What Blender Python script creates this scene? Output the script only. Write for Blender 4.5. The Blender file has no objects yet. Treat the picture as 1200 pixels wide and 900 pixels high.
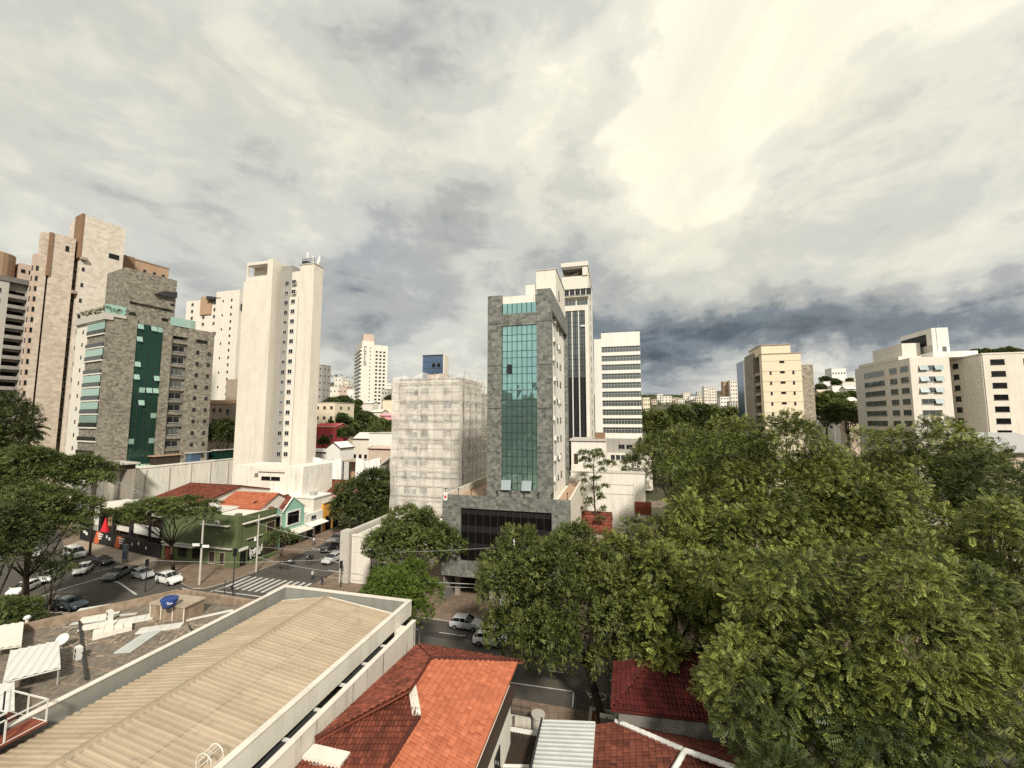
import bpy, bmesh, math, random
import numpy as np
from mathutils import Vector, Matrix

# ------------------------------------------------------------------ camera, sky, sun, exposure
SC = bpy.context.scene
COL = SC.collection
FPX = 475.0; TH = math.atan(42.0/475.0); CAMZ = 26.0
ST, CT = math.sin(TH), math.cos(TH)
cam_d = bpy.data.cameras.new('camera'); cam = bpy.data.objects.new('camera', cam_d); COL.objects.link(cam)
cam.location = (0, 0, CAMZ); cam.rotation_euler = (math.pi/2+TH, 0, 0)
cam_d.sensor_fit = 'HORIZONTAL'; cam_d.sensor_width = 36; cam_d.lens = 36*FPX/1200
cam_d.clip_start = 0.1; cam_d.clip_end = 20000
SC.camera = cam
SUN_DIR = Vector((0.22, -0.74, 0.62)).normalized()
EXPOSURE = 0.25
SC.view_settings.view_transform = 'Standard'; SC.view_settings.look = 'None'
SC.view_settings.exposure = EXPOSURE; SC.view_settings.gamma = 1; SC.view_settings.use_curve_mapping = False
SC.render.engine = 'CYCLES'
cy = SC.cycles
cy.max_bounces = 5; cy.diffuse_bounces = 3; cy.glossy_bounces = 3; cy.transparent_max_bounces = 8; cy.transmission_bounces = 2
cy.use_denoising = False; cy.caustics_reflective = False; cy.caustics_refractive = False
cy.use_adaptive_sampling = True; cy.adaptive_threshold = 0.01
sun_d = bpy.data.lights.new('sun', 'SUN'); sun = bpy.data.objects.new('sun', sun_d); COL.objects.link(sun)
sun_d.energy = 3.9; sun_d.angle = math.radians(6); sun_d.color = (1.0, 0.93, 0.81)
sun.rotation_euler = SUN_DIR.to_track_quat('Z', 'Y').to_euler(); sun.location = (60, -40, 120)

def dirpix(u, v):
    a = (450-v)/FPX; b = (u-600)/FPX
    return Vector((b, CT-a*ST, ST+a*CT))
def S2L(c):
    c = c/255.0
    return c/12.92 if c <= 0.04045 else ((c+0.055)/1.055)**2.4
def rgb(r, g, b): return (S2L(r), S2L(g), S2L(b), 1)

W = bpy.data.worlds.new('World'); SC.world = W; W.use_nodes = True
wn, wl = W.node_tree.nodes, W.node_tree.links; wn.clear()
def WN(t, **k):
    n = wn.new(t)
    for kk, vv in k.items(): setattr(n, kk, vv)
    return n
def wmath(op, a, b=None, c=None, clamp=False):
    n = WN('ShaderNodeMath', operation=op, use_clamp=clamp)
    for i, x in enumerate((a, b, c)):
        if x is None: continue
        if isinstance(x, (int, float)): n.inputs[i].default_value = x
        else: wl.new(x, n.inputs[i])
    return n.outputs[0]
def build_sky():
    tc = WN('ShaderNodeTexCoord').outputs['Generated']
    nrm = WN('ShaderNodeVectorMath', operation='NORMALIZE'); wl.new(tc, nrm.inputs[0]); N = nrm.outputs[0]
    sep = WN('ShaderNodeSeparateXYZ'); wl.new(N, sep.inputs[0])
    x, y, z = sep.outputs
    zc = wmath('MAXIMUM', z, 0.0)
    den = wmath('ADD', zc, 0.16)
    px, py = wmath('DIVIDE', x, den), wmath('DIVIDE', y, den)
    cmb = WN('ShaderNodeCombineXYZ'); wl.new(px, cmb.inputs[0]); wl.new(py, cmb.inputs[1]); plane = cmb.outputs[0]
    def noise(vec, scale, detail, rough, dist, off=(0, 0, 0), sc=(1, 1, 1), rot=0):
        mp = WN('ShaderNodeMapping'); mp.inputs['Location'].default_value = off; mp.inputs['Scale'].default_value = sc
        mp.inputs['Rotation'].default_value = (0, 0, rot)
        wl.new(vec, mp.inputs[0])
        n = WN('ShaderNodeTexNoise'); n.inputs['Scale'].default_value = scale; n.inputs['Detail'].default_value = detail
        n.inputs['Roughness'].default_value = rough; n.inputs['Distortion'].default_value = dist
        wl.new(mp.outputs[0], n.inputs['Vector']); return n.outputs['Fac']
    n1 = noise(plane, 0.9, 7, 0.52, 0.7, (3.1, 1.7, 0), (1, 0.75, 1), 0.5)
    n2 = noise(N, 4.2, 9, 0.6, 0.55, (0.3, 5.2, 1.0), (1, 1, 1.5))
    n3 = noise(plane, 2.6, 6, 0.58, 0.9, (7.7, 2.1, 0), (1, 0.8, 1), 0.9)
    nw = noise(N, 2.6, 4, 0.5, 0.3, (4.3, 1.2, 9.0), (1, 1, 1.4))
    n5 = noise(N, 9.0, 6, 0.62, 0.8, (1.3, 2.2, 3.0), (0.8, 0.8, 1.7))
    # warp the directions before the large light and dark masses are placed so that their edges are ragged
    wv = WN('ShaderNodeTexNoise'); wv.inputs['Scale'].default_value = 3.3; wv.inputs['Detail'].default_value = 6; wv.inputs['Roughness'].default_value = 0.6
    wl.new(N, wv.inputs['Vector'])
    sub = WN('ShaderNodeVectorMath', operation='SUBTRACT'); wl.new(wv.outputs['Color'], sub.inputs[0]); sub.inputs[1].default_value = (0.5, 0.5, 0.5)
    mad = WN('ShaderNodeVectorMath', operation='MULTIPLY_ADD'); wl.new(sub.outputs[0], mad.inputs[0]); mad.inputs[1].default_value = (0.55, 0.3, 0.42); wl.new(N, mad.inputs[2])
    wn2 = WN('ShaderNodeVectorMath', operation='NORMALIZE'); wl.new(mad.outputs[0], wn2.inputs[0]); NW = wn2.outputs[0]
    total = None
    def lobe(u, v, width, amt, sx=1.0, rot=0.0):
        """soft mass round the direction seen at (u, v); sx stretches it sideways, rot tilts it"""
        nonlocal total
        d = dirpix(u, v).normalized()
        r = d.cross(Vector((0, 0, 1))).normalized(); up = r.cross(d)
        r2 = r*math.cos(rot)+up*math.sin(rot); u2 = up*math.cos(rot)-r*math.sin(rot)
        outs = []
        for ax, wd in ((r2, width*sx), (u2, width), (d, None)):
            dp = WN('ShaderNodeVectorMath', operation='DOT_PRODUCT'); wl.new(NW, dp.inputs[0]); dp.inputs[1].default_value = ax
            if wd is None: outs.append(wmath('GREATER_THAN', dp.outputs['Value'], 0.0))
            else:
                q = wmath('DIVIDE', dp.outputs['Value'], wd); outs.append(wmath('MULTIPLY', q, q))
        e = wmath('POWER', 2.718, wmath('MULTIPLY', wmath('ADD', outs[0], outs[1]), -1.0))
        e = wmath('MULTIPLY', wmath('MULTIPLY', e, outs[2]), amt)
        total = e if total is None else wmath('ADD', total, e)
    for L in SKY_LOBES: lobe(*L)
    v = wmath('MULTIPLY_ADD', wmath('SUBTRACT', n1, 0.5), 0.64, SKY_BASE)
    v = wmath('MULTIPLY_ADD', wmath('SUBTRACT', n2, 0.5), 0.60, v)
    v = wmath('MULTIPLY_ADD', wmath('SUBTRACT', n3, 0.5), 0.44, v)
    v = wmath('MULTIPLY_ADD', wmath('SUBTRACT', n5, 0.5), 0.36, v)
    v = wmath('ADD', v, total)
    rp = WN('ShaderNodeValToRGB'); wl.new(v, rp.inputs[0]); cr = rp.color_ramp; cr.interpolation = 'EASE'
    stops = [(0.0, rgb(88, 97, 106)), (0.22, rgb(124, 132, 138)), (0.45, rgb(177, 179, 177)), (0.63, rgb(210, 209, 200)), (0.8, rgb(232, 229, 213)), (0.97, rgb(255, 249, 227))]
    while len(cr.elements) < len(stops): cr.elements.new(0.5)
    for e, (p, c) in zip(cr.elements, stops): e.position = p; e.color = c
    # slow hue drift between greenish, neutral and lilac greys
    hue = WN('ShaderNodeValToRGB'); wl.new(nw, hue.inputs[0])
    for e, (p, c) in zip(hue.color_ramp.elements, [(0.38, (0.985, 0.995, 1.01, 1)), (0.62, (1.0, 1.0, 0.975, 1))]): e.position = p; e.color = c
    mul = WN('ShaderNodeMix', data_type='RGBA', blend_type='MULTIPLY'); mul.inputs[0].default_value = 1
    wl.new(rp.outputs[0], mul.inputs[6]); wl.new(hue.outputs[0], mul.inputs[7])
    # below the horizon the clouds end in dull grey air
    bg1 = WN('ShaderNodeBackground'); wl.new(mul.outputs[2], bg1.inputs[0]); bg1.inputs[1].default_value = 0.90
    sky = WN('ShaderNodeTexSky', sky_type='NISHITA'); sky.sun_disc = False
    sky.sun_elevation = math.asin(SUN_DIR.z); sky.sun_rotation = math.atan2(SUN_DIR.x, SUN_DIR.y)
    bg2 = WN('ShaderNodeBackground'); wl.new(sky.outputs[0], bg2.inputs[0]); bg2.inputs[1].default_value = 0.08
    thin = WN('ShaderNodeMapRange'); wl.new(n3, thin.inputs[0]); thin.inputs[1].default_value = 0.45; thin.inputs[2].default_value = 0.75
    thin.inputs[3].default_value = 0.0; thin.inputs[4].default_value = 0.16
    mx = WN('ShaderNodeMixShader'); wl.new(thin.outputs[0], mx.inputs[0]); wl.new(bg1.outputs[0], mx.inputs[1]); wl.new(bg2.outputs[0], mx.inputs[2])
    out = WN('ShaderNodeOutputWorld'); wl.new(mx.outputs[0], out.inputs[0])
SKY_BASE = 0.625
# u, v, width, amount, sideways stretch, tilt
SKY_LOBES = [(880, 80, 0.34, 0.33, 1.2, 0.0), (800, 180, 0.18, 0.12, 1.3, 0.9), (840, 300, 0.10, -0.13, 1.6, 0.3), (600, 240, 0.10, -0.05, 1.5, 0.9), (700, 160, 0.22, -0.02, 1.5, 0.2), (520, 130, 0.13, 0.12, 2.0, 0.1), (690, 40, 0.2, 0.03, 1, 0), (610, 30, 0.09, -0.12, 1.5, 0.8), (655, 200, 0.06, -0.14, 1.2, 1.2),
  (300, 180, 0.22, 0.07, 1.6, -0.5), (80, 120, 0.3, 0.03, 1.5, 0), (200, 40, 0.13, -0.07, 2.2, -0.5), (380, 265, 0.06, 0.16, 1.8, -0.4),
  (430, 345, 0.17, -0.26, 1.3, 0.0), (560, 265, 0.12, -0.12, 1.2, -0.6), (120, 230, 0.13, -0.05, 2.5, 0), (60, 280, 0.08, 0.10, 1.5, 0),
  (690, 330, 0.12, -0.22, 1.2, 0.9), (775, 425, 0.13, -0.42, 1.6, 0.0), (900, 410, 0.07, -0.28, 2.6, 0.1), (1040, 372, 0.06, -0.30, 3.2, 0.05), (1180, 380, 0.06, -0.20, 2.0, 0),
  (975, 225, 0.12, -0.15, 1.9, 0.75), (1100, 270, 0.09, -0.12, 2.2, 0.3), (1090, 80, 0.2, 0.0, 1, 0), (740, 92, 0.05, -0.22, 2.6, 0.55), (1150, 130, 0.2, 0.03, 1.3, 0.6),
  (470, 60, 0.10, -0.15, 1.4, 0.9), (230, 70, 0.12, -0.08, 2.0, -0.6), (970, 440, 0.05, 0.22, 2.0, 0), (900, 300, 0.08, 0.10, 2.4, 0.2), (1180, 310, 0.08, 0.16, 1.5, 0.2), (800, 455, 0.025, 0.15, 4, 0)]
build_sky()

# ------------------------------------------------------------------ projection helpers (photo pixels to points in the place)
def G(u, v, z=0.0):
    d = dirpix(u, v); t = (z-CAMZ)/d.z
    return Vector((d.x*t, d.y*t, z))
def HP(u, Y):                      # ground-plan point seen at column u on the horizon, at depth Y
    return Vector(((u-600)/FPX*CT*Y, Y, 0))
def ZV(v, Y):                      # height seen at row v at depth Y
    d = dirpix(600, v); return CAMZ+d.z/d.y*Y
AG = math.radians(14.36)           # heading of the street grid
AL = math.radians(25.7)            # heading of the left block
E1 = Vector((math.sin(AG), math.cos(AG), 0)); E2 = Vector((math.cos(AG), -math.sin(AG), 0))
def GR(s, t, z=0.0): return E2*s+E1*t+Vector((0, 0, z))
_TY = [0, 108, 132, 180, 250, 380, 600, 1000, 1600, 2600, 6000]
_TZ = [0, 0, 4, 10, 17, 31, 50, 84, 112, 120, 120]
def T(x, y):
    z = float(np.interp(y, _TY, _TZ))
    if y < -160: z += min(62.0, (-160-y)*0.3)  # unseen hill behind the camera, added to darken the tower glass reflections
    z += 66*math.exp(-((x-600)**2+(y-430)**2)/(190**2))
    z += 118*math.exp(-(((x+720)/460)**2+((y-1900)/420)**2))
    return z

# ------------------------------------------------------------------ materials
MATS = {}
def nodes_of(m): return m.node_tree.nodes, m.node_tree.links
def mat(name, color, rough=0.8, kind='plain', c2=None, scale=1.0, bump=0.0, metal=0.0, spec=0.3, amt=0.5, stain=0.0):
    if name in MATS: return MATS[name]
    m = bpy.data.materials.new(name); m.use_nodes = True; MATS[name] = m
    n, l = nodes_of(m); bs = n['Principled BSDF']
    bs.inputs['Roughness'].default_value = rough; bs.inputs['Metallic'].default_value = metal
    bs.inputs['Specular IOR Level'].default_value = spec
    col = (*color[:3], 1); c2 = (*(c2 or tuple(c*0.7 for c in color[:3]))[:3], 1)
    tc = n.new('ShaderNodeTexCoord'); O = tc.outputs['Object']
    def mapping(sc=(1, 1, 1)):
        mp = n.new('ShaderNodeMapping'); mp.inputs['Scale'].default_value = sc; l.new(O, mp.inputs[0]); return mp.outputs[0]
    def noise(vec, s, d=5, r=0.6):
        q = n.new('ShaderNodeTexNoise'); q.inputs['Scale'].default_value = s; q.inputs['Detail'].default_value = d; q.inputs['Roughness'].default_value = r
        l.new(vec, q.inputs['Vector']); return q.outputs['Fac']
    def ramp(f, a, b):
        q = n.new('ShaderNodeMapRange'); q.inputs[1].default_value = a; q.inputs[2].default_value = b; l.new(f, q.inputs[0]); return q.outputs[0]
    def mix(f, a, b, mode='MIX'):
        q = n.new('ShaderNodeMix'); q.data_type = 'RGBA'; q.blend_type = mode
        if isinstance(f, float): q.inputs[0].default_value = f
        else: l.new(f, q.inputs[0])
        for i, x in ((6, a), (7, b)):
            if isinstance(x, tuple): q.inputs[i].default_value = x
            else: l.new(x, q.inputs[i])
        return q.outputs[2]
    def mul(f, k):
        q = n.new('ShaderNodeMath'); q.operation = 'MULTIPLY'; l.new(f, q.inputs[0]); q.inputs[1].default_value = k; return q.outputs[0]
    def wallvec():
        sp = n.new('ShaderNodeSeparateXYZ'); l.new(O, sp.inputs[0])
        ad = n.new('ShaderNodeMath'); ad.operation = 'ADD'; l.new(sp.outputs[0], ad.inputs[0]); l.new(sp.outputs[1], ad.inputs[1])
        cb = n.new('ShaderNodeCombineXYZ'); l.new(ad.outputs[0], cb.inputs[0]); l.new(sp.outputs[2], cb.inputs[1]); return cb.outputs[0]
    hgt = None
    if kind == 'plain':
        f = ramp(noise(O, 1.3*scale), 0.35, 0.75); base = mix(mul(f, amt), col, c2); hgt = noise(O, 14*scale)
    elif kind == 'plaster':
        f = ramp(noise(mapping((1.1*scale, 1.1*scale, 0.07*scale)), 1.0, 6, 0.65), 0.48, 0.8)
        g = ramp(noise(O, 0.35*scale, 4), 0.35, 0.7)
        base = mix(mul(g, 0.35*amt), col, c2); base = mix(mul(f, 0.9*amt), base, c2); hgt = noise(O, 9*scale)
    elif kind == 'stone':          # sawn stone slabs, each a slightly different grey
        br = n.new('ShaderNodeTexBrick'); l.new(wallvec(), br.inputs['Vector'])
        br.inputs['Color1'].default_value = (0, 0, 0, 1); br.inputs['Color2'].default_value = (1, 1, 1, 1); br.inputs['Mortar'].default_value = (0.15, 0.15, 0.15, 1)
        br.inputs['Scale'].default_value = 1.0; br.inputs['Brick Width'].default_value = 0.9/scale; br.inputs['Row Height'].default_value = 0.62/scale
        br.inputs['Mortar Size'].default_value = 0.012; br.inputs['Bias'].default_value = 0.0
        v = n.new('ShaderNodeTexVoronoi'); v.inputs['Scale'].default_value = 1.1*scale; l.new(O, v.inputs['Vector'])
        sv = n.new('ShaderNodeSeparateColor'); l.new(v.outputs['Color'], sv.inputs[0])
        f = n.new('ShaderNodeMath'); f.operation = 'ADD'; l.new(mul(br.outputs['Color'], 0.20), f.inputs[0]); l.new(mul(sv.outputs[0], 0.08), f.inputs[1])
        f2 = n.new('ShaderNodeMath'); f2.operation = 'ADD'; l.new(f.outputs[0], f2.inputs[0]); l.new(mul(noise(O, 1.5*scale, 10, 0.78), 0.95), f2.inputs[1])
        base = mix(ramp(f2.outputs[0], 0.40, 0.82), c2, col); hgt = f2.outputs[0]
    elif kind == 'tint':           # one tint per tile, stored on the faces
        at = n.new('ShaderNodeAttribute'); at.attribute_name = 'tint'
        base = mix(at.outputs['Fac'], c2, col)
        f = ramp(noise(O, 0.8*scale, 5), 0.42, 0.75); base = mix(mul(f, amt), base, tuple(c*0.45 for c in c2[:3])+(1,)); hgt = noise(O, 20)
    elif kind == 'brushed':
        f = ramp(noise(mapping((0.5, 0.5, 6)), 1.0), 0.3, 0.7); base = mix(mul(f, amt), col, c2)
    elif kind == 'asphalt':
        a = ramp(noise(O, 0.09, 6, 0.65), 0.35, 0.7); b = noise(O, 30, 3, 0.7); c = ramp(noise(mapping((0.12, 1.6, 1)), 0.7, 5), 0.45, 0.75)
        base = mix(mul(a, 0.8), col, c2); base = mix(mul(c, 0.35), base, tuple(x*0.6 for x in col[:3])+(1,)); base = mix(mul(b, 0.3), base, tuple(x*1.5 for x in col[:3])+(1,)); hgt = b
    elif kind == 'paving':
        br = n.new('ShaderNodeTexBrick'); l.new(O, br.inputs['Vector']); br.inputs['Scale'].default_value = 1
        br.inputs['Brick Width'].default_value = 0.8; br.inputs['Row Height'].default_value = 0.8; br.offset = 0; br.inputs['Mortar Size'].default_value = 0.02
        br.inputs['Color1'].default_value = col; br.inputs['Color2'].default_value = c2; br.inputs['Mortar'].default_value = tuple(x*0.5 for x in c2[:3])+(1,)
        f = ramp(noise(O, 0.25, 6), 0.4, 0.75); base = mix(mul(f, amt), br.outputs['Color'], tuple(x*0.55 for x in c2[:3])+(1,)); hgt = noise(O, 12)
    elif kind == 'land':
        f = ramp(noise(O, 0.02, 8, 0.65), 0.40, 0.62); base = mix(f, col, c2); f2 = ramp(noise(O, 0.09, 6, 0.7), 0.55, 0.62); base = mix(mul(f2, amt), base, (0.30, 0.24, 0.19, 1)); hgt = noise(O, 0.3)
    if stain > 0:                  # dark rain streaks of their own shape
        f = ramp(noise(mapping((1.7, 1.7, 0.12)), 1.0, 7, 0.7), 0.56, 0.66); base = mix(mul(f, stain), base, (0.06, 0.055, 0.05, 1))
    l.new(base, bs.inputs['Base Color'])
    if bump > 0 and hgt is not None:
        b = n.new('ShaderNodeBump'); b.inputs['Strength'].default_value = bump; b.inputs['Distance'].default_value = 0.05
        l.new(hgt, b.inputs['Height']); l.new(b.outputs[0], bs.inputs['Normal'])
    return m
def glass_mat(name, color, rough=0.06, metal=0.75):
    if name in MATS: return MATS[name]
    m = bpy.data.materials.new(name); m.use_nodes = True; MATS[name] = m
    n, l = nodes_of(m); bs = n['Principled BSDF']
    bs.inputs['Base Color'].default_value = (*color, 1); bs.inputs['Metallic'].default_value = metal; bs.inputs['Roughness'].default_value = rough
    tc = n.new('ShaderNodeTexCoord'); q = n.new('ShaderNodeTexNoise'); q.inputs['Scale'].default_value = 0.45; q.inputs['Detail'].default_value = 2
    l.new(tc.outputs['Object'], q.inputs['Vector'])
    b = n.new('ShaderNodeBump'); b.inputs['Strength'].default_value = 0.07; b.inputs['Distance'].default_value = 0.3; l.new(q.outputs['Fac'], b.inputs['Height']); l.new(b.outputs[0], bs.inputs['Normal'])
    return m
def leaf_mat(name, dark, light, trans=0.3):
    m = bpy.data.materials.new(name); m.use_nodes = True; MATS[name] = m
    n, l = nodes_of(m); n.clear()
    at = n.new('ShaderNodeAttribute'); at.attribute_name = 'tint'
    mx = n.new('ShaderNodeMix'); mx.data_type = 'RGBA'; l.new(at.outputs['Fac'], mx.inputs[0]); mx.inputs[6].default_value = (*dark, 1); mx.inputs[7].default_value = (*light, 1)
    d = n.new('ShaderNodeBsdfPrincipled'); d.inputs['Roughness'].default_value = 0.5; d.inputs['Specular IOR Level'].default_value = 0.3; l.new(mx.outputs[2], d.inputs['Base Color'])
    t = n.new('ShaderNodeBsdfTranslucent'); l.new(mx.outputs[2], t.inputs[0])
    ms = n.new('ShaderNodeMixShader'); ms.inputs[0].default_value = trans; l.new(d.outputs[0], ms.inputs[1]); l.new(t.outputs[0], ms.inputs[2])
    o = n.new('ShaderNodeOutputMaterial'); l.new(ms.outputs[0], o.inputs[0])
    return m

mat('cream', (0.74, 0.69, 0.60), 0.85, 'plaster', (0.44, 0.37, 0.29), amt=0.5, bump=0.1)
mat('warm_white', (0.74, 0.70, 0.62), 0.85, 'plaster', (0.46, 0.41, 0.34), amt=0.45, bump=0.1)
mat('white_paint', (0.78, 0.76, 0.71), 0.7, 'plaster', (0.45, 0.41, 0.35), amt=0.45)
mat('stained_white', (0.80, 0.77, 0.70), 0.85, 'plaster', (0.48, 0.42, 0.34), amt=0.5, stain=0.5, bump=0.15)
mat('mould_white', (0.66, 0.62, 0.54), 0.9, 'plaster', (0.30, 0.27, 0.22), amt=0.6, stain=0.95, bump=0.15)
mat('clean_white', (0.80, 0.79, 0.75), 0.6, 'plain', (0.62, 0.6, 0.55), amt=0.4)
mat('grey_plaster', (0.36, 0.34, 0.31), 0.85, 'plaster', (0.2, 0.18, 0.16), amt=0.6)
mat('light_grey', (0.52, 0.49, 0.44), 0.85, 'plaster', (0.34, 0.31, 0.27), amt=0.5)
mat('taupe', (0.38, 0.31, 0.25), 0.85, 'plaster', (0.24, 0.19, 0.15), amt=0.5)
mat('brown_plaster', (0.26, 0.16, 0.10), 0.85, 'plaster', (0.13, 0.08, 0.05), amt=0.5)
mat('tan', (0.44, 0.30, 0.20), 0.85, 'plaster', (0.28, 0.18, 0.12), amt=0.5)
mat('pinkish', (0.56, 0.45, 0.37), 0.85, 'plaster', (0.36, 0.25, 0.19), amt=0.5)
mat('cream_stone', (0.70, 0.61, 0.51), 0.8, 'stone', (0.42, 0.34, 0.265), scale=0.75)
mat('pale_stone', (0.74, 0.68, 0.59), 0.8, 'stone', (0.52, 0.45, 0.37), scale=0.75)
mat('grey_stone', (0.36, 0.33, 0.27), 0.75, 'stone', (0.085, 0.076, 0.06), scale=1.25, bump=0.25)
mat('green_stone', (0.27, 0.27, 0.24), 0.5, 'stone', (0.05, 0.06, 0.05), scale=1.5, bump=0.15, spec=0.5)
mat('rough_stone', (0.45, 0.40, 0.32), 0.85, 'stone', (0.14, 0.12, 0.09), scale=1.6, bump=0.2)
mat('yellow_cream', (0.76, 0.67, 0.50), 0.85, 'plaster', (0.55, 0.45, 0.31), amt=0.4)
mat('concrete', (0.33, 0.30, 0.255), 0.9, 'plaster', (0.17, 0.15, 0.12), amt=0.6, bump=0.2)
mat('dark_concrete', (0.20, 0.19, 0.17), 0.9, 'plaster', (0.1, 0.09, 0.08), amt=0.6)
mat('weathered_roof', (0.24, 0.205, 0.165), 0.95, 'plain', (0.085, 0.07, 0.055), amt=0.95, bump=0.5, scale=1.6, stain=0.0)
mat('parapet_brown', (0.34, 0.26, 0.19), 0.95, 'plain', (0.13, 0.09, 0.06), amt=0.9, bump=0.3)
mat('black_paint', (0.015, 0.015, 0.017), 0.5); mat('dark_metal', (0.04, 0.04, 0.042), 0.5)
mat('dark_room', (0.012, 0.012, 0.013), 0.6); mat('dark_brown', (0.045, 0.03, 0.022), 0.6)
mat('white_metal', (0.68, 0.67, 0.63), 0.4, 'plain', (0.55, 0.53, 0.48), amt=0.3); mat('grey_metal', (0.42, 0.42, 0.41), 0.4, 'brushed', (0.3, 0.3, 0.29))
mat('sheet_cream', (0.46, 0.375, 0.27), 0.55, 'tint', (0.36, 0.285, 0.195), amt=0.3, scale=0.5, spec=0.4, stain=0.22)
mat('sheet_pale', (0.54, 0.56, 0.53), 0.5, 'plain', (0.34, 0.34, 0.31), amt=0.5, scale=0.6)
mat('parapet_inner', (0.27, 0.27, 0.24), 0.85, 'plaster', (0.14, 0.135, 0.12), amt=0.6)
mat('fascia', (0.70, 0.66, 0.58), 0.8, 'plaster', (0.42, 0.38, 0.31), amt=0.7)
mat('tile_new', (0.50, 0.165, 0.085), 0.75, 'tint', (0.33, 0.09, 0.042), amt=0.35)
mat('tile_old', (0.30, 0.085, 0.05), 0.85, 'tint', (0.085, 0.024, 0.016), amt=0.6)
mat('tile_dark', (0.20, 0.062, 0.036), 0.85, 'tint', (0.07, 0.018, 0.012), amt=0.5)
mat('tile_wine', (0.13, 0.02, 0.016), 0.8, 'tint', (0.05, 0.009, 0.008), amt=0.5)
mat('tile_brown', (0.13, 0.10, 0.085), 0.9, 'tint', (0.06, 0.045, 0.04), amt=0.5)
mat('green_wall', (0.115, 0.145, 0.065), 0.85, 'plaster', (0.06, 0.08, 0.035), amt=0.7)
mat('teal_wall', (0.30, 0.53, 0.41), 0.8, 'plaster', (0.2, 0.38, 0.3), amt=0.5)
mat('pink_wall', (0.72, 0.34, 0.36), 0.8, 'plaster', (0.5, 0.22, 0.24), amt=0.4)
mat('red_wall', (0.60, 0.09, 0.10), 0.8, 'plaster', (0.4, 0.05, 0.06), amt=0.4)
mat('orange_wall', (0.66, 0.32, 0.06), 0.8, 'plaster', (0.45, 0.2, 0.04), amt=0.4)
mat('brick_red', (0.30, 0.085, 0.05), 0.9, 'stone', (0.14, 0.035, 0.02), scale=2.5)
mat('red_cloth', (0.62, 0.02, 0.03), 0.7); mat('orange_paint', (0.62, 0.14, 0.05), 0.6); mat('blue_plastic', (0.018, 0.05, 0.20), 0.35, spec=0.5)
mat('trunk_bark', (0.075, 0.055, 0.04), 0.95, 'plain', (0.03, 0.022, 0.016), amt=0.8, bump=0.6, scale=3)
mat('pale_bark', (0.2, 0.16, 0.12), 0.95, 'plain', (0.09, 0.07, 0.05), amt=0.8, bump=0.4, scale=3)
mat('asphalt', (0.088, 0.080, 0.069), 0.85, 'asphalt', (0.056, 0.051, 0.045), bump=0.1)
mat('asphalt_patch', (0.055, 0.05, 0.046), 0.85, 'asphalt', (0.036, 0.033, 0.03), bump=0.1)
mat('land', (0.05, 0.055, 0.026), 1.0, 'land', (0.10, 0.082, 0.06), amt=0.6)
mat('pavement_brown', (0.255, 0.19, 0.14), 0.9, 'paving', (0.20, 0.145, 0.105), amt=0.6)
mat('pavement_pale', (0.44, 0.36, 0.275), 0.9, 'paving', (0.37, 0.3, 0.23), amt=0.5)
mat('kerb', (0.46, 0.42, 0.35), 0.9, 'plain', (0.25, 0.22, 0.18), amt=0.7)
mat('soil', (0.22, 0.09, 0.045), 1.0, 'plain', (0.11, 0.05, 0.03), amt=0.7, bump=0.5)
mat('line_white', (0.62, 0.60, 0.55), 0.8, 'plain', (0.2, 0.19, 0.17), amt=0.75, scale=2.5); mat('line_yellow', (0.5, 0.38, 0.13), 0.8, 'plain', (0.2, 0.15, 0.07), amt=0.7, scale=2)
mat('rubber', (0.015, 0.015, 0.015), 0.8); mat('rim', (0.45, 0.45, 0.45), 0.3, metal=0.8)
mat('lamp_red', (0.35, 0.01, 0.01), 0.25); mat('lamp_clear', (0.75, 0.75, 0.72), 0.15)
for nm, c in (('car_white', (0.80, 0.80, 0.78)), ('car_black', (0.012, 0.012, 0.014)), ('car_silver', (0.5, 0.51, 0.51)), ('car_grey', (0.2, 0.2, 0.2)), ('car_bluegrey', (0.12, 0.16, 0.2)), ('car_red', (0.35, 0.02, 0.02))):
    m = mat(nm, c, 0.25, spec=0.5, amt=0.05); m.node_tree.nodes['Principled BSDF'].inputs['Coat Weight'].default_value = 0.6
mat('skin', (0.35, 0.2, 0.13), 0.6); mat('shirt_white', (0.7, 0.68, 0.65), 0.9); mat('shirt_dark', (0.04, 0.04, 0.05), 0.9); mat('jeans', (0.05, 0.07, 0.12), 0.9); mat('hair', (0.012, 0.01, 0.008), 0.8)
glass_mat('glass_teal', (0.38, 0.66, 0.65), 0.03, 0.92); glass_mat('glass_green', (0.02, 0.07, 0.05), 0.05, 0.6); glass_mat('glass_pale_green', (0.42, 0.62, 0.53), 0.1, 0.6)
glass_mat('glass_dark', (0.03, 0.033, 0.036), 0.05, 0.5); glass_mat('glass_black', (0.012, 0.011, 0.011), 0.08, 0.4); glass_mat('glass_blue', (0.09, 0.13, 0.24), 0.12, 0.7)
glass_mat('glass_grey', (0.16, 0.18, 0.18), 0.06, 0.6); glass_mat('glass_car', (0.02, 0.022, 0.024), 0.05, 0.5); glass_mat('glass_pale', (0.55, 0.62, 0.62), 0.08, 0.7); glass_mat('glass_panel', (0.13, 0.20, 0.33), 0.15, 0.6)
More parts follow.
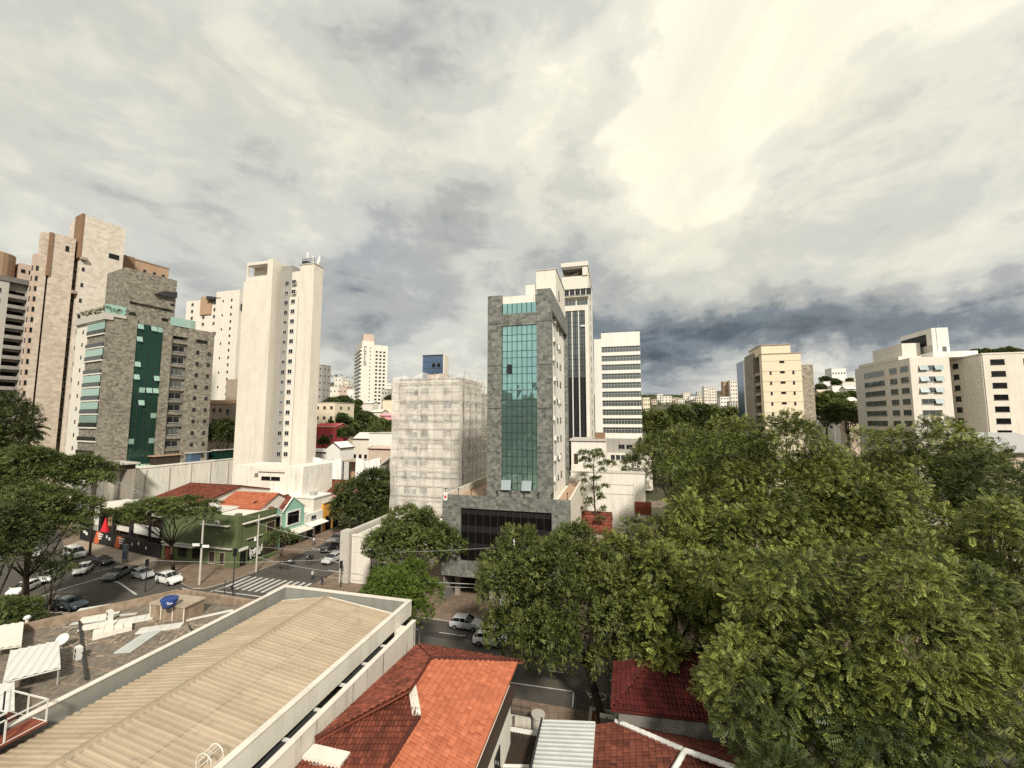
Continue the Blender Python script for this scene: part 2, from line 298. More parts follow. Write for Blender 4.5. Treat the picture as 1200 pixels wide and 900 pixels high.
def net_mat():
    m = bpy.data.materials.new('debris_net'); m.use_nodes = True; MATS['debris_net'] = m
    n, l = nodes_of(m); n.clear()
    tc = n.new('ShaderNodeTexCoord'); mp = n.new('ShaderNodeMapping'); mp.inputs['Scale'].default_value = (0.5, 0.5, 0.16); l.new(tc.outputs['Object'], mp.inputs[0])
    q = n.new('ShaderNodeTexNoise'); q.inputs['Scale'].default_value = 1.2; q.inputs['Detail'].default_value = 7; q.inputs['Roughness'].default_value = 0.68; l.new(mp.outputs[0], q.inputs['Vector'])
    r = n.new('ShaderNodeMapRange'); r.inputs[1].default_value = 0.3; r.inputs[2].default_value = 0.72; r.inputs[3].default_value = 0.20; r.inputs[4].default_value = 0.66; l.new(q.outputs['Fac'], r.inputs[0])
    d = n.new('ShaderNodeBsdfDiffuse'); d.inputs[0].default_value = (0.88, 0.84, 0.785, 1); t = n.new('ShaderNodeBsdfTransparent')
    ms = n.new('ShaderNodeMixShader'); l.new(r.outputs[0], ms.inputs[0]); l.new(t.outputs[0], ms.inputs[1]); l.new(d.outputs[0], ms.inputs[2])
    o = n.new('ShaderNodeOutputMaterial'); l.new(ms.outputs[0], o.inputs[0])
net_mat()
leaf_mat('leaf_frond', (0.020, 0.034, 0.008), (0.37, 0.405, 0.09), 0.13)
leaf_mat('leaf_small', (0.034, 0.052, 0.013), (0.23, 0.255, 0.065), 0.18)
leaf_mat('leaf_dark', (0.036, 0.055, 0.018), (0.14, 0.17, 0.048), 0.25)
leaf_mat('leaf_bright', (0.050, 0.095, 0.014), (0.17, 0.22, 0.035), 0.3)
leaf_mat('leaf_olive', (0.050, 0.074, 0.020), (0.21, 0.245, 0.068), 0.28)
# ------------------------------------------------------------------ mesh collecting and tagging
class MB:
    def __init__(s): s.v = []; s.f = []; s.m = []; s.t = []
    def face(s, pts, m=0, tint=0.5):
        b = len(s.v); s.v.extend([tuple(p) for p in pts]); s.f.append(tuple(range(b, b+len(pts)))); s.m.append(m); s.t.append(tint); return s
    def hexa(s, c, m=0, tint=0.5):     # 8 corners: bottom ring 0-3 (ccw from above), top ring 4-7
        b = len(s.v); s.v.extend([tuple(p) for p in c])
        for q in ((3, 2, 1, 0), (4, 5, 6, 7), (0, 1, 5, 4), (1, 2, 6, 5), (2, 3, 7, 6), (3, 0, 4, 7)):
            s.f.append(tuple(b+i for i in q)); s.m.append(m); s.t.append(tint)
        return s
    def box(s, x0, x1, y0, y1, z0, z1, m=0, tint=0.5):
        return s.hexa([(x0, y0, z0), (x1, y0, z0), (x1, y1, z0), (x0, y1, z0), (x0, y0, z1), (x1, y0, z1), (x1, y1, z1), (x0, y1, z1)], m, tint)
    def prism(s, poly, z0, z1, m=0, mt=None):
        n = len(poly); b = len(s.v); mt = m if mt is None else mt
        a = sum(poly[i][0]*poly[(i+1) % n][1]-poly[(i+1) % n][0]*poly[i][1] for i in range(n))
        if a < 0: poly = poly[::-1]
        zb = (lambda i: z0[i]) if isinstance(z0, (list, tuple)) else (lambda i: z0)
        zt = (lambda i: z1[i]) if isinstance(z1, (list, tuple)) else (lambda i: z1)
        s.v += [(p[0], p[1], zb(i)) for i, p in enumerate(poly)]+[(p[0], p[1], zt(i)) for i, p in enumerate(poly)]
        s.f.append(tuple(b+i for i in range(n))[::-1]); s.m.append(m); s.t.append(0.5)
        s.f.append(tuple(b+n+i for i in range(n))); s.m.append(mt); s.t.append(0.5)
        for i in range(n):
            j = (i+1) % n; s.f.append((b+i, b+j, b+n+j, b+n+i)); s.m.append(m); s.t.append(0.5)
        return s
    def tube(s, p, q, r0, r1=None, n=8, m=0, caps=True):
        r1 = r0 if r1 is None else r1
        p, q = Vector(p), Vector(q); d = (q-p).normalized(); a = d.orthogonal().normalized(); c = d.cross(a)
        b = len(s.v)
        for k in range(n):
            w = a*math.cos(2*math.pi*k/n)+c*math.sin(2*math.pi*k/n); s.v.append(tuple(p+w*r0))
        for k in range(n):
            w = a*math.cos(2*math.pi*k/n)+c*math.sin(2*math.pi*k/n); s.v.append(tuple(q+w*r1))
        for k in range(n):
            j = (k+1) % n; s.f.append((b+k, b+j, b+n+j, b+n+k)); s.m.append(m); s.t.append(0.5)
        if caps:
            s.f.append(tuple(b+k for k in range(n))[::-1]); s.f.append(tuple(b+n+k for k in range(n))); s.m += [m, m]; s.t += [0.5, 0.5]
        return s
    def poly_tube(s, pts, rs, n=7, m=0):
        for i in range(len(pts)-1): s.tube(pts[i], pts[i+1], rs[i], rs[i+1], n, m)
        return s
    def beam(s, p, q, w, h, m=0):      # rectangular bar from p to q
        p, q = Vector(p), Vector(q); d = (q-p).normalized(); up = Vector((0, 0, 1))
        if abs(d.z) > 0.95: up = Vector((0, 1, 0))
        r = d.cross(up).normalized()*w/2; u = r.cross(d).normalized()*h/2
        return s.hexa([p-r-u, p+r-u, q+r-u, q-r-u, p-r+u, p+r+u, q+r+u, q-r+u], m)
    def mesh(s, name, mats, smooth=False):
        me = bpy.data.meshes.new(name); me.from_pydata(s.v, [], s.f)
        for mm in ([mats] if isinstance(mats, str) else mats): me.materials.append(MATS[mm])
        me.polygons.foreach_set('material_index', s.m)
        if any(t != 0.5 for t in s.t):
            at = me.attributes.new('tint', 'FLOAT', 'FACE'); at.data.foreach_set('value', s.t)
        if smooth: me.polygons.foreach_set('use_smooth', [True]*len(s.f))
        me.update(); return me
    def build(s, name, mats, parent=None, smooth=False, loc=None, rz=0):
        o = bpy.data.objects.new(name, s.mesh(name, mats, smooth)); COL.objects.link(o)
        if parent: o.parent = parent
        if loc is not None: o.location = loc
        if rz: o.rotation_euler = (0, 0, rz)
        return o
def tag(o, label=None, cat=None, group=None, kind=None):
    if label: o['label'] = label
    if cat: o['category'] = cat
    if group: o['group'] = group
    if kind: o['kind'] = kind
    return o
def thing(name, label, cat, loc=(0, 0, 0), rz=0.0, group=None):
    o = bpy.data.objects.new(name, None); COL.objects.link(o); o.location = loc; o.rotation_euler = (0, 0, rz); o.empty_display_size = 0.5
    return tag(o, label, cat, group)
def struct(name, mb, mats): return tag(mb.build(name, mats), kind='structure')
def put(me, name, parent, loc, rz=0.0):
    o = bpy.data.objects.new(name, me); COL.objects.link(o); o.parent = parent; o.location = loc; o.rotation_euler = (0, 0, rz); return o
def copy_tree(o, parent=None):
    c = o.copy(); COL.objects.link(c)
    if parent is not None: c.parent = parent
    for ch in list(o.children): copy_tree(ch, c)
    return c

# ------------------------------------------------------------------ buildings: local x along the front, y away from the viewer, z up
class Bld:
    def __init__(s, name, label, cat, u, Y, a=AG, group=None, z=None, loc=None):
        p = HP(u, Y) if loc is None else Vector(loc)
        s.O = Vector((p.x, p.y, 0)); s.a = a; s.z0 = z if z is not None else T(p.x, p.y)-0.3
        s.ex = Vector((math.cos(a), -math.sin(a), 0)); s.ey = Vector((math.sin(a), math.cos(a), 0))
        s.e = thing(name, label, cat, (p.x, p.y, s.z0), -a, group)
    def xf(s, u, y=0.0):
        k = (u-600)/FPX*CT; O = s.O+s.ey*y; return (k*O.y-O.x)/(s.ex.x-k*s.ex.y)
    def yf(s, u, x=0.0):
        k = (u-600)/FPX*CT; O = s.O+s.ex*x; return (k*O.y-O.x)/(s.ey.x-k*s.ey.y)
    def zf(s, v, x=0.0, y=0.0):        # local height seen at row v
        return ZV(v, (s.O+s.ex*x+s.ey*y).y)-s.z0
    def zl(s, z): return z-s.z0
    def part(s, name, mb, mats, parent=None, smooth=False): return mb.build(name, mats, parent or s.e, smooth)
    def box(s, name, mats, *a, parent=None): return MB().box(*a).build(name, mats, parent or s.e)
WM = {}; WS = {}
def window_mesh(w, h, style):
    """window looking to -y, hung by its lower left corner: frame ring, panes, sill"""
    k = (round(w, 2), round(h, 2), style)
    if k in WM: return WM[k]
    gl, fr, nx, ny, fw = {'dark': ('glass_dark', 'grey_metal', 2, 1, .06), 'black': ('glass_black', 'dark_metal', 2, 1, .05), 'white': ('glass_dark', 'white_metal', 2, 1, .07),
        'green': ('glass_green', 'dark_metal', 3, 1, .05), 'palegreen': ('glass_pale_green', 'white_metal', 3, 1, .05), 'grey': ('glass_grey', 'grey_metal', 3, 1, .06),
        'small': ('glass_dark', 'dark_metal', 1, 1, .04), 'louver': ('glass_grey', 'white_metal', 2, 3, .05), 'teal': ('glass_teal', 'dark_metal', 2, 1, .05), 'brown': ('dark_brown', 'taupe', 1, 1, .08)}[style]
    mb = MB(); d = 0.06
    mb.box(fw, w-fw, -0.012, 0.1, fw, h-fw, 0)
    pane = MB().box(fw, w-fw, -0.012, 0.1, fw, h-fw, 0).mesh('window', gl); nf0 = len(mb.f)
    for x0, x1, z0, z1 in ((0, w, 0, fw), (0, w, h-fw, h), (0, fw, fw, h-fw), (w-fw, w, fw, h-fw)): mb.box(x0, x1, -d, 0.1, z0, z1, 1)
    for i in range(1, nx): mb.box(w*i/nx-fw/3, w*i/nx+fw/3, -d*0.8, 0.0, fw, h-fw, 1)
    for i in range(1, ny): mb.box(fw, w-fw, -d*0.7, 0.0, h*i/ny-fw/3, h*i/ny+fw/3, 1)
    mb.box(-0.06, w+0.06, -0.14, 0.1, -0.09, -0.003, 1)
    fb = MB(); fb.v = list(mb.v); fb.f = mb.f[nf0:]; fb.m = [0]*len(fb.f); fb.t = mb.t[nf0:]
    fme = fb.mesh('frame', fr); bmf = bmesh.new(); bmf.from_mesh(fme); bmesh.ops.delete(bmf, geom=[x for x in bmf.verts if not x.link_faces], context='VERTS'); bmf.to_mesh(fme); bmf.free()
    WM[k] = mb.mesh('window', [gl, fr]); WS[k] = (pane, fme); return WM[k]
def put_window(w, h, style, name, parent, loc, rz, split=True):
    """a window: pane with its frame as a sub-part; far ones are one piece"""
    me = window_mesh(w, h, style)
    if not split: return put(me, name, parent, loc, rz)
    pane, fr = WS[(round(w, 2), round(h, 2), style)]; o = put(pane, name, parent, loc, rz); put(fr, 'frame', o, (0, 0, 0)); return o
def win(b, face, pos, off, zs, w, h, style, name='window'):
    """windows on a plane: face F at y=off, R at x=off (facing +x), L at x=off (facing -x)"""
    out = []
    for p in pos:
        for z in zs:
            st = style(p, z) if callable(style) else style
            if st is None: continue
            sp = b.O.y < 130
            if face == 'F': out.append(put_window(w, h, st, name, b.e, (p, off, z), 0, sp))
            elif face == 'R': out.append(put_window(w, h, st, name, b.e, (off, p, z), math.pi/2, sp))
            else: out.append(put_window(w, h, st, name, b.e, (off, p+w, z), -math.pi/2, sp))
    return out
_ac = {}
def ac_mesh():
    if 'm' not in _ac:
        mb = MB(); mb.box(0, .85, -.36, 0, 0, .62, 0); mb.box(-.08, .93, -.4, 0.02, -.1, -.03, 1)
        c = Vector((.36, -.365, .31)); n = 14
        mb.face([c+Vector((math.cos(2*math.pi*i/n)*.24, 0, math.sin(2*math.pi*i/n)*.24)) for i in range(n)], 2)
        _ac['m'] = mb.mesh('air_conditioner', ['white_metal', 'grey_metal', 'dark_metal'])
    return _ac['m']

# ------------------------------------------------------------------ ribbed and tiled roof planes (real corrugation)
def ribs(mb, poly, period, amp, course=None, lift=0.03, K=4, rnd=None, m=0, shape='sin', lip=0.0):
    """fills a convex 3-D polygon (first edge = eave) with ribs that run up the slope"""
    P = [Vector(p) for p in poly]; e = (P[1]-P[0]).normalized()
    n = Vector((0, 0, 0))
    for i in range(1, len(P)-1): n += (P[i]-P[0]).cross(P[i+1]-P[0])
    n.normalize()
    if n.z < 0: n = -n
    s = n.cross(e).normalized()
    if s.z < 0: s = -s
    Q = [((p-P[0]).dot(e), (p-P[0]).dot(s)) for p in P]
    x0, x1 = min(q[0] for q in Q), max(q[0] for q in Q); smin, smax = min(q[1] for q in Q), max(q[1] for q in Q)
    rnd = rnd or random.Random(3)
    def span(x):
        ys = []
        for i in range(len(Q)):
            (ax, ay), (bx, by) = Q[i], Q[(i+1) % len(Q)]
            if (ax <= x <= bx or bx <= x <= ax) and abs(ax-bx) > 1e-9: ys.append(ay+(by-ay)*(x-ax)/(bx-ax))
        return (min(ys), max(ys)) if len(ys) > 1 else None
    def prof(t):
        t -= math.floor(t)
        if shape == 'sin': return amp*(0.5-0.5*math.cos(2*math.pi*t))
        if shape == 'tile': return amp*max(0.0, math.sin(math.pi*min(1, t/0.72))) if t < 0.72 else -amp*0.35*math.sin(math.pi*(t-0.72)/0.28)
        return amp*(1 if t < .25 else (0 if .38 < t < .87 else (1-(t-.25)/.13 if t <= .38 else (t-.87)/.13)))
    nc = max(1, int(math.ceil((x1-x0)/period))); W = lambda x, y, z: P[0]+e*x+s*y+n*z
    cuts = [smin, smax] if not course else [smin+i*course for i in range(int((smax-smin)/course)+2)]
    for c in range(nc):
        colt = rnd.uniform(-.08, .08)
        tints = [min(1, max(0, 0.5+colt+rnd.gauss(0, .2))) for _ in cuts]
        for k in range(K):
            xa, xb = x0+(c+k/K)*period, x0+(c+(k+1)/K)*period
            xa = min(max(xa, x0+1e-4), x1-1e-4); xb = min(max(xb, x0+1e-4), x1-1e-4)
            if xb-xa < 1e-3: continue
            sa, sb = span(xa), span(xb)
            if not sa or not sb: continue
            za, zb = prof((c+k/K)), prof(c+(k+1)/K-1e-6)
            for i in range(len(cuts)-1):
                lo, hi = cuts[i], cuts[i+1]
                a0, a1 = min(max(lo, sa[0]), sa[1]), min(max(hi, sa[0]), sa[1]); b0, b1 = min(max(lo, sb[0]), sb[1]), min(max(hi, sb[0]), sb[1])
                if a1-a0 < 1e-4 and b1-b0 < 1e-4: continue
                L = lift if course else 0
                f = lambda y: L*(1-(y-lo)/(hi-lo)) if course else 0
                mb.face([W(xa, a0, za+f(a0)), W(xb, b0, zb+f(b0)), W(xb, b1, zb+f(b1)), W(xa, a1, za+f(a1))], m, tints[i])
    return mb
def under(mb, poly, d=0.12, m=0):      # closed deck below a roof plane
    P = [Vector(p) for p in poly]; n = (P[1]-P[0]).cross(P[2]-P[0]).normalized()
    if n.z < 0: P = P[::-1]
    Z = Vector((0, 0, d)); k = len(P)
    mb.face([p-Z*.25 for p in P], m); mb.face([p-Z for p in P][::-1], m)
    for i in range(k): mb.face([P[i]-Z, P[(i+1) % k]-Z, P[(i+1) % k]-Z*.25, P[i]-Z*.25], m)

# ------------------------------------------------------------------ trees
def quads_mesh(name, V, tint, matname, per=4):
    """V: (n, per, 3) array of faces"""
    n = V.shape[0]; me = bpy.data.meshes.new(name); me.vertices.add(n*per); me.vertices.foreach_set('co', V.reshape(-1).astype(np.float32))
    me.loops.add(n*per); me.loops.foreach_set('vertex_index', np.arange(n*per, dtype=np.int32))
    me.polygons.add(n); me.polygons.foreach_set('loop_start', np.arange(0, n*per, per, dtype=np.int32))
    at = me.attributes.new('tint', 'FLOAT', 'FACE'); at.data.foreach_set('value', tint.astype(np.float32))
    me.materials.append(MATS[matname]); me.update(calc_edges=True); return me
def diamond(p, d, nrm, L, w, mid=0.45):
    d = np.array(d, float); d /= np.linalg.norm(d); nrm = np.array(nrm, float); sd = np.cross(nrm, d); sd /= np.linalg.norm(sd)+1e-9; p = np.array(p, float)
    return [p, p+d*L*mid+sd*w/2, p+d*L, p+d*L*mid-sd*w/2]
def spray(style):
    q = []; t = []
    if style == 'frond':
        for i in range(6):
            x = 0.12+0.145*i; z = -0.28*x*x
            for sg in (-1, 1):
                q.append(diamond((x, 0, z), (0.55, sg*1.0, -0.22), (0, 0, 1), 0.34-0.022*abs(i-2.5), 0.115)); t.append(0.10*i)
        q.append(diamond((0.85, 0, -.2), (1, 0, -.5), (0, 0, 1), 0.3, 0.13)); t.append(.55)
    elif style == 'small':
        R = np.random.RandomState(5)
        for i in range(9):
            a = i*2.4; d = (math.cos(a), math.sin(a), R.uniform(-.7, .4)); p = R.uniform(-.35, .35, 3)*np.array((1, 1, .8))
            q.append(diamond(p, d, (R.uniform(-.5, .5), R.uniform(-.5, .5), 1), .52, .26)); t.append(R.uniform(0, .5))
    elif style == 'mass':
        R = np.random.RandomState(8)
        for i in range(6):
            a = i*2.4; d = (math.cos(a), math.sin(a), R.uniform(-.6, .5)); p = R.uniform(-.4, .4, 3)
            q.append(diamond(p, d, (R.uniform(-.8, .8), R.uniform(-.8, .8), 1), .85, .5)); t.append(R.uniform(0, .5))
    return np.array(q), np.array(t)
def crown_mesh(name, lobes, n, size, style, matname, seed, up_bias=0.25, shell=(0.72, 1.06), droop=0.35):
    R = np.random.RandomState(seed); tq, tt = spray(style); K = len(tq)
    C = np.array([l[:3] for l in lobes]); RR = np.array([l[3:6] for l in lobes])
    wts = (RR[:, 0]*RR[:, 1]+RR[:, 0]*RR[:, 2]+RR[:, 1]*RR[:, 2]); wts = wts/wts.sum()
    pts = []; outs = []; ids = []; rest = n
    for _ in range(8):
        m = int(rest*2.2)+50; idx = R.choice(len(lobes), m, p=wts); d = R.normal(size=(m, 3)); d[:, 2] += up_bias*2; d /= np.linalg.norm(d, axis=1)[:, None]
        d = d[:m]; keep = (d[:, 2] > -0.30) | (R.rand(m) < .22)
        # ragged shells: the radius wanders so the outline is uneven
        rad = R.uniform(shell[0], shell[1], m)+0.10*np.sin(d[:, 0]*7+idx)+0.08*np.sin(d[:, 1]*9+idx*2.1)
        p = C[idx]+RR[idx]*d*rad[:, None]
        ins = np.zeros(m, bool)
        for j in range(len(lobes)):
            q = ((p-C[j])/RR[j]); ins |= ((q*q).sum(1) < 0.42) & (idx != j)
        keep &= ~ins | (R.rand(m) < .12)
        pts.append(p[keep]); outs.append(d[keep]); ids.append(idx[keep]); rest = n-sum(len(x) for x in pts)
        if rest <= 0: break
    P = np.concatenate(pts)[:n]; D = np.concatenate(outs)[:n]; I = np.concatenate(ids)[:n]; m = len(P)
    X = D+R.normal(size=(m, 3))*0.55; X[:, 2] -= droop*R.rand(m); X /= np.linalg.norm(X, axis=1)[:, None]
    U = np.array([0, 0, 1.0])+R.normal(size=(m, 3))*0.38+D*0.3; Y = np.cross(U, X); Y /= np.linalg.norm(Y, axis=1)[:, None]+1e-9; Z = np.cross(X, Y)
    S = size*R.uniform(.65, 1.25, m)
    V = (tq[None, :, :, 0, None]*X[:, None, None, :]+tq[None, :, :, 1, None]*Y[:, None, None, :]+tq[None, :, :, 2, None]*Z[:, None, None, :])*S[:, None, None, None]+P[:, None, None, :]
    base = np.clip(R.beta(1.2, 4.2, m), 0, 1); lob = R.uniform(-.10, .20, len(lobes))[I]+R.uniform(-.06, .06, m)
    tint = np.clip(base[:, None]*0.85+tt[None, :]*0.5*(.35+1.6*base[:, None])+lob[:, None], 0, 1)
    return quads_mesh(name, V.reshape(m*K, 4, 3), tint.reshape(-1), matname)
def make_lobes(c, r, n, seed, rf=(.30, .46), flat=1.0, low=-0.35):
    R = random.Random(seed); L = []; ga = 2.39996
    for i in range(n):
        z = 1-(i+.5)/n*(1-low); a = i*ga+R.uniform(-.4, .4); h = math.sqrt(max(0, 1-z*z)); k = R.uniform(.50, .86)
        f = R.uniform(*rf)
        L.append((c[0]+r[0]*h*math.cos(a)*k, c[1]+r[1]*h*math.sin(a)*k, c[2]+r[2]*z*k, r[0]*f, r[1]*f, r[2]*f*flat*R.uniform(.85, 1.15)))
    L.append((c[0], c[1], c[2]-.05*r[2], r[0]*.60, r[1]*.60, r[2]*.60))
    return L
def tree(label, base, crown, r, n, size, style='small', leaf='leaf_small', seed=1, nl=14, trunk_r=0.3, fork=0.45, group=None, name='street_tree', bark='trunk_bark',
         rf=(.30, .46), flat=1.0, low=-0.35, limbs=9, shell=(0.72, 1.06), lean=0.0):
    """base: foot of the trunk in the place; crown: centre of the crown; r: crown radii"""
    t = thing(name, label, 'tree', base, 0, group); b = Vector(base); c = Vector(crown)-b
    L = make_lobes(c, r, nl, seed, rf, flat, low)
    me = crown_mesh('crown', L, n, size, style, leaf, seed, shell=shell); put(me, 'crown', t, (0, 0, 0))
    R = random.Random(seed+50); mb = MB()
    fz = c.z*fork; f = Vector((c.x*fork*0.8, c.y*fork*0.8, fz)); mid = f*0.5+Vector((R.uniform(-.25, .25)*trunk_r*4, R.uniform(-.25, .25)*trunk_r*4, 0))
    mb.poly_tube([Vector((0, 0, -0.25)), Vector((0, 0, .35)), mid, f], [trunk_r*1.5, trunk_r*1.08, trunk_r*.92, trunk_r*.78], 10)
    for k, l in enumerate(R.sample(L[:-1], min(limbs, len(L)-1))):
        e = Vector(l[:3]); m1 = f.lerp(e, .45)+Vector((R.uniform(-.1, .1)*r[0], R.uniform(-.1, .1)*r[1], R.uniform(0, .12)*r[2]))
        rr = trunk_r*R.uniform(.35, .55); mb.poly_tube([f-Vector((0, 0, .1)), m1, e], [rr, rr*.6, rr*.2], 7)
        for _ in range(3):
            e2 = e+Vector((R.uniform(-1, 1)*l[3], R.uniform(-1, 1)*l[4], R.uniform(-.3, .9)*l[5])); mb.tube(m1.lerp(e, R.uniform(.3, .9)), e2, rr*.3, rr*.06, 5)
    mb.build('trunk', bark, t, True)
    return t

# ------------------------------------------------------------------ cars
CARTYPES = {
 # station x, roof height, belt half width, is glasshouse
 'hatch': dict(L=4.0, W=.86, st=[(-2.0, .62, .72, 0), (-1.94, .98, .80, 0), (-1.78, 1.08, .83, 0), (-1.45, 1.44, .84, 1), (-.6, 1.50, .86, 1), (.15, 1.47, .86, 1), (.95, 1.02, .86, 0), (1.55, .92, .83, 0), (1.9, .74, .76, 0), (2.0, .52, .68, 0)], wb=(-1.2, 1.25)),
 'sedan': dict(L=4.4, W=.87, st=[(-2.2, .62, .74, 0), (-2.15, .98, .80, 0), (-1.6, 1.04, .84, 0), (-.95, 1.40, .85, 1), (-.35, 1.46, .87, 1), (.3, 1.42, .87, 1), (1.1, 1.0, .86, 0), (1.75, .9, .83, 0), (2.1, .72, .76, 0), (2.2, .5, .68, 0)], wb=(-1.3, 1.38)),
 'suv': dict(L=4.3, W=.92, st=[(-2.15, .68, .80, 0), (-2.1, 1.08, .86, 0), (-1.98, 1.18, .88, 0), (-1.7, 1.62, .88, 1), (-.6, 1.70, .91, 1), (.25, 1.65, .91, 1), (1.0, 1.14, .91, 0), (1.7, 1.04, .88, 0), (2.05, .85, .82, 0), (2.15, .58, .74, 0)], wb=(-1.3, 1.35)),
 'van': dict(L=4.7, W=.95, st=[(-2.35, .7, .88, 0), (-2.32, 1.2, .92, 0), (-2.28, 1.3, .92, 0), (-2.2, 1.95, .92, 1), (-.5, 2.02, .95, 1), (1.1, 1.95, .95, 1), (1.75, 1.2, .92, 0), (2.1, 1.05, .88, 0), (2.3, .85, .82, 0), (2.36, .58, .74, 0)], wb=(-1.45, 1.5)),
 'pickup': dict(L=4.9, W=.93, st=[(-2.45, .7, .86, 0), (-2.42, 1.0, .9, 0), (-2.3, 1.04, .91, 0), (-.75, 1.04, .92, 0), (-.62, 1.62, .9, 1), (.1, 1.7, .91, 1), (.55, 1.65, .91, 1), (1.2, 1.12, .91, 0), (2.1, 1.0, .86, 0), (2.45, .62, .76, 0)], wb=(-1.5, 1.5)),
}
CARP = {}
def car_meshes(kind):
    if kind in CARP: return CARP[kind]
    D = CARTYPES[kind]; rows = []; gl = []
    belt = {'hatch': 1.0, 'sedan': .97, 'suv': 1.12, 'van': 1.2, 'pickup': 1.08}[kind]
    for x, zt, w, g in D['st']:
        zb = min(zt-.03, belt); wr = w*(.76 if g else .93)
        half = [(w*.86, .20), (w*.97, .32), (w, .58), (w*.985, max(.45, zb-.12)), (w*.955, zb), (wr, zt-.05 if g else zt-.012), (wr*.86, zt), (0, zt+(.02 if g else .015))]
        rows.append([(x, -y, z) for y, z in half]+[(x, y, z) for y, z in half[-2::-1]])
    mb = MB(); gm = MB(); n = len(rows[0])
    for i in range(len(rows)-1):
        a, b = rows[i], rows[i+1]; ga, gb = D['st'][i][3], D['st'][i+1][3]
        for j in range(n-1):
            q = [a[j], a[j+1], b[j+1], b[j]]; mb.face(q, 1 if j in (0, n-2) else 0)
            side = j in (4, n-6); top = 5 <= j <= n-7
            if (side and (ga or gb)) or (top and ga != gb):
                P = [Vector(p) for p in q]; c = sum(P, Vector())/4; N = (P[2]-P[0]).cross(P[3]-P[1])
                if N.length < 1e-6: continue
                N.normalize(); N = -N if N.dot(c-Vector((c.x, 0, .8))) < 0 else N
                if kind in ('van',) and side and x < 0: pass
                kx, kz = (.93, .80) if side else (.95, .95)
                gm.face([c+Vector(((p.x-c.x)*kx, (p.y-c.y)*kz, (p.z-c.z)*kz))+N*.014 for p in P], 0)
    mb.face(rows[0][::-1], 0); mb.face(rows[-1], 0); mb.face([p for r in (rows,) for p in [r[0][0], r[-1][0], r[-1][-1], r[0][-1]]], 1)
    x0, x1 = D['st'][0][0], D['st'][-1][0]
    mb.box(x0-.04, x0+.12, -.7, .7, .24, .5, 1); mb.box(x1-.14, x1+.03, -.6, .6, .22, .44, 1)
    for sy in (-1, 1): mb.box(.85, 1.0, sy*(D['W']+.1)-.09, sy*(D['W']+.1)+.09, belt-.04, belt+.1, 0)
    wm = MB(); r = .36 if kind in ('suv', 'van', 'pickup') else .31
    wm.tube((0, -.1, 0), (0, .1, 0), r, r, 16, 0); rm = MB().tube((0, -.108, 0), (0, .108, 0), r*.62, r*.62, 12, 0)
    hl = MB().hexa([(-.12, -.14, -.07), (.06, -.12, -.07), (.03, .12, -.07), (-.14, .14, -.07), (-.22, -.14, .07), (-.04, -.12, .07), (-.06, .12, .07), (-.24, .14, .07)])
    tl = MB().box(-.06, .06, -.1, .1, -.13, .13)
    CARP[kind] = (mb.mesh('body', ['car_white', 'rubber'], True), gm.mesh('windows', 'glass_car'), (wm.mesh('wheel', 'rubber', False), rm.mesh('rim', 'rim', False)), hl.mesh('headlight', 'lamp_clear'), tl.mesh('taillight', 'lamp_red'), r, D)
    return CARP[kind]
def car(label, kind, paint, p, heading, group, name='parked_car', cat='car'):
    """heading: compass angle in degrees, 0 = away from the viewer, 90 = to the right"""
    t = thing(name, label, cat, p, math.radians(90-heading), group)
    body, gm, wm, hl, tl, r, D = car_meshes(kind)
    o = put(body, 'body', t, (0, 0, 0)); o.material_slots[0].link = 'OBJECT'; o.material_slots[0].material = MATS[paint]
    put(gm, 'windows', t, (0, 0, 0))
    for x in D['wb']:
        for sy in (-1, 1): put(wm[1], 'rim', put(wm[0], 'wheel', t, (x, sy*(D['W']-.06), r)), (0, 0, 0))
    xf_, xr = D['st'][-2][0], D['st'][1][0]; zf = D['st'][-2][1]-.06; zr = D['st'][1][1]-.16; w = D['W']-.2
    for sy in (-1, 1): put(hl, 'headlight', t, (xf_+.02, sy*w, zf)); put(tl, 'taillight', t, (xr-.02, sy*(w-.02), zr))
    return t

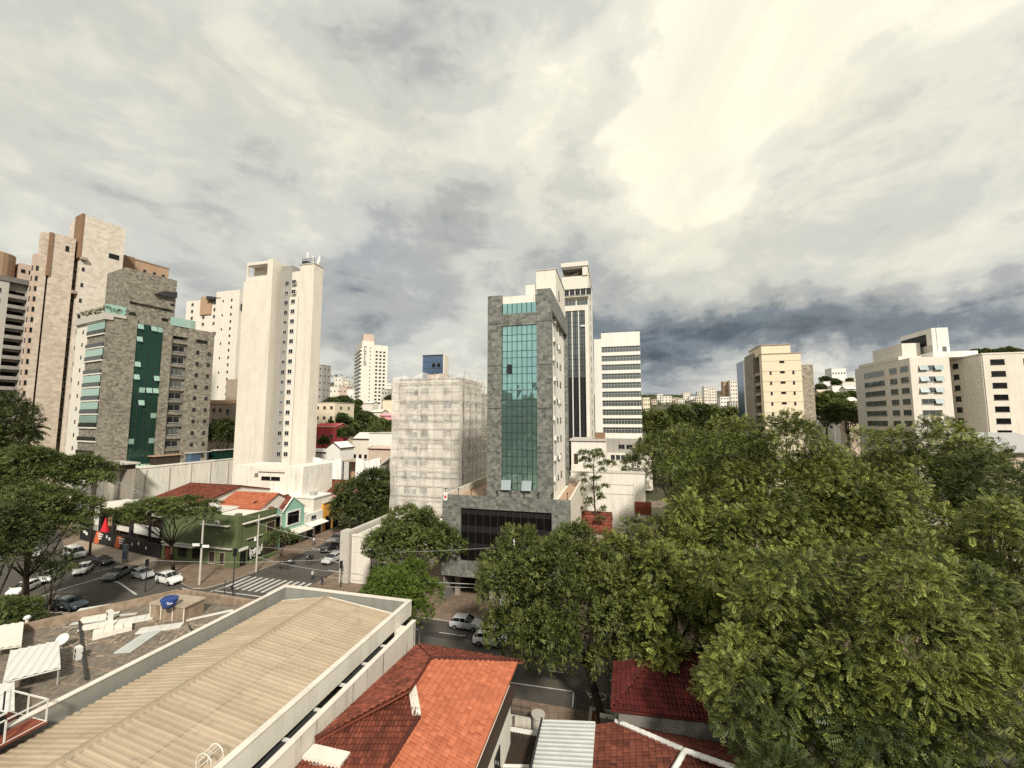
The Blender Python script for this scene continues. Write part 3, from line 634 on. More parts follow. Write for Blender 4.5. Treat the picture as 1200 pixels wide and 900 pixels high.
# ------------------------------------------------------------------ people
def person_mesh(pose, top, legs):
    v = {'pel': (0, 0, .92), 'sp': (0, .0, 1.12), 'ch': (0, -.01, 1.32), 'nk': (0, 0, 1.48), 'hd': (0, .02, 1.58), 'cr': (0, .02, 1.68)}
    st = .26 if pose == 'walk' else .03
    for sg, nm in ((-1, 'l'), (1, 'r')):
        k = sg*st
        v['hip'+nm] = (sg*.1, 0, .88); v['kn'+nm] = (sg*.1, .55*k+.04, .49); v['an'+nm] = (sg*.1, k-.02, .08); v['ft'+nm] = (sg*.11, k+.15, .04)
        v['sh'+nm] = (sg*.19, 0, 1.40); v['el'+nm] = (sg*.25, -.5*k, 1.13); v['wr'+nm] = (sg*.24, -.7*k+.08, .90); v['hn'+nm] = (sg*.235, -.75*k+.12, .82)
    ed = [('pel', 'sp'), ('sp', 'ch'), ('ch', 'nk'), ('nk', 'hd'), ('hd', 'cr')]
    for s in 'lr': ed += [('pel', 'hip'+s), ('hip'+s, 'kn'+s), ('kn'+s, 'an'+s), ('an'+s, 'ft'+s), ('ch', 'sh'+s), ('sh'+s, 'el'+s), ('el'+s, 'wr'+s), ('wr'+s, 'hn'+s)]
    rad = {'pel': .15, 'sp': .13, 'ch': .155, 'nk': .06, 'hd': .095, 'cr': .085}
    for s in 'lr': rad.update({'hip'+s: .1, 'kn'+s: .068, 'an'+s: .048, 'ft'+s: .04, 'sh'+s: .07, 'el'+s: .05, 'wr'+s: .036, 'hn'+s: .034})
    ks = list(v); me = bpy.data.meshes.new('person'); me.from_pydata([v[k] for k in ks], [(ks.index(a), ks.index(b)) for a, b in ed], [])
    o = bpy.data.objects.new('person', me); COL.objects.link(o); md = o.modifiers.new('Skin', 'SKIN'); o.modifiers.new('Subsurf', 'SUBSURF').levels = 1
    for i, k in enumerate(ks): me.skin_vertices[0].data[i].radius = (rad[k], rad[k]); me.skin_vertices[0].data[i].use_root = (k == 'pel')
    dg = bpy.context.evaluated_depsgraph_get(); new = bpy.data.meshes.new_from_object(o.evaluated_get(dg)); bpy.data.objects.remove(o); new.name = 'person'
    for mm in ('skin', top, legs, 'hair', 'rubber'): new.materials.append(MATS[mm])
    for p in new.polygons:
        z, c = p.center.z, p.center
        arm = abs(c.x) > .2 and z < 1.22
        p.material_index = 4 if z < .07 else 2 if z < .93 and not arm else 0 if arm and z < 1.2 else 1 if z < 1.45 else 3 if (z > 1.63 or (z > 1.53 and c.y < .0)) else 0
        p.use_smooth = True
    return new
def person(label, p, heading, pose, top, legs, group):
    o = bpy.data.objects.new('person', person_mesh(pose, top, legs)); COL.objects.link(o); o.location = p; o.rotation_euler = (0, 0, math.radians(-heading))
    return tag(o, label, 'person', group)
# ------------------------------------------------------------------ ground, roads, pavements
def ground():
    mb = MB(); rad = [0, 8, 16, 26, 38, 52, 68, 85, 105, 125, 150, 180, 215, 255, 300, 360, 430, 520, 640, 800, 1000, 1300, 1700, 2300, 3200, 4500, 7000, 11000]
    na = 144; idx = {}
    mb.v.append((0, 0, 0)); idx0 = 0
    for i, r in enumerate(rad[1:]):
        for k in range(na):
            a = 2*math.pi*k/na; x, y = r*math.sin(a), r*math.cos(a); idx[i, k] = len(mb.v); mb.v.append((x, y, T(x, y)))
    def add(f, y, x):
        mb.f.append(f); mb.t.append(0.5); mb.m.append(0)
    for k in range(na):
        j = (k+1) % na; add((idx0, idx[0, j], idx[0, k]), 0, 0)
        for i in range(len(rad)-2): add((idx[i, k], idx[i, j], idx[i+1, j], idx[i+1, k]), 0, 0)
    o = mb.build('ground', 'land', smooth=True); return tag(o, kind='structure')
ground()
Z1 = 0.004
def sheet(name, pts, z, m):
    mb = MB(); mb.face([(p[0], p[1], z) for p in pts], 0)
    n = Vector((0, 0, 0)); P = [Vector((p[0], p[1], 0)) for p in pts]
    if sum(P[i].x*P[(i+1) % len(P)].y-P[(i+1) % len(P)].x*P[i].y for i in range(len(P))) < 0: mb.f[0] = mb.f[0][::-1]
    return struct(name, mb, m)
asph = sheet('road', [GR(-190, -30), GR(90, -30), GR(90, 52), GR(-46.9, 52), GR(-46.9, 118), GR(-60.9, 118), GR(-60.9, 75), GR(-150, 110), GR(-190, 60)], Z1, 'asphalt')
def pave(name, pts, m='pavement_brown', h=0.14, kerbside=True):
    mb = MB(); mb.prism([(p[0], p[1]) for p in pts], 0.0, h, 1, 0); return struct(name, mb, [m, 'kerb'])
S_green = [G(398, 628), G(340, 654), G(300, 670), G(262, 684), G(240, 690), G(226, 690), G(206, 681), G(187, 671.5), G(146, 663), G(75, 640), G(60, 600), GR(-140, 104), GR(-61, 116)]
pave('pavement', S_green, 'pavement_brown')
pave('pavement', [GR(-46.9, 116), GR(-46.9, 55.5), GR(-46, 52.6), GR(-43.5, 51.2), GR(60, 51.2), GR(60, 116)], 'pavement_brown')
pave('pavement', [GR(-48.5, 36), GR(-47.5, 38), GR(-45.5, 39.0), GR(60, 39.0), GR(60, 20), GR(-30, 20)], 'pavement_brown')
pave('pavement', [GR(-48.6, 38.2), GR(-50.3, 38.6), GR(-58, 26), GR(-67.5, 6), GR(-61, 5), GR(-48, 36)], 'pavement_brown')
# paler paving strip in front of the black shop fence
mb = MB(); mb.face([(p.x, p.y, 0.146) for p in (G(93, 634), G(75, 641.5), G(145, 661.5), G(178, 668), G(186, 656))]); struct('pavement', mb, 'pavement_pale')
# dirt bed along the green house
mb = MB(); mb.face([(p.x, p.y, 0.146) for p in (GR(-62, 58), GR(-62, 68), GR(-64.6, 68), GR(-64.6, 59))]); struct('soil_bed', mb, 'pavement_brown')
# painted markings
def marking(pts, m='line_white', z=0.012):
    mb = MB(); P = [(p[0], p[1], z) for p in pts]
    a = sum(P[i][0]*P[(i+1) % len(P)][1]-P[(i+1) % len(P)][0]*P[i][1] for i in range(len(P)))
    mb.face(P if a > 0 else P[::-1]); return struct('road_marking', mb, m)
def line(a, b, w, m='line_white', z=0.012):
    a, b = Vector(a), Vector(b); d = (b-a).normalized(); n = Vector((-d.y, d.x, 0))*w/2; return marking([a-n, b-n, b+n, a+n], m, z)
for k in range(11): s = -60.0+k*1.2; marking([GR(s, 52.4), GR(s+.55, 52.4), GR(s+.55, 57.2), GR(s, 57.2)])
line(GR(-60.4, 51.2), GR(-47.2, 51.2), .25)
line(GR(-60.3, 72), GR(-47.3, 72), .35); line(GR(-54, 73), GR(-54, 92), .15)
for k in range(8): line(GR(-34+k*6.2, 48.4), GR(-30.6+k*6.2, 48.4), .14)
for k in range(8): line(GR(-26+k*6.2, 44.2), GR(-24.4+k*6.2, 44.2), .14)
a, b = G(598, 800), G(672, 810.5); line(a, b, .14); c = G(671, 829); line(b, c, .12)
line(G(580, 817.5), G(676, 833), .16, 'line_yellow'); line(G(503, 724.6), G(600, 737), .18, 'line_yellow')
pl = [G(32, 704), G(78, 689), G(124, 675.5)]; line(pl[0], pl[1], .28); line(pl[1], pl[2], .28)
pl = [G(122, 679.5), G(132, 680.5), G(140, 683), G(149, 689.5), G(160, 697)]
for i in range(4): line(pl[i], pl[i+1], .26)
line(G(124, 679), G(132, 680.4), .9); line(G(132, 665), G(108, 671), .2); line(G(212, 689.5), G(238, 696), .5); line(G(236, 697.5), G(262, 688), .2)
R = random.Random(21)
for u, v, w, l in ((75, 700, 2.2, 5), (150, 690, 1.4, 3.5), (330, 665, 1.6, 4), (365, 660, 2.5, 2.0), (520, 745, 1.2, 6), (560, 745, 2.4, 3), (640, 790, 1.6, 5)):
    p = G(u, v); q = [p+E2*(R.uniform(.8, 1.1)*a*l/2)+E1*(R.uniform(.8, 1.1)*c*w/2) for a, c in ((-1, -1), (1, -1), (1, 1), (-1, 1))]; marking(q, 'asphalt_patch', .008)
def text_mesh(s, size, ext=0.0):
    cu = bpy.data.curves.new('txt', 'FONT'); cu.body = s; cu.size = size; cu.extrude = ext; o = bpy.data.objects.new('txt', cu); COL.objects.link(o)
    me = bpy.data.meshes.new_from_object(o.evaluated_get(bpy.context.evaluated_depsgraph_get())); bpy.data.objects.remove(o); return me
me = text_mesh('VAGA', 1.5); me.materials.append(MATS['line_white']); o = bpy.data.objects.new('road_marking', me); COL.objects.link(o)
p = G(682, 810); o.location = (p.x+4.25, p.y-0.9, 0.013); o.rotation_euler = (0, 0, math.pi-AG); tag(o, kind='structure')

# ------------------------------------------------------------------ the green stone office tower in the middle
def green_tower():
    b = Bld('office_tower', 'green stone office tower with teal glass front rising from a wide black-windowed stone base', 'office building', 520, 60, AG, z=0)
    X1 = b.xf(667); xl, xr = b.xf(569.5), b.xf(646); zt = b.zf(579.5)
    D = 24.0
    mb = MB()          # podium: stone skin round the black window, open undercroft below
    gx0, gx1, gz0, gz1 = b.xf(541), b.xf(645.5), b.zf(655), b.zf(594); z0 = 4.0
    mb.box(0, gx0, 0, .5, z0, zt); mb.box(gx1, X1, 0, .5, z0, zt); mb.box(gx0, gx1, 0, .5, gz1, zt); mb.box(gx0, gx1, 0, .5, z0, gz0)
    b.part('podium_front', mb, 'green_stone')
    mb = MB(); mb.box(0.02, X1-.02, .5, D, z0+.02, zt-1.2); mb.box(0.02, .3, .5, D, zt-1.2, zt); mb.box(X1-.32, X1-.02, .5, D, zt-1.2, zt); mb.box(.3, X1-.32, D-.3, D, zt-1.2, zt); b.part('podium', mb, 'cream')
    mb = MB(); mb.box(.3, xl-.01, .5, D-.3, zt-1.19, zt-1.1); mb.box(xr+.01, X1-.33, .5, D-.3, zt-1.19, zt-1.1); b.part('terrace', mb, 'tan')
    h = gz1-gz0
    for i in range(3):
        q = MB(); za, zb = gz0+h*i/3, gz0+h*(i+1)/3; q.box(gx0, gx1, .32, .49, za, zb-.9, 0); q.box(gx0, gx1, .28, .49, zb-.9, zb, 1)
        n = 12
        for k in range(1, n): x = gx0+(gx1-gx0)*k/n; q.box(x-.03, x+.03, .26, .32, za, zb, 2)
        b.part('window', q, ['glass_black', 'black_paint', 'dark_brown'])
    for i in range(4):
        q = MB(); x = 1.2+i*(X1-2.4)/3; q.box(x-.35, x+.35, 3.0, 3.7, 0, z0, 0); b.part('column', q, 'concrete')
    q = MB(); q.box(.2, X1-.2, 11, 11.3, 0, z0, 0); q.box(.05, .3, .5, 11, 0, z0); b.part('undercroft_wall', q, 'dark_concrete')
    q = MB(); q.box(5.8, 6.9, 2.2, 2.3, 2.0, 3.4); b.part('sign', q, 'clean_white')
    q = MB(); q.box(8.3, 12.6, 1.2, 1.5, .2, 3.5); b.part('gate_panel', q, 'clean_white')
    for i in range(10):
        x = .4+i*(X1-.8)/9; q = MB(); q.tube((x, .2, zt), (x, .2, zt+.85), .05, .04, 6); q.box(x-.1, x+.1, .1, .3, zt+.8, zt+.95); b.part('terrace_light', q, 'dark_metal')
    q = MB(); q.box(.15, .75, -.03, .0, zt-.8, zt+.35, 0); q.box(.3, .6, -.05, -.03, zt-.5, zt-.1, 1); b.part('notice', q, ['clean_white', 'red_cloth'])
    # tower
    y0 = .55; Dt = 19.0; zT = b.zf(346, xl); g0, g1 = b.xf(586.5), b.xf(628.5)
    mb = MB(); mb.box(xl, g0, y0, y0+5, zt, zT); mb.box(g1, xr, y0, y0+1.2, zt, zT+.5)
    zb1, zb2, zb3 = b.zf(385), b.zf(371.5), b.zf(359.5)
    mb.box(g0, g1, y0+.05, y0+1, zb1, zb2); mb.box(g0, g1, y0+.05, y0+1, zt, zt+.9)
    yE = b.yf(666.5, xr); yE = min(max(yE, 12), 24); Dt = yE
    mb.box(xr-.55, xr, y0+1.2, Dt, zT-2.4, zT+.5); mb.box(xr-.9, xr, Dt-1.2, Dt, zt-1.0, zT-2.4)
    mb.box(xl, xl+.4, y0+5, Dt, zt, zT)
    b.part('stone_facing', mb, 'green_stone')
    for z in np.arange(zt+6.2, zT, 6.2):
        for xa, xb in ((xl-.03, g0-.05), (g1+.05, xr+.02)): q = MB(); q.box(xa, xb, y0-.02, y0+1, z, z+.07); b.part('stone_joint', q, 'dark_metal')
    mb = MB(); mb.box(xl+.41, xr-.6, y0+1.21, Dt-.05, zt-1.0, zT-.6); mb.box(g0+.02, g1-.02, y0+.4, y0+1.2, zb3, b.zf(351)); b.part('wall', mb, 'stained_white')
    # curtain wall: floors are panes of their own, opening lights beside them
    nfl = 10; zz = np.linspace(zt+.9, zb1, nfl+1)
    for i in range(nfl):
        q = MB(); nx = 7
        for k in range(nx):
            x0_, x1_ = g0+(g1-g0)*k/nx, g0+(g1-g0)*(k+1)/nx; dz = (zz[i+1]-zz[i])
            for a, c in ((0, .42), (.42, 1)):
                R = random.Random(i*31+k*7+int(a*9)); t = .01
                q.face([(x0_, y0+.3+R.uniform(-t, t), zz[i]+dz*a), (x1_, y0+.3+R.uniform(-t, t), zz[i]+dz*a), (x1_, y0+.3+R.uniform(-t, t), zz[i]+dz*c), (x0_, y0+.3+R.uniform(-t, t), zz[i]+dz*c)])
        for k in range(nx+1): x = g0+(g1-g0)*k/nx; q.box(x-.035, x+.035, y0+.22, y0+.3, zz[i], zz[i+1], 1)
        for a in (0, .42): z = zz[i]+dz*a; q.box(g0, g1, y0+.24, y0+.32, z-.03, z+.03, 1)
        b.part('curtain_wall', q, ['glass_teal', 'dark_metal'])
    for i, k, w in ((0, 0, 2), (0, 4, 2), (7, 1, 1), (3, 2, 0)):
        if w == 0: continue
        dx = (g1-g0)/7; x0_ = g0+k*dx; q = MB(); z = zz[i]+.1
        q.hexa([(x0_, y0-.35, z), (x0_+dx*w-.1, y0-.35, z), (x0_+dx*w-.1, y0-.3, z), (x0_, y0-.3, z), (x0_, y0+.2, z+1.3), (x0_+dx*w-.1, y0+.2, z+1.3), (x0_+dx*w-.1, y0+.25, z+1.3), (x0_, y0+.25, z+1.3)])
        b.part('opening_light', q, 'glass_pale' if w == 2 else 'glass_dark')
    q = MB(); q.box(g0+.02, g1-.02, y0+.3, y0+.6, zb2, zb3, 0)
    for k in range(8): x = g0+.05+(g1-g0-.1)*k/7; q.box(x-.04, x+.04, y0+.22, y0+.3, zb2, zb3, 1)
    b.part('window', q, ['glass_teal', 'dark_metal'])
    zs = [zt+1.2+3.05*i for i in range(9)]
    win(b, 'R', [y0+1.9], xr-.6, zs, .9, 1.7, 'small'); win(b, 'R', [y0+9.6], xr-.6, zs, .8, .8, 'small'); win(b, 'R', [y0+13.2], xr-.6, zs, 1.0, .9, 'small')
    for i, z in enumerate(zs): 
        put(ac_mesh(), 'air_conditioner', b.e, (xr-.6, y0+5.2+.5*(i % 3), z+.4), math.pi/2)
        if i % 3 == 1: put(ac_mesh(), 'air_conditioner', b.e, (xr-.6, y0+11.2, z+.1), math.pi/2)
    q = MB(); q.tube((xr-.5, y0+6.8, zt), (xr-.5, y0+6.8, zT-3), .07, .07, 6); q.tube((xr-.5, y0+7.6, zt), (xr-.5, y0+7.6, zT-3), .05, .05, 6); b.part('drainpipe', q, 'grey_metal')
    # white plant block on the roof
    yb = 8.5; bx0, bx1, bx2 = b.xf(616, yb), b.xf(629, yb), b.xf(653, yb); zl_, zh = b.zf(335, 8, yb), b.zf(320.5, 8, yb)
    mb = MB(); mb.box(bx1, bx2, yb, Dt-1, zT-.59, zh); mb.box(bx0, bx1-.01, yb+.4, Dt-1.4, zT-.59, zl_); b.part('plant_block', mb, 'warm_white')
    q = MB(); q.box(bx1-.05, bx2+.1, yb-.1, Dt-.9, zh, zh+.18); b.part('coping', q, 'light_grey')
    win(b, 'F', [bx0+.5+i*.55 for i in range(4)], yb+.4, [zT+.4], .42, 1.5, 'small'); win(b, 'R', [yb+3.0], bx2, [zT+2.0], .7, 1.6, 'small')
    return b
green_tower()
# broad steps from the kerb to the undercroft
def steps():
    t = thing('entrance_steps', 'broad shallow stone steps from the kerb up to the dark undercroft of the green tower', 'steps', GR(-9.5, 52.2, .14), -AG)
    for i in range(6):
        q = MB(); q.box(-.9-.05*i, 12, .05+i*.7, 7, 0.12*i, 0.12*(i+1)); q.build('step', 'pavement_pale' if i % 2 else 'pavement_brown', t)
steps()
q = MB(); q.box(0, 1.6, 0, .5, 0, 4.0); q.box(1.6, 1.95, -.35, .5, 0, 4.2); o = q.build('side_wall', 'light_grey'); o.location = GR(-11.6, 55.6, .14); o.rotation_euler = (0, 0, -AG); tag(o, 'grey plastered side wall left of the broad stone steps', 'wall')
R = random.Random(4); q = MB(); pts = [(math.cos(a)*R.uniform(.8, 1.5), math.sin(a)*R.uniform(.7, 1.2)) for a in np.linspace(0, 6.0, 12)]
for i in range(12): q.face([(0, 0, .55), (*pts[i], .02), (*pts[(i+1) % 12], .02)])
o = q.build('soil_mound', 'soil', smooth=True); o.location = GR(-12.3, 53.6, .14); tag(o, 'red brown mound of bare soil beside the foot of the stone steps', 'soil mound')

# ------------------------------------------------------------------ building wrapped in netting
def net_building():
    b = Bld('wrapped_building', 'apartment block under repair wrapped in torn white netting and scaffolding', 'building', 542, 85, AG, z=0)
    x0 = b.xf(460); y1 = b.yf(571); H_ = b.zf(439)
    mb = MB(); mb.box(x0+1.1, -1.1, 1.1, y1-1, 0, H_-.8); b.part('wall', mb, 'cream')
    q = MB(); q.box(x0+.9, -.9, .9, y1-.8, H_-.8, H_-.45); b.part('roof', q, 'dark_concrete')
    q = MB(); q.box(x0+6, x0+9.5, 5, 9, H_-.45, H_+.9); b.part('roof_hut', q, 'tan')
    zs = [1.0+3.05*i for i in range(11)]
    W_ = -x0-2.2
    win(b, 'F', [x0+1.1+W_*.10, x0+1.1+W_*.36, x0+1.1+W_*.74], 1.1, zs, 1.9, 1.5, 'louver'); win(b, 'F', [x0+1.1+W_*.24], 1.1, zs, .9, 1.0, 'small')
    win(b, 'R', [2.5, 6.5, 10.5], -1.1, zs, 1.6, 1.4, 'louver')
    for i in range(1, 11): q = MB(); q.box(x0+.75, -.75, .75, 1.08, 3.05*i-.3, 3.05*i-.06); b.part('floor_band', q, 'pinkish')
    q = MB()           # scaffold standards, ledgers, planks
    xs = np.linspace(x0+.25, -.25, 9); ys = np.linspace(.25, y1-.3, 7); zl = np.arange(2, H_+.1, 2.0)
    for x in xs:
        q.tube((x, -.28, 0), (x, -.28, H_+.5), .036, .036, 5); q.tube((x, .8, 0), (x, .8, H_), .035, .035, 5)
    for y in ys:
        q.tube((.35, y, 0), (.35, y, H_+.6+.5*math.sin(y*3)), .05, .05, 5); q.tube((-.8, y, 0), (-.8, y, H_), .035, .035, 5); q.tube((x0+.25, y, 0), (x0+.25, y, H_), .035, .035, 5)
    for z in zl: q.tube((x0+.2, -.28, z), (-.2, -.28, z), .03, .03, 5); q.tube((.35, .2, z), (.35, y1-.2, z), .045, .045, 5); q.tube((x0+.25, .2, z), (x0+.25, y1-.2, z), .03, .03, 5)
    for i in range(0, 8, 2):
        for z in zl[::3]: q.tube((xs[i], .22, z-1.9), (xs[i+1], .22, z), .028, .028, 5)
    b.part('scaffolding', q, 'light_grey')
    q = MB()
    for z in zl[2::2]: q.box(x0+.3, -.3, .3, .75, z+.05, z+.1); q.box(-.75, -.3, .8, y1-.3, z+.05, z+.1)
    b.part('scaffold_boards', q, 'taupe')
    def net(P0, P1, seed, name):
        R = np.random.RandomState(seed); P0, P1 = np.array(P0, float), np.array(P1, float); nx, nz = 34, 64; d = P1-P0; L = np.linalg.norm(d[:2]); nrm = np.array((d[1], -d[0], 0))/L
        q = MB(); ph = R.uniform(0, 6, 8)
        for i in range(nz+1):
            for k in range(nx+1):
                u, w = k/nx, i/nz; top = H_+.15+.5*math.sin(u*9+ph[0])*.6+.35*math.sin(u*23+ph[1]) 
                off = .16*math.sin(u*8*math.pi+ph[2])*abs(math.sin(w*10+ph[3]))+.10*math.sin(u*31+w*17+ph[4])+.06*math.sin(w*60+u*12)
                p = P0+d*u+nrm*(off+.05); q.v.append((p[0], p[1], w*top if i < nz else top))
        for i in range(nz):
            for k in range(nx): a = i*(nx+1)+k; q.f.append((a, a+1, a+nx+2, a+nx+1)); q.m.append(0); q.t.append(.5)
        b.part(name, q, 'debris_net', smooth=True)
    net((x0-.1, -.05, 0), (.05, -.05, 0), 3, 'netting'); net((.1, -.05, 0), (.1, y1, 0), 9, 'netting'); net((x0-.1, y1, 0), (x0-.1, -.05, 0), 12, 'netting')
    return b
net_building()

# ------------------------------------------------------------------ left block
def stone_block():         # grey stone apartments with the green glass shaft
    b = Bld('apartment_block', 'grey stone apartment block with a dark green glass shaft and glazed balconies', 'apartment building', 115.5, 100, AL-math.pi/2, z=0)
    xe = b.xf(245); yl = b.yf(80); z1, z2 = b.zf(367, 0), b.zf(326, 14)
    c = [b.xf(u) for u in (152, 184, 195, 214)]
    mb = MB(); mb.box(0, c[0], 0, 12, 0, z1); mb.box(c[1], c[2], 0, 12, 0, z1); mb.box(c[3], xe, 0, 16, 0, z1-.2); mb.box(c[2], c[3], 0.9, 12, 0, z1-3)
    mb.box(c[0]-2.4, c[2]+1.2, 2.5, 13, z1-.01, z2); mb.box(c[2], c[3], .2, 12, z1-3, z1)
    b.part('wall', mb, 'grey_stone')
    q = MB(); q.box(c[0], c[1], .5, 12, z1-2.0, z1+.02); q.box(c[0]-.6, c[2]+.3, 1.9, 2.49, z1+4.6, z1+5.2); b.part('glass_shaft_head', q, 'grey_stone')
    q = MB(); q.hexa([(c[0]+4, 1.6, z2-5.6), (c[2]+1.1, 1.6, z2-5.4), (c[2]+1.1, 2.5, z2-5.2), (c[0]+4, 2.5, z2-5.4), (c[0]+6, 1.6, z2-4.2), (c[2]+1.1, 1.6, z2-3.6), (c[2]+1.1, 2.5, z2-3.4), (c[0]+6, 2.5, z2-4.0)]); b.part('canopy', q, 'dark_metal')
    fl = 3.37; nf = int((z1-2)//fl)
    R = random.Random(7)
    for i in range(nf):
        z = 1+i*fl; q = MB(); q.box(c[0], c[1], .45, .8, z, z+fl, 0); n = 4
        for k in range(n+1): x = c[0]+(c[1]-c[0])*k/n; q.box(x-.05, x+.05, .38, .46, z, z+fl, 1)
        for zz in (z, z+fl*.55): q.box(c[0], c[1], .38, .46, zz-.05, zz+.05, 1)
        b.part('curtain_wall', q, ['glass_green', 'dark_metal'])
        for k in range(n):
            if R.random() < .36:
                dx = (c[1]-c[0])/n; x = c[0]+k*dx+.1; q = MB(); zz = z+fl*.56; e = R.choice((0, .5))
                q.hexa([(x, .3-e, zz), (x+dx-.2, .3-e, zz), (x+dx-.2, .36-e, zz), (x, .36-e, zz), (x, .3, zz+1.35), (x+dx-.2, .3, zz+1.35), (x+dx-.2, .36, zz+1.35), (x, .36, zz+1.35)]); b.part('opening_light', q, 'glass_pale_green')
    zs = [1.6+fl*i for i in range(nf)]
    win(b, 'F', [c[2]+.4], .9, zs, c[3]-c[2]-.8, 1.7, lambda p, z: R.choice(['grey', 'dark', 'dark']))
    for i in range(nf): q = MB(); q.box(c[2]+.05, c[3]-.05, .3, .89, .5+fl*i, 1.25+fl*i); b.part('balcony_front', q, 'dark_concrete' if i % 2 else 'grey_stone')
    win(b, 'F', [c[3]+2.2, c[3]+5.2], 0, zs[:-1], .8, .9, 'small'); win(b, 'F', [c[3]+2.0], 0, [zs[-1]], 3.0, .9, 'black'); win(b, 'F', [c[1]+2.2], 2.5, [z1+2.0, z1+6], .9, .5, 'black')
    win(b, 'F', [c[0]-1, c[1]+.4], 2.5, [z1+1.2, z1+4.2], 1.4, .7, 'black')
    # left face: white pillar and deep balconies
    mb = MB(); mb.box(0.02, 1.2, 12, yl, 0, z1-2.2); mb.box(0.0, 1.0, 7.9*yl/12 if yl < 12 else yl*.62, yl-.02, 0, z1-.3) if False else None
    ya, yb = .6, yl*.60
    mb = MB(); mb.box(-.02, 4, yb, yl, 0, z1-1.0); b.part('pillar', mb, 'warm_white')
    q = MB(); q.box(2.2, 2.6, ya, yb, 0, z1-2); b.part('balcony_back_wall', q, 'dark_room')
    for i in range(nf+1):
        z = .6+fl*i; q = MB(); q.box(-.35, 2.2, ya, yb-.02, z-.35, z); b.part('balcony_floor', q, 'warm_white')
        if i < nf:
            q = MB(); q.box(-.3, -.24, ya, yb-.05, z, z+1.0); b.part('balustrade', q, 'glass_dark')
            k = R.random()
            if k < .62:
                q = MB(); q.box(-.22, -.16, ya+ (0 if k < .4 else yb*.4), yb-.05, z+1.1, z+fl-.5); b.part('balcony_glazing', q, 'glass_pale_green' if k < .5 else 'glass_green')
    win(b, 'L', [yb+(yl-yb)*.35], -.02, zs, .6, .8, 'small')
    q = MB(); q.box(-.6, 1, -.3, yl, z1-1.6, z1+.05); q.box(1, c[0]-2.41, -.3, 0, z1-.7, z1+.04); b.part('roof_edge', q, 'light_grey')
    q = MB(); q.box(c[0]-6.5, c[0]-2.45, .2, .3, z1+.05, z1+2.4); b.part('glass_screen', q, 'glass_pale_green')
    q = MB(); q.box(c[1]+1.3, c[3]+1.5, -.05, .1, z1-.18, z1+2.2); b.part('glass_screen', q, 'glass_pale_green')
    # planted roof edge
    L = [(-.2, k*1.6, z1+.9, .9, 1.0, .9) for k in range(int(yl/1.6))]+[(k*1.5+.5, .3, z1+.8, .9, .6, .8) for k in range(4)]
    put(crown_mesh('roof_plants', L, 260, .5, 'small', 'leaf_dark', 4), 'roof_plants', b.e, (0, 0, 0))
    q = MB(); q.box(xe-.2, xe+.3, -.1, 1, z1-.9, z1+.1); b.part('coping', q, 'dark_concrete')
stone_block()
def cream_tower():         # tallest on the left: pale stone slabs
    b = Bld('apartment_tower', 'tall pale stone tower of stepped slabs with brown recesses, tallest on the left', 'apartment building', 25, 116, AL-math.pi/2, z=0)
    X = lambda u: b.xf(u)
    zA, zB, zP = b.zf(275, X(50)), b.zf(259, X(95)), b.zf(297, 0)
    mb = MB(); mb.box(X(28), X(37), .5, 3, 0, zA-.5); mb.box(X(40), X(68.5), 0, 4, 0, zA); b.part('wall', mb, 'cream_stone')
    mb = MB(); mb.box(X(75), X(126), -1.2, 10, 0, zB); b.part('slab', mb, 'pale_stone')
    q = MB(); q.box(X(71.5), X(75)-.01, -1.25, 4, zB-14, zB+.3); q.box(X(36), X(40.5), -.3, 3, zA-13.5, zA-.2); b.part('overhang_box', q, 'brown_plaster')
    q = MB(); q.box(X(73), X(82), -2.2, -1.21, zB-14.6, zB-13.8); b.part('ledge', q, 'taupe'); q = MB(); q.box(X(68), X(75), -1.2, 1, zA-17.5, zA-16.6); b.part('ledge', q, 'taupe')
    q = MB(); q.box(X(36), X(40), 1.2, 6, 0, zA-13.5); q.box(X(68.5), X(75), 1.8, 6, 0, zA-2); b.part('recess', q, 'dark_brown')
    zs = [2+3.1*i for i in range(25)]
    win(b, 'F', [X(69.3)], 1.8, zs, 1.3, 1.7, lambda p, z: 'dark' if (z*7) % 5 < 3.6 else 'brown'); 
    mb = MB(); mb.box(X(22), X(28)-.01, .9, 3.2, 0, zP); b.part('side_wing', mb, 'pinkish'); win(b, 'F', [X(24.5)], .9, zs[:23], .9, 1.3, 'small'); win(b, 'L', [1.6], X(22), zs[:23], .8, 1.3, 'small')
    win(b, 'F', [X(77)], -1.2, [zB-18-5*i for i in range(9)], .6, 1.1, 'small'); win(b, 'F', [X(108)], -1.2, [zB-11.5], 2.6, 1.5, 'black'); win(b, 'F', [X(56.5)], 0, [zA-4.6], .8, 1.6, 'black')
    yb = 14; mb = MB(); mb.box(b.xf(118, yb), b.xf(137, yb)-.02, yb-3.5, yb+12, 0, b.zf(303, 25, yb)); b.part('rear_wing', mb, 'brown_plaster')
    mb = MB(); mb.box(b.xf(137, yb), b.xf(179, yb), yb-3.4, yb+12, 0, b.zf(305, 25, yb)); b.part('rear_wing', mb, 'tan'); zr = b.zf(305, 25, yb)
    win(b, 'F', [b.xf(148, yb), b.xf(160, yb), b.xf(171, yb)], yb-3.4, [zr-4.4], .9, 1.6, 'small'); win(b, 'F', [b.xf(124, yb)], yb-3.5, [zr-7-4.5*i for i in range(5)], 2.4, 1.4, 'black')
    q = MB(); q.box(b.xf(136, yb), b.xf(180, yb), yb-3.6, yb+12.1, zr, zr+.4); b.part('coping', q, 'taupe')
    q = MB()
    for u, h in ((92, 2.2), (99, 1.2), (104, 1.0), (118, 1.8)): q.tube((X(u), 3, zB), (X(u), 3, zB+h), .07, .04, 5); q.box(X(u)-.4, X(u)+.4, 2.5, 3.3, zB, zB+.5)
    b.part('roof_aerials', q, 'dark_metal')
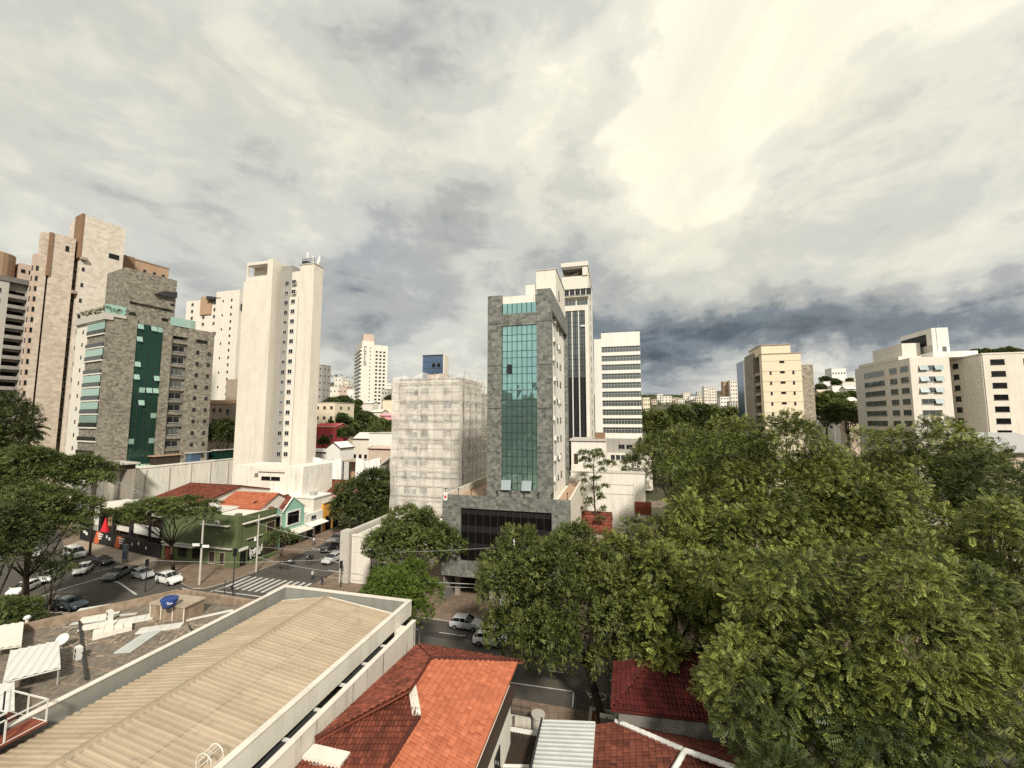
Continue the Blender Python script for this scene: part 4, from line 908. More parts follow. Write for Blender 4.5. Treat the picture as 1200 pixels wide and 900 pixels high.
cream_tower()
def grey_tower():
    b = Bld('apartment_tower', 'grey rendered tower with dark balcony bays at the left edge of the picture', 'apartment building', 32, 125, AL-math.pi/2, z=0)
    zt = b.zf(333, -4); x0 = b.xf(-60)
    mb = MB(); mb.box(x0, -6.4, 0, 14, 0, zt); mb.box(-2.6, 0, 0, 14, 0, zt); mb.box(-6.41, -2.59, 1.6, 14, 0, zt); b.part('wall', mb, 'light_grey')
    nf = int(zt//3.1)
    R = random.Random(2)
    for i in range(nf):
        z = 1+3.1*i; q = MB(); q.box(-6.4, -2.6, .0, 1.6, z-.2, z-.02); q.box(-6.4, -2.6, 0, .12, z, z+.85); b.part('balcony', q, 'grey_plaster')
    win(b, 'F', [-6.2], 1.6, [1.1+3.1*i for i in range(nf)], 3.4, 2.1, 'black'); win(b, 'F', [-9.2, -12.5], 0, [1.9+3.1*i for i in range(nf)], 1.4, 1.3, 'dark')
    q = MB(); q.box(x0-.2, .2, -.3, 14, zt, zt+1.5); b.part('parapet', q, 'dark_concrete')
    q = MB(); q.tube((-9, 6, zt+1.5), (-9, 6, zt+9.0), 4.6, 4.6, 24); b.part('water_tower', q, 'tan'); q = MB(); q.box(-4.2, -.6, 3, 9, zt+1.5, zt+7.2); b.part('roof_hut', q, 'pinkish'); win(b, 'F', [-3.8, -2.2], 3, [zt+4.4], .9, 1.0, 'small')
grey_tower()
def slim_tower():          # tall cream tower with antennas
    b = Bld('apartment_tower', 'tall cream tower with smooth full-height pillars and antennas on its roof', 'apartment building', 276, 122, AG, z=0)
    X = b.xf; z1, z2 = b.zf(305, 8), b.zf(312, 20)
    e = X(362); yd = max(3.2, min(b.yf(366.5, e), 14))
    mb = MB(); mb.box(X(276), X(305), 0, 12, 0, z1-6); mb.box(X(305), X(311.5), -.35, 12, 0, z1); mb.box(X(277.5), X(305), 3, 12, z1-6, z1); b.part('wall', mb, 'cream')
    q = MB(); q.box(X(278), X(305), .3, 3, z1-.9, z1); q.box(X(278), X(279), .3, 1, z1-6, z1-.9); q.box(X(279), X(304), .3, .35, z1-5.8, z1-4.6); b.part('roof_loggia', q, 'warm_white')
    mb = MB(); mb.box(X(317), X(330), 1.2, 12, 0, z1-2); b.part('recessed_wall', mb, 'grey_plaster')
    mb = MB(); mb.box(X(311.5), X(317), 3.0, 12, 0, z1-2); mb.box(X(340.5), X(345), 2.5, yd-.1, 0, z1-5); b.part('dark_slot', mb, 'dark_brown')
    mb = MB(); mb.box(X(330), X(340.5), .7, yd-.1, 0, z2-9); mb.box(X(330), X(345), 1.3, yd-.1, z2-9, z1-4); b.part('window_bay', mb, 'warm_white')
    mb = MB(); mb.box(X(345), e, -.5, yd, 0, z2); b.part('slab', mb, 'cream')
    zs = [12.5+3.0*i for i in range(19)]
    R = random.Random(5)
    win(b, 'F', [X(332)], .7, zs, 1.5, 1.3, 'white'); win(b, 'F', [X(322.5)], 1.2, zs, 1.3, 1.2, lambda p, z: R.choice(['white', 'dark', 'louver'])); win(b, 'F', [X(341.2)], 2.5, zs, .9, 1.6, 'small'); win(b, 'F', [X(312.4)], 3.0, zs[:18], .9, 1.4, 'small')
    for z in zs: q = MB(); q.box(-.9, 0, 1, 5, z-.6, z+.5); b.part('balcony', q, 'warm_white')
    win(b, 'L', [5.5], 0, zs, 1.6, 1.6, 'dark')
    q = MB(); q.box(X(344)-.1, e+.15, -.65, yd+.1, z2, z2+.3); b.part('coping', q, 'light_grey')
    R = random.Random(3)
    for i in range(9):
        x = X(347)+(e-X(347))*R.random(); y = R.uniform(.2, 5); h = R.uniform(2.2, 4.4); q = MB(); q.tube((x, y, z2+.3), (x, y, z2+h), .08, .08, 6, 0); q.box(x-.22, x+.22, y-.3, y-.1, z2+h-2.0, z2+h, 1); b.part('antenna', q, ['grey_metal', 'clean_white'])
    q = MB()
    for k in range(6): x = X(347)+(e-X(347))*k/5.2; q.beam((x, -.3, z2+.3), (x, -.3, z2+1.8), .08, .08); 
    q.beam((X(346), -.3, z2+1.8), (e, -.3, z2+1.8), .1, .1); q.beam((X(346), -.3, z2+1.1), (e, -.3, z2+1.1), .08, .08); q.box(X(339), X(345), 2, 5, z2-1, z2+2.4); b.part('antenna_rack', q, 'dark_metal')
slim_tower()
def white_tower():
    b = Bld('apartment_tower', 'white tower with small dotted windows behind the grey stone block', 'apartment building', 204, 205, AG)
    X = b.xf; zl, zm, zr = b.zf(352), b.zf(343, 17), b.zf(364, 30)
    mb = MB(); mb.box(0, X(243), 2, 20, 0, zl); mb.box(X(244), X(272), 0, 18, 0, zm); b.part('wall', mb, 'warm_white')
    mb = MB(); mb.box(X(272), X(287), 1.5, 18, 0, zr); b.part('side_wing', mb, 'light_grey')
    q = MB(); q.box(X(222), X(235), 1.4, 2, zl-8, zl+1.5); b.part('brick_panel', q, 'tan'); q = MB(); q.hexa([(X(232), 0, zl-1), (X(250), 0, zl-1), (X(250), 6, zl), (X(232), 6, zl), (X(232), 0, zl+1.2), (X(250), 0, zl-.4), (X(250), 6, zl+.6), (X(232), 6, zl+2)]); q.box(X(271.5), X(287.5), .8, 18, zr, zr+3.2); b.part('roof', q, 'dark_metal')
    zs = [b.zl(20)+3.6*i for i in range(19)]
    win(b, 'F', [X(262)], 0, zs, .9, 1.2, 'small'); win(b, 'F', [X(252)], 0, zs[::2], .7, 1.0, 'small'); win(b, 'F', [X(273), X(277.5), X(282)], 1.5, zs[:17], 1.5, 1.6, 'dark'); win(b, 'F', [X(210), X(224), X(237)], 2, zs[-4:], 1.6, 1.5, 'dark')
white_tower()
b = Bld('apartment_block', 'low brown rendered block with dark windows between the stone block and the tall cream tower', 'building', 243, 150, AG); z1 = b.zf(470); z2 = b.zf(445)
b.part('wall', MB().box(0, b.xf(282), 0, 14, 0, z1).box(b.xf(261), b.xf(282), .5, 14, z1, z2), 'taupe'); b.part('cornice', MB().box(-.3, b.xf(283), -.3, 0, z1-1.2, z1+.3).box(-.2, b.xf(283), -.2, 0, z1-8.4, z1-7.8), 'tan')
win(b, 'F', [2, 5], 0, [z1-4.2, z1-8], 1.6, 1.5, 'dark'); win(b, 'F', [8.5], 0, [z1-5.2, z1-9.5], 1.4, 2.2, 'dark')
# ------------------------------------------------------------------ towers behind the centre
def hotel():
    b = Bld('hotel_tower', 'slender pale far tower with vertical dark lettering and an orange crown', 'hotel', 421.5, 380, math.radians(-30))
    X = b.xf; zm, zr, zc = b.zf(401, 14), b.zf(405, 24), b.zf(393, 20)
    xs = X(438); yl = b.yf(413.5) if b.yf(413.5) > 0 else 8
    mb = MB(); mb.box(0, X(436), 0, yl, 0, zm); mb.box(X(436), X(453), 2.5, yl, 0, zr); b.part('wall', mb, 'warm_white')
    mb = MB(); mb.box(X(423), X(436), 2, min(9, yl), zm, zc); b.part('roof_hut', mb, 'orange_wall' if False else 'pinkish')
    nf = int((zm-6)/3.6)
    for i in range(nf): q = MB(); q.box(-1.2, 0, 1, yl-.5, 4+3.6*i, 5.5+3.6*i); b.part('balcony', q, 'clean_white')
    win(b, 'L', [2.0], 0, [5.6+3.6*i for i in range(nf)], max(1.5, yl-4), 1.7, 'dark'); win(b, 'F', [X(431)], 0, [5.8+3.6*i for i in range(nf)], .9, 1.1, 'small')
    zs = [b.zf(473)+3.55*i for i in range(int((zr-b.zf(473)-3)/3.55))]
    win(b, 'F', [X(438.5), X(443), X(447.5)], 2.5, zs, 2.1, 1.8, 'dark')
    R = random.Random(6); q = MB(); zq = zm-5
    for i in range(9):     # illegible letters read as short dark strokes stacked up the wall
        x0 = X(424); k = R.choice((0, 1, 2)); h = 1.6
        q.box(x0, x0+.5, -.25, -.02, zq-h, zq); q.box(x0+1.6, x0+2.1, -.25, -.02, zq-h, zq) if k else None
        q.box(x0+.5, x0+1.6, -.24, -.03, zq-h+.5*k, zq-h+.5*k+.45); zq -= 2.15
    b.part('sign', q, 'dark_metal')
hotel()
b = Bld('office_building', 'dark blue glass slab rising behind the netting-wrapped block', 'office building', 494, 200, AG); X = b.xf; zt = b.zf(417.5)
b.part('glass_facade', MB().box(0, X(518.5), 0, 2.5, 0, zt), 'glass_panel'); b.part('end_wall', MB().box(X(518.5), X(520), -.2, max(3, b.yf(525, X(520))), 0, zt+.4), 'cream'); b.part('roof_edge', MB().box(-.2, X(518.5), -.2, 2.5, zt, zt+.5), 'dark_metal')
q = MB()
for k in range(1, 8): q.box(X(518)*k/8-.06, X(518)*k/8+.06, -.06, 0, 0, zt)
for k in range(1, 14): q.box(0, X(518), -.05, 0, zt-3.2*k, zt-3.2*k+.12)
b.part('mullions', q, 'dark_metal'); win(b, 'F', [X(505), X(511)], 0, [zt-5.6], 1.8, 1.8, 'black')
def dark_glass_tower():
    b = Bld('office_tower', 'tall white framed office tower with a dark glass front right behind the green stone tower', 'office building', 660.5, 110, AG, z=4)
    X = b.xf; xe = X(691.5); zt = b.zf(309.5); D = max(10, min(22, b.yf(697.5, xe)))
    zg = b.zf(365); mb = MB()
    mb.box(0, xe, 0, D, zg, b.zf(353)-1.5); mb.box(0, xe, 0, D, b.zf(349), b.zf(342)); mb.box(0, xe, 0, D, b.zf(340), b.zf(325)+.0); mb.box(0, xe, 3.5, D, b.zf(325), zt-1.2); mb.box(-.2, xe+.2, -.6, D, zt-1.2, zt)
    mb.box(xe-1.4, xe, -.3, 3.5, b.zf(325), zt-1.2); mb.box(0, .8, -.1, .2, 0, zg); mb.box(xe-.9, xe, -.3, D, 0, zg); mb.box(0, .4, .2, D, 0, zg); mb.box(0, xe, .9, D, b.zf(353)-1.5, b.zf(349)); mb.box(0, xe, .9, D, b.zf(342), b.zf(340))
    b.part('wall', mb, 'warm_white')
    q = MB(); q.hexa([(0.2, 1.5, b.zf(325)-.2), (3.2, 1.5, b.zf(325)-.2), (3.2, 3.4, b.zf(325)), (.2, 3.4, b.zf(325)), (xe*.6, 1.5, zt-2.0), (xe*.72, 1.5, zt-2.0), (xe*.72, 3.4, zt-2), (xe*.6, 3.4, zt-2)]); b.part('brace', q, 'taupe')
    b.part('soffit', MB().box(.1, xe-1.5, -.5, 3.4, zt-1.9, zt-1.25), 'dark_concrete')
    n = 6; zs = np.linspace(0, zg-.2, 18)
    for i in range(17):
        q = MB(); q.box(.8, xe-.9, .3, .6, zs[i], zs[i+1])
        for k in range(n+1): x = .8+(xe-1.7)*k/n; w = .14 if k in (2, 4) else .05; q.box(x-w, x+w, .05 if k in (2, 4) else .2, .3, zs[i], zs[i+1], 2 if k in (2, 4) else 1)
        q.box(.8, xe-.9, .22, .31, zs[i]-.06, zs[i]+.06, 1); q.box(.8, xe-.9, .22, .31, zs[i]+1.9, zs[i]+2.0, 1)
        b.part('curtain_wall', q, ['glass_grey' if i > 10 else 'glass_dark', 'dark_metal', 'white_metal'])
    win(b, 'F', [.6+1.5*i for i in range(5)], 0, [b.zf(345)-.6], 1.3, 1.9, 'dark'); win(b, 'F', [.6, 3.9], .9, [b.zf(353)-1.2], 3.0, 1.6, 'grey'); win(b, 'F', [X(676), X(679.5)], 3.5, [b.zf(334)], .5, .9, 'small')
    win(b, 'R', [D*.45], xe, [2+3.1*i for i in range(20)], 1.2, 1.4, 'black')
    q = MB(); q.box(X(682), X(690), -.25, .0, b.zf(384), b.zf(382.4)); b.part('white_panel', q, 'clean_white')
dark_glass_tower()
def banded_office():
    b = Bld('office_building', 'white office slab striped with ten dark window bands', 'office building', 697.5, 135, AG, z=4)
    X = b.xf; xe = X(752.5); zt, zb = b.zf(391), b.zf(513.5)
    xb = X(707); zs = [b.zf(v) for v in (410.5, 421, 431.3, 441.8, 452.2, 462.6, 473, 483.4, 493.8, 504.2)]
    mb = MB(); mb.box(0, xb-.2, -.15, 16, zb, zt-2); mb.box(xb-.2, xe, .7, 16, zb, zt-.3)
    edges = [zt]+[z for p in zs for z in (p+1.0, p-.9)]+[zb]
    for i in range(0, len(edges), 2): mb.box(xb-.2, xe, 0, .69, edges[i+1], edges[i])
    b.part('wall', mb, 'white_paint')
    for z in zs:
        q = MB(); q.box(xb-.2, xe-.05, .45, .65, z-.9, z+1.0)
        for k in range(13): x = xb-.1+(xe-xb)*k/12.5; q.box(x-.05, x+.05, .38, .45, z-.9, z+1.0, 1)
        q.box(xb-.2, xe-.05, .38, .45, z+.2, z+.3, 1); b.part('window', q, ['glass_grey', 'grey_metal'])
    b.part('base', MB().box(-1, xe+2.5, -.3, 16, 0, zb-.02), 'grey_plaster'); win(b, 'F', [X(724), X(733)], -.3, [zb-3.4], 2.0, 1.5, 'dark'); win(b, 'F', [X(712), X(725)], -.3, [zb-6.2], 2.4, 1.4, 'dark')
    b.part('ledge', MB().box(-1, xe+2.5, -2.5, -.31, 0, b.zf(530)), 'warm_white'); win(b, 'F', [X(715)+1.6*i for i in range(5)], -2.5, [b.zf(537.5)], 1.3, 1.6, 'dark')
    q = MB(); q.box(X(708), X(711), 2, 5, zt-.3, zt+.8); q.tube((X(714), 1, zt-.3), (X(714), 1, zt+.6), .1, .1); q.box(X(749), X(750.5), 1, 3, zt-.3, zt+.6); b.part('roof_gear', q, 'dark_metal')
banded_office()
b = Bld('annex_building', 'low cream annex with stained cornice at the foot of the dark glass tower', 'building', 669, 98, AG, z=3); X = b.xf; zt = b.zf(516.5)
b.part('wall', MB().box(0, X(709.5), 0, 9, 0, zt), 'stained_white'); b.part('cornice', MB().box(-.3, X(710.5), -.35, 9, zt, zt+.5), 'light_grey'); b.part('roof_hut', MB().box(X(697), X(708), 1, 5, zt+.5, zt+1.9), 'brown_plaster'); win(b, 'F', [.6], 0, [zt-6], 1, 3, 'brown')
b = Bld('boundary_building', 'broad blank cream wall of a low block behind the sparse young tree', 'building', 668, 80, AG, z=0); X = b.xf; zt = b.zf(553)
b.part('wall', MB().box(0, X(754), 0, 3, 0, zt), 'stained_white'); b.part('coping', MB().box(-.1, X(754)+.1, -.1, 3, zt, zt+.15), 'light_grey'); b.part('parapet', MB().box(0, X(690), 1, 3, zt+.15, zt+1.2), 'warm_white')
b.part('brick_panel', MB().box(X(741.5), X(760), -.25, -.01, b.zf(598), b.zf(584)), 'brick_red')
b.part('groove', MB().box(X(700), X(741), -.03, 0, b.zf(566)-.05, b.zf(566)+.05).box(X(700), X(740), -.03, 0, b.zf(577), b.zf(577)+.08), 'taupe')

# ------------------------------------------------------------------ right hand buildings
def cream_block():
    b = Bld('apartment_block', 'cream apartment block with stone wings and a blue painted flank', 'apartment building', 896.5, 120, AG)
    X = b.xf; xe = X(943); zt, zs_, zw = b.zf(405), b.zf(415.5), b.zf(426)
    mb = MB(); mb.box(0, xe, 0, 2.2, 0, zs_); mb.box(3, xe, 2.2, 14, 0, zs_); mb.box(.2, X(932), .5, 12, zs_, zt); b.part('wall', mb, 'yellow_cream')
    q = MB(); q.box(-.15, xe+.15, -.15, 2.3, zs_, zs_+.25); q.box(0, X(932)+.2, .3, 12, zt, zt+.3); b.part('coping', q, 'taupe')
    ya, yb, yc = b.yf(887.5), b.yf(877), b.yf(866.5)
    q = MB(); q.box(1.4, 3, 2.2, ya+.2, 0, zw+3); b.part('dark_recess', q, 'dark_brown')
    mb = MB(); mb.box(-.3, 8, ya, yb, 0, b.zf(426, 0, 20)+1.5); b.part('stone_wing', mb, 'rough_stone')
    mb = MB(); mb.box(-.1, 8, yb+.01, yc, 0, b.zf(432, 0, 40)); b.part('blue_flank', mb, 'glass_panel')
    b.part('white_strip', MB().box(-.5, .2, yb-.3, yb+1.2, 0, b.zf(429, 0, 28)), 'clean_white')
    q = MB(); n = 10; cy_ = 9
    mb = MB(); mb.box(xe+.7, X(961), 2.2, 15, 0, b.zf(425.5, 18)); b.part('stone_wing', mb, 'rough_stone'); b.part('dark_recess', MB().box(xe, xe+.7, 3, 14, 0, b.zf(426)), 'dark_brown')
    zz = [zs_-2.9-3.05*(i+1) for i in range(9)]
    win(b, 'F', [X(917.5)], 0, [zs_-1.6-3.05*i-1.0 for i in range(10)], 1.2, .55, 'black'); win(b, 'F', [X(905), X(932)], 0, zz, .5, .9, 'small')
    for i in range(10): q = MB(); q.box(-.1, 1.4, 2.4, ya, zs_-6-3.05*i, zs_-5.1-3.05*i); b.part('balcony', q, 'taupe'); q = MB(); q.box(xe+.05, xe+.65, 2.4, 3, zs_-6-3.05*i, zs_-4.9-3.05*i); b.part('balcony', q, 'light_grey')
    for i in range(10): q = MB(); q.box(-.02, xe, -.035, 0, zs_-2.1-3.05*i, zs_-2.0-3.05*i); b.part('joint', q, 'tan')
cream_block()
def grey_office():
    b = Bld('office_building', 'pale grey office block with green tilted windows and a rooftop tower', 'office building', 1071, 104, AG)
    X = b.xf; xe = X(1118); yl = b.yf(1006); zt = b.zf(419.5); ze = b.zf(435, 0, yl)
    mb = MB(); mb.box(0, xe, 0, yl, 0, zt); b.part('wall', mb, 'warm_white'); b.part('front', MB().box(.02, xe+.02, -.25, -.01, 0, zt+.1), 'warm_white')
    zs = [zt-3.4-2.86*i for i in range(9)]
    win(b, 'L', [yl*.02, yl*.2], 0, zs, 3.0, 1.5, 'grey'); win(b, 'L', [yl*.42], 0, zs, 9.5, 1.5, 'grey')
    win(b, 'F', [xe*.22], -.25, zs, xe*.5, 1.35, 'grey')
    for i, z in enumerate(zs[:4]):
        for dx in ((.22, .6) if i < 2 else (.55,) if i == 3 else (.2, .58)):
            q = MB(); x0, x1 = xe*dx, xe*(dx+.22); q.hexa([(x0, -.85, z+.1), (x1, -.85, z+.1), (x1, -.8, z+.1), (x0, -.8, z+.1), (x0, -.35, z+1.35), (x1, -.35, z+1.35), (x1, -.3, z+1.35), (x0, -.3, z+1.35)]); b.part('opening_light', q, 'glass_pale')
    q = MB(); q.box(-.1, 5, yl*.15, yl*.9, zt, zt+.9); b.part('roof_edge', q, 'warm_white')
    ya = 6; za = b.zf(403, 0, ya); mb = MB(); mb.box(b.xf(1064, ya), b.xf(1086, ya), ya, ya+13, zt, za); b.part('roof_hut', mb, 'warm_white')
    x0, x1 = b.xf(1101, 3), b.xf(1121, 3); zk = b.zf(384.5, x0, 3); mb = MB(); mb.box(x0, x1, 3, 15, zt, zk); b.part('lift_tower', mb, 'white_paint')
    q = MB(); q.box(x0-.12, x0-.01, 5, 14.6, zk-4.4, zk-1.3); b.part('dark_panel', q, 'black_paint'); q = MB(); q.box(x0-.06, x0-.005, 3.2, 14.8, zt, zk-4.5); b.part('side_panel', q, 'light_grey')
    q = MB(); q.box(b.xf(1097, 2), b.xf(1150, 2), 1, 10, zt, zt+1.5); b.part('roof_slab', q, 'white_paint'); win(b, 'F', [x0+2.0], 3, [zk-6.5], .9, 1.5, 'grey')
    q = MB(); q.tube((x0+2, 3.5, zk), (x0+2, 3.5, zk+2.5), .05, .03, 5); q.beam((x0+1, 2.95, zt+2), (x0+1, 2.95, zk), .06, .06); b.part('mast', q, 'grey_metal')
grey_office()
def right_office():
    b = Bld('office_building', 'cream office block with one column of black windows at the right edge', 'office building', 1159, 97, AG)
    X = b.xf; xe = X(1240); yl = b.yf(1114.5); zt = b.zf(415.5)
    b.part('wall', MB().box(0, xe, 0, yl, 0, zt), 'cream'); b.part('side', MB().box(-.2, -.01, .2, yl, 0, zt-.3), 'warm_white'); b.part('coping', MB().box(-.25, xe, -.1, yl, zt, zt+.35), 'warm_white')
    zs = [zt-2.5-2.82*i for i in range(9)]
    win(b, 'F', [X(1167.5)], 0, zs, 2.7, 1.25, 'black'); win(b, 'F', [X(1207)], 0, zs, 2.7, 1.25, 'black'); win(b, 'L', [yl*.86, yl*.62], -.2, zs, 1.7, 1.3, 'black')
right_office()
b = Bld('shed', 'pale low annex with a grey sheet roof under the right office block', 'building', 1150, 72, AG); X = b.xf; zt = b.zf(530)
b.part('wall', MB().box(0, X(1260), 0, 10, 0, zt), 'pinkish'); b.part('roof', MB().hexa([(-.8, -.9, zt), (X(1260), -.9, zt), (X(1260), 11, zt+3.0), (-.8, 11, zt+3.0), (-.8, -.9, zt+.2), (X(1260), -.9, zt+.2), (X(1260), 11, zt+3.2), (-.8, 11, zt+3.2)]), 'grey_metal'); win(b, 'F', [X(1172), X(1190)], 0, [zt-2.8], 1.1, 1.1, 'dark')

# ------------------------------------------------------------------ small houses and far blocks
def house(label, u0, u1, Y, vt, wall, roof, a=AG, D=8, gable='front', pitch=.4, z=None, name='house', cat='house', wins=2, floors=1, group=None, wstyle='dark', tile=False):
    b = Bld(name, label, cat, u0, Y, a, group, z); w = b.xf(u1); h = max(2.4, b.zf(vt, w/2))
    rp = w/2*pitch if gable == 'front' else D/2*pitch
    he = h-rp if gable != 'flat' else h
    if gable == 'flat':
        b.part('wall', MB().box(0, w, 0, D, -2, he), wall); b.part('roof', MB().box(-.2, w+.2, -.2, D+.2, he, he+.25), roof)
    elif gable == 'front':
        b.part('wall', MB().box(0, w, 0, D, -2, he).hexa([(0, 0, he), (w, 0, he), (w, D, he), (0, D, he), (w/2-.01, 0, h), (w/2+.01, 0, h), (w/2+.01, D, h), (w/2-.01, D, h)]), wall)
        q = MB(); o = .35
        for sg in (-1, 1):
            P = [(w/2+sg*(w/2+o), -o, he-o*pitch), (w/2+sg*(w/2+o), D+o, he-o*pitch), (w/2, D+o, h+.03), (w/2, -o, h+.03)]; P = P if sg > 0 else [P[1], P[0], P[3], P[2]]
            under(q, P, .16)
            if tile: ribs(q, [Vector(p)+Vector((0, 0, .04)) for p in P], .3 if Y < 120 else .6, .07, .8, .05, 3)
        b.part('roof', q, roof)
    else:
        b.part('wall', MB().box(0, w, 0, D, -2, he).hexa([(0, 0, he), (w, 0, he), (w, D, he), (0, D, he), (0, D/2-.01, h), (w, D/2-.01, h), (w, D/2+.01, h), (0, D/2+.01, h)]), wall)
        q = MB(); o = .4
        for sg in (-1, 1):
            P = [(-o, D/2+sg*(D/2+o), he-o*pitch), (w+o, D/2+sg*(D/2+o), he-o*pitch), (w+o, D/2, h+.03), (-o, D/2, h+.03)]; P = P if sg < 0 else [P[1], P[0], P[3], P[2]]
            under(q, P, .16)
            if tile: ribs(q, [Vector(p)+Vector((0, 0, .04)) for p in P], .3 if Y < 120 else .6, .07, .8, .05, 3)
        b.part('roof', q, roof)
    if wins:
        ww = min(1.5, w/(wins*2)); fh = he/max(1, floors)
        win(b, 'F', [w*(i+.5)/wins-ww/2 for i in range(wins)], 0, [fh*(k+.35) for k in range(floors)], ww, min(1.4, fh*.45), wstyle)
        if floors > 1: win(b, 'R', [D*.25, D*.65], w, [fh*(k+.35) for k in range(floors)], ww, min(1.4, fh*.45), wstyle)
    return b
# left valley
house('yellow apartment block with dark paired windows beside the tall cream tower', 360, 392, 190, 472, 'yellow_cream', 'light_grey', gable='flat', D=14, wins=4, floors=5, name='apartment_block', cat='building')
house('red walled house with a pale hipped roof below the yellow block', 367, 393, 172, 496, 'red_wall', 'pinkish', wins=3, floors=2, gable='side', D=9, pitch=.3)
house('small white gabled cottage above the white tarpaulin', 384, 400, 132, 518, 'clean_white', 'tile_brown', wins=2, floors=1, D=7, pitch=.7, z=7)
house('long white shed with a red roof edge left of the white gabled cottage', 362, 384, 136, 526, 'white_paint', 'tile_old', wins=2, D=6, gable='side', pitch=.3, z=6)
house('low brown roofed pavilion with cream walls in the valley', 414, 433, 160, 507, 'cream', 'tile_brown', wins=3, D=9, gable='side', pitch=.5, wstyle='black')
house('boxy white house with a dark opening, beside the netting-wrapped block', 433, 460, 150, 508, 'clean_white', 'light_grey', gable='flat', wins=1, D=9, wstyle='black')
house('low pink shop with a red awning roof under the boxy white house', 433, 466, 138, 523, 'pinkish', 'tile_old', gable='side', wins=2, D=6, pitch=.25)
house('pink house half hidden in the trees left of the wrapped block', 445, 462, 260, 484, 'pink_wall', 'tile_old', wins=2, D=8, gable='side')
house('ochre flat roofed house above the pink one, left of the wrapped block', 448, 466, 290, 469, 'yellow_cream', 'tan', gable='flat', wins=2, D=9)
house('low house with a brown roof at the foot of the slender far tower', 425, 436, 300, 470, 'warm_white', 'tile_brown', wins=2, D=8, gable='side')
house('small cream house under the slender far tower', 433, 447, 275, 480, 'cream', 'tile_brown', wins=2, D=8, gable='side')
house('salmon block on the far slope left of the slender tower', 396, 405, 420, 453, 'pinkish', 'tan', gable='flat', wins=2, floors=3, D=10)
house('long white block on the far slope behind the yellow block', 375, 398, 430, 453, 'warm_white', 'light_grey', gable='flat', wins=5, floors=3, D=12, name='apartment_block', cat='building')
house('stubby pale tower on the far slope under the dark hill', 390, 399, 470, 442, 'warm_white', 'light_grey', gable='flat', wins=2, floors=6, D=12, name='apartment_block', cat='building')
house('narrower pale tower stuck to the right of the stubby one', 399.3, 406, 475, 447, 'cream', 'light_grey', gable='flat', wins=2, floors=5, D=12, name='apartment_block', cat='building')
house('white house right of the salmon block on the far slope', 405.5, 413, 400, 456, 'clean_white', 'light_grey', gable='flat', wins=2, floors=2, D=10)
house('grey block close to the right side of the slender far tower', 446, 453, 350, 456, 'light_grey', 'grey_plaster', gable='flat', wins=2, floors=4, D=10, name='apartment_block', cat='building')
house('white block just left of the top of the netting', 452, 459, 520, 449, 'clean_white', 'light_grey', gable='flat', wins=2, floors=5, D=12, name='apartment_block', cat='building')
house('thin dark edged tower against the netting top', 457.5, 461.5, 500, 445, 'light_grey', 'dark_concrete', gable='flat', wins=1, floors=6, D=10, name='apartment_block', cat='building')
house('slim grey building hugging the right edge of the cream tower', 371, 375.5, 330, 428, 'grey_plaster', 'dark_concrete', gable='flat', wins=1, floors=8, D=10, name='apartment_block', cat='building')
# far ridge on the right of the banded office
ridge = [(754, 762, 430, 466, 'yellow_cream', 'low ochre block against the right side of the banded office'), (771, 778, 640, 462, 'clean_white', 'first white block on the far ridge right of the banded office'), (775.5, 788, 560, 464, 'warm_white', 'wide white block with two steps on the far ridge'), (787, 796, 600, 466, 'pinkish', 'pinkish block right of the wide stepped white one on the far ridge'),
 (802, 810, 700, 460, 'cream', 'low cream block at the highest dip of the far ridge'), (809, 818, 640, 464, 'clean_white', 'broad white block left of the twin far towers'), (817, 825, 560, 465.5, 'yellow_cream', 'yellowish low block in front of the far twin towers'), (826.5, 832, 520, 452.5, 'warm_white', 'left half of the pale twin towers on the far ridge'), (832.5, 841, 525, 454.5, 'cream', 'right half of the pale twin towers on the far ridge'),
 (842, 850, 560, 458, 'warm_white', 'plain white block between the twin towers and the brown striped tower'), (849.5, 858, 540, 447, 'tan', 'brown striped tall block left of the cream apartment block'), (857.5, 866, 530, 445.5, 'warm_white', 'white tall block touching the blue flank of the cream apartment block'), (845, 856, 460, 465, 'clean_white', 'low white house in front of the brown striped tower'), (856, 866, 440, 470, 'light_grey', 'grey low house under the white tall block'), (795, 803, 520, 467, 'warm_white', 'small white house at the tree line of the far ridge'), (764, 771, 520, 468, 'pinkish', 'pale pink house at the left end of the far ridge'), (818, 827, 800, 459, 'light_grey', 'faint grey block farthest off on the ridge')]
for u0, u1, Y, vt, m, lb in ridge: house(lb, u0, u1, Y, vt, m, 'light_grey', gable='flat', wins=3, floors=6 if vt < 456 else 3, D=12, name='far_block', cat='building', group='pale blocks on the far ridge')
house('bright white tall block alone on the hilltop between the cream and grey blocks', 978.5, 995.5, 360, 431.5, 'clean_white', 'warm_white', gable='flat', wins=5, floors=5, D=12, name='far_block', cat='building')
hh = [(962, 979, 250, 456, 'pinkish', 'tile_old', 'long red roofed house on the hillside just right of the cream block'), (978, 989, 270, 452, 'clean_white', 'light_grey', 'white house with flat top in the middle of the hillside'), (990, 1006, 300, 447.5, 'warm_white', 'light_grey', 'white terrace house high on the hillside'), (994, 1008, 260, 452, 'warm_white', 'tile_old', 'red roofed house below the white terrace'), (962, 985, 215, 467, 'clean_white', 'light_grey', 'long white roofed building at the bottom of the hillside'),
 (988, 1008, 200, 465, 'cream', 'tile_old', 'orange roofed house beside the grey office block'), (992, 1000, 185, 473, 'clean_white', 'light_grey', 'small bright white house at the tree tops by the grey office'), (995, 1010, 180, 478, 'pinkish', 'tile_old', 'pink house with tiled roof lowest on the hillside'), (1000, 1010, 330, 443, 'warm_white', 'light_grey', 'white house at the top right of the hillside'), (968, 977, 300, 447, 'clean_white', 'light_grey', 'little white house among trees at the top left of the hillside')]
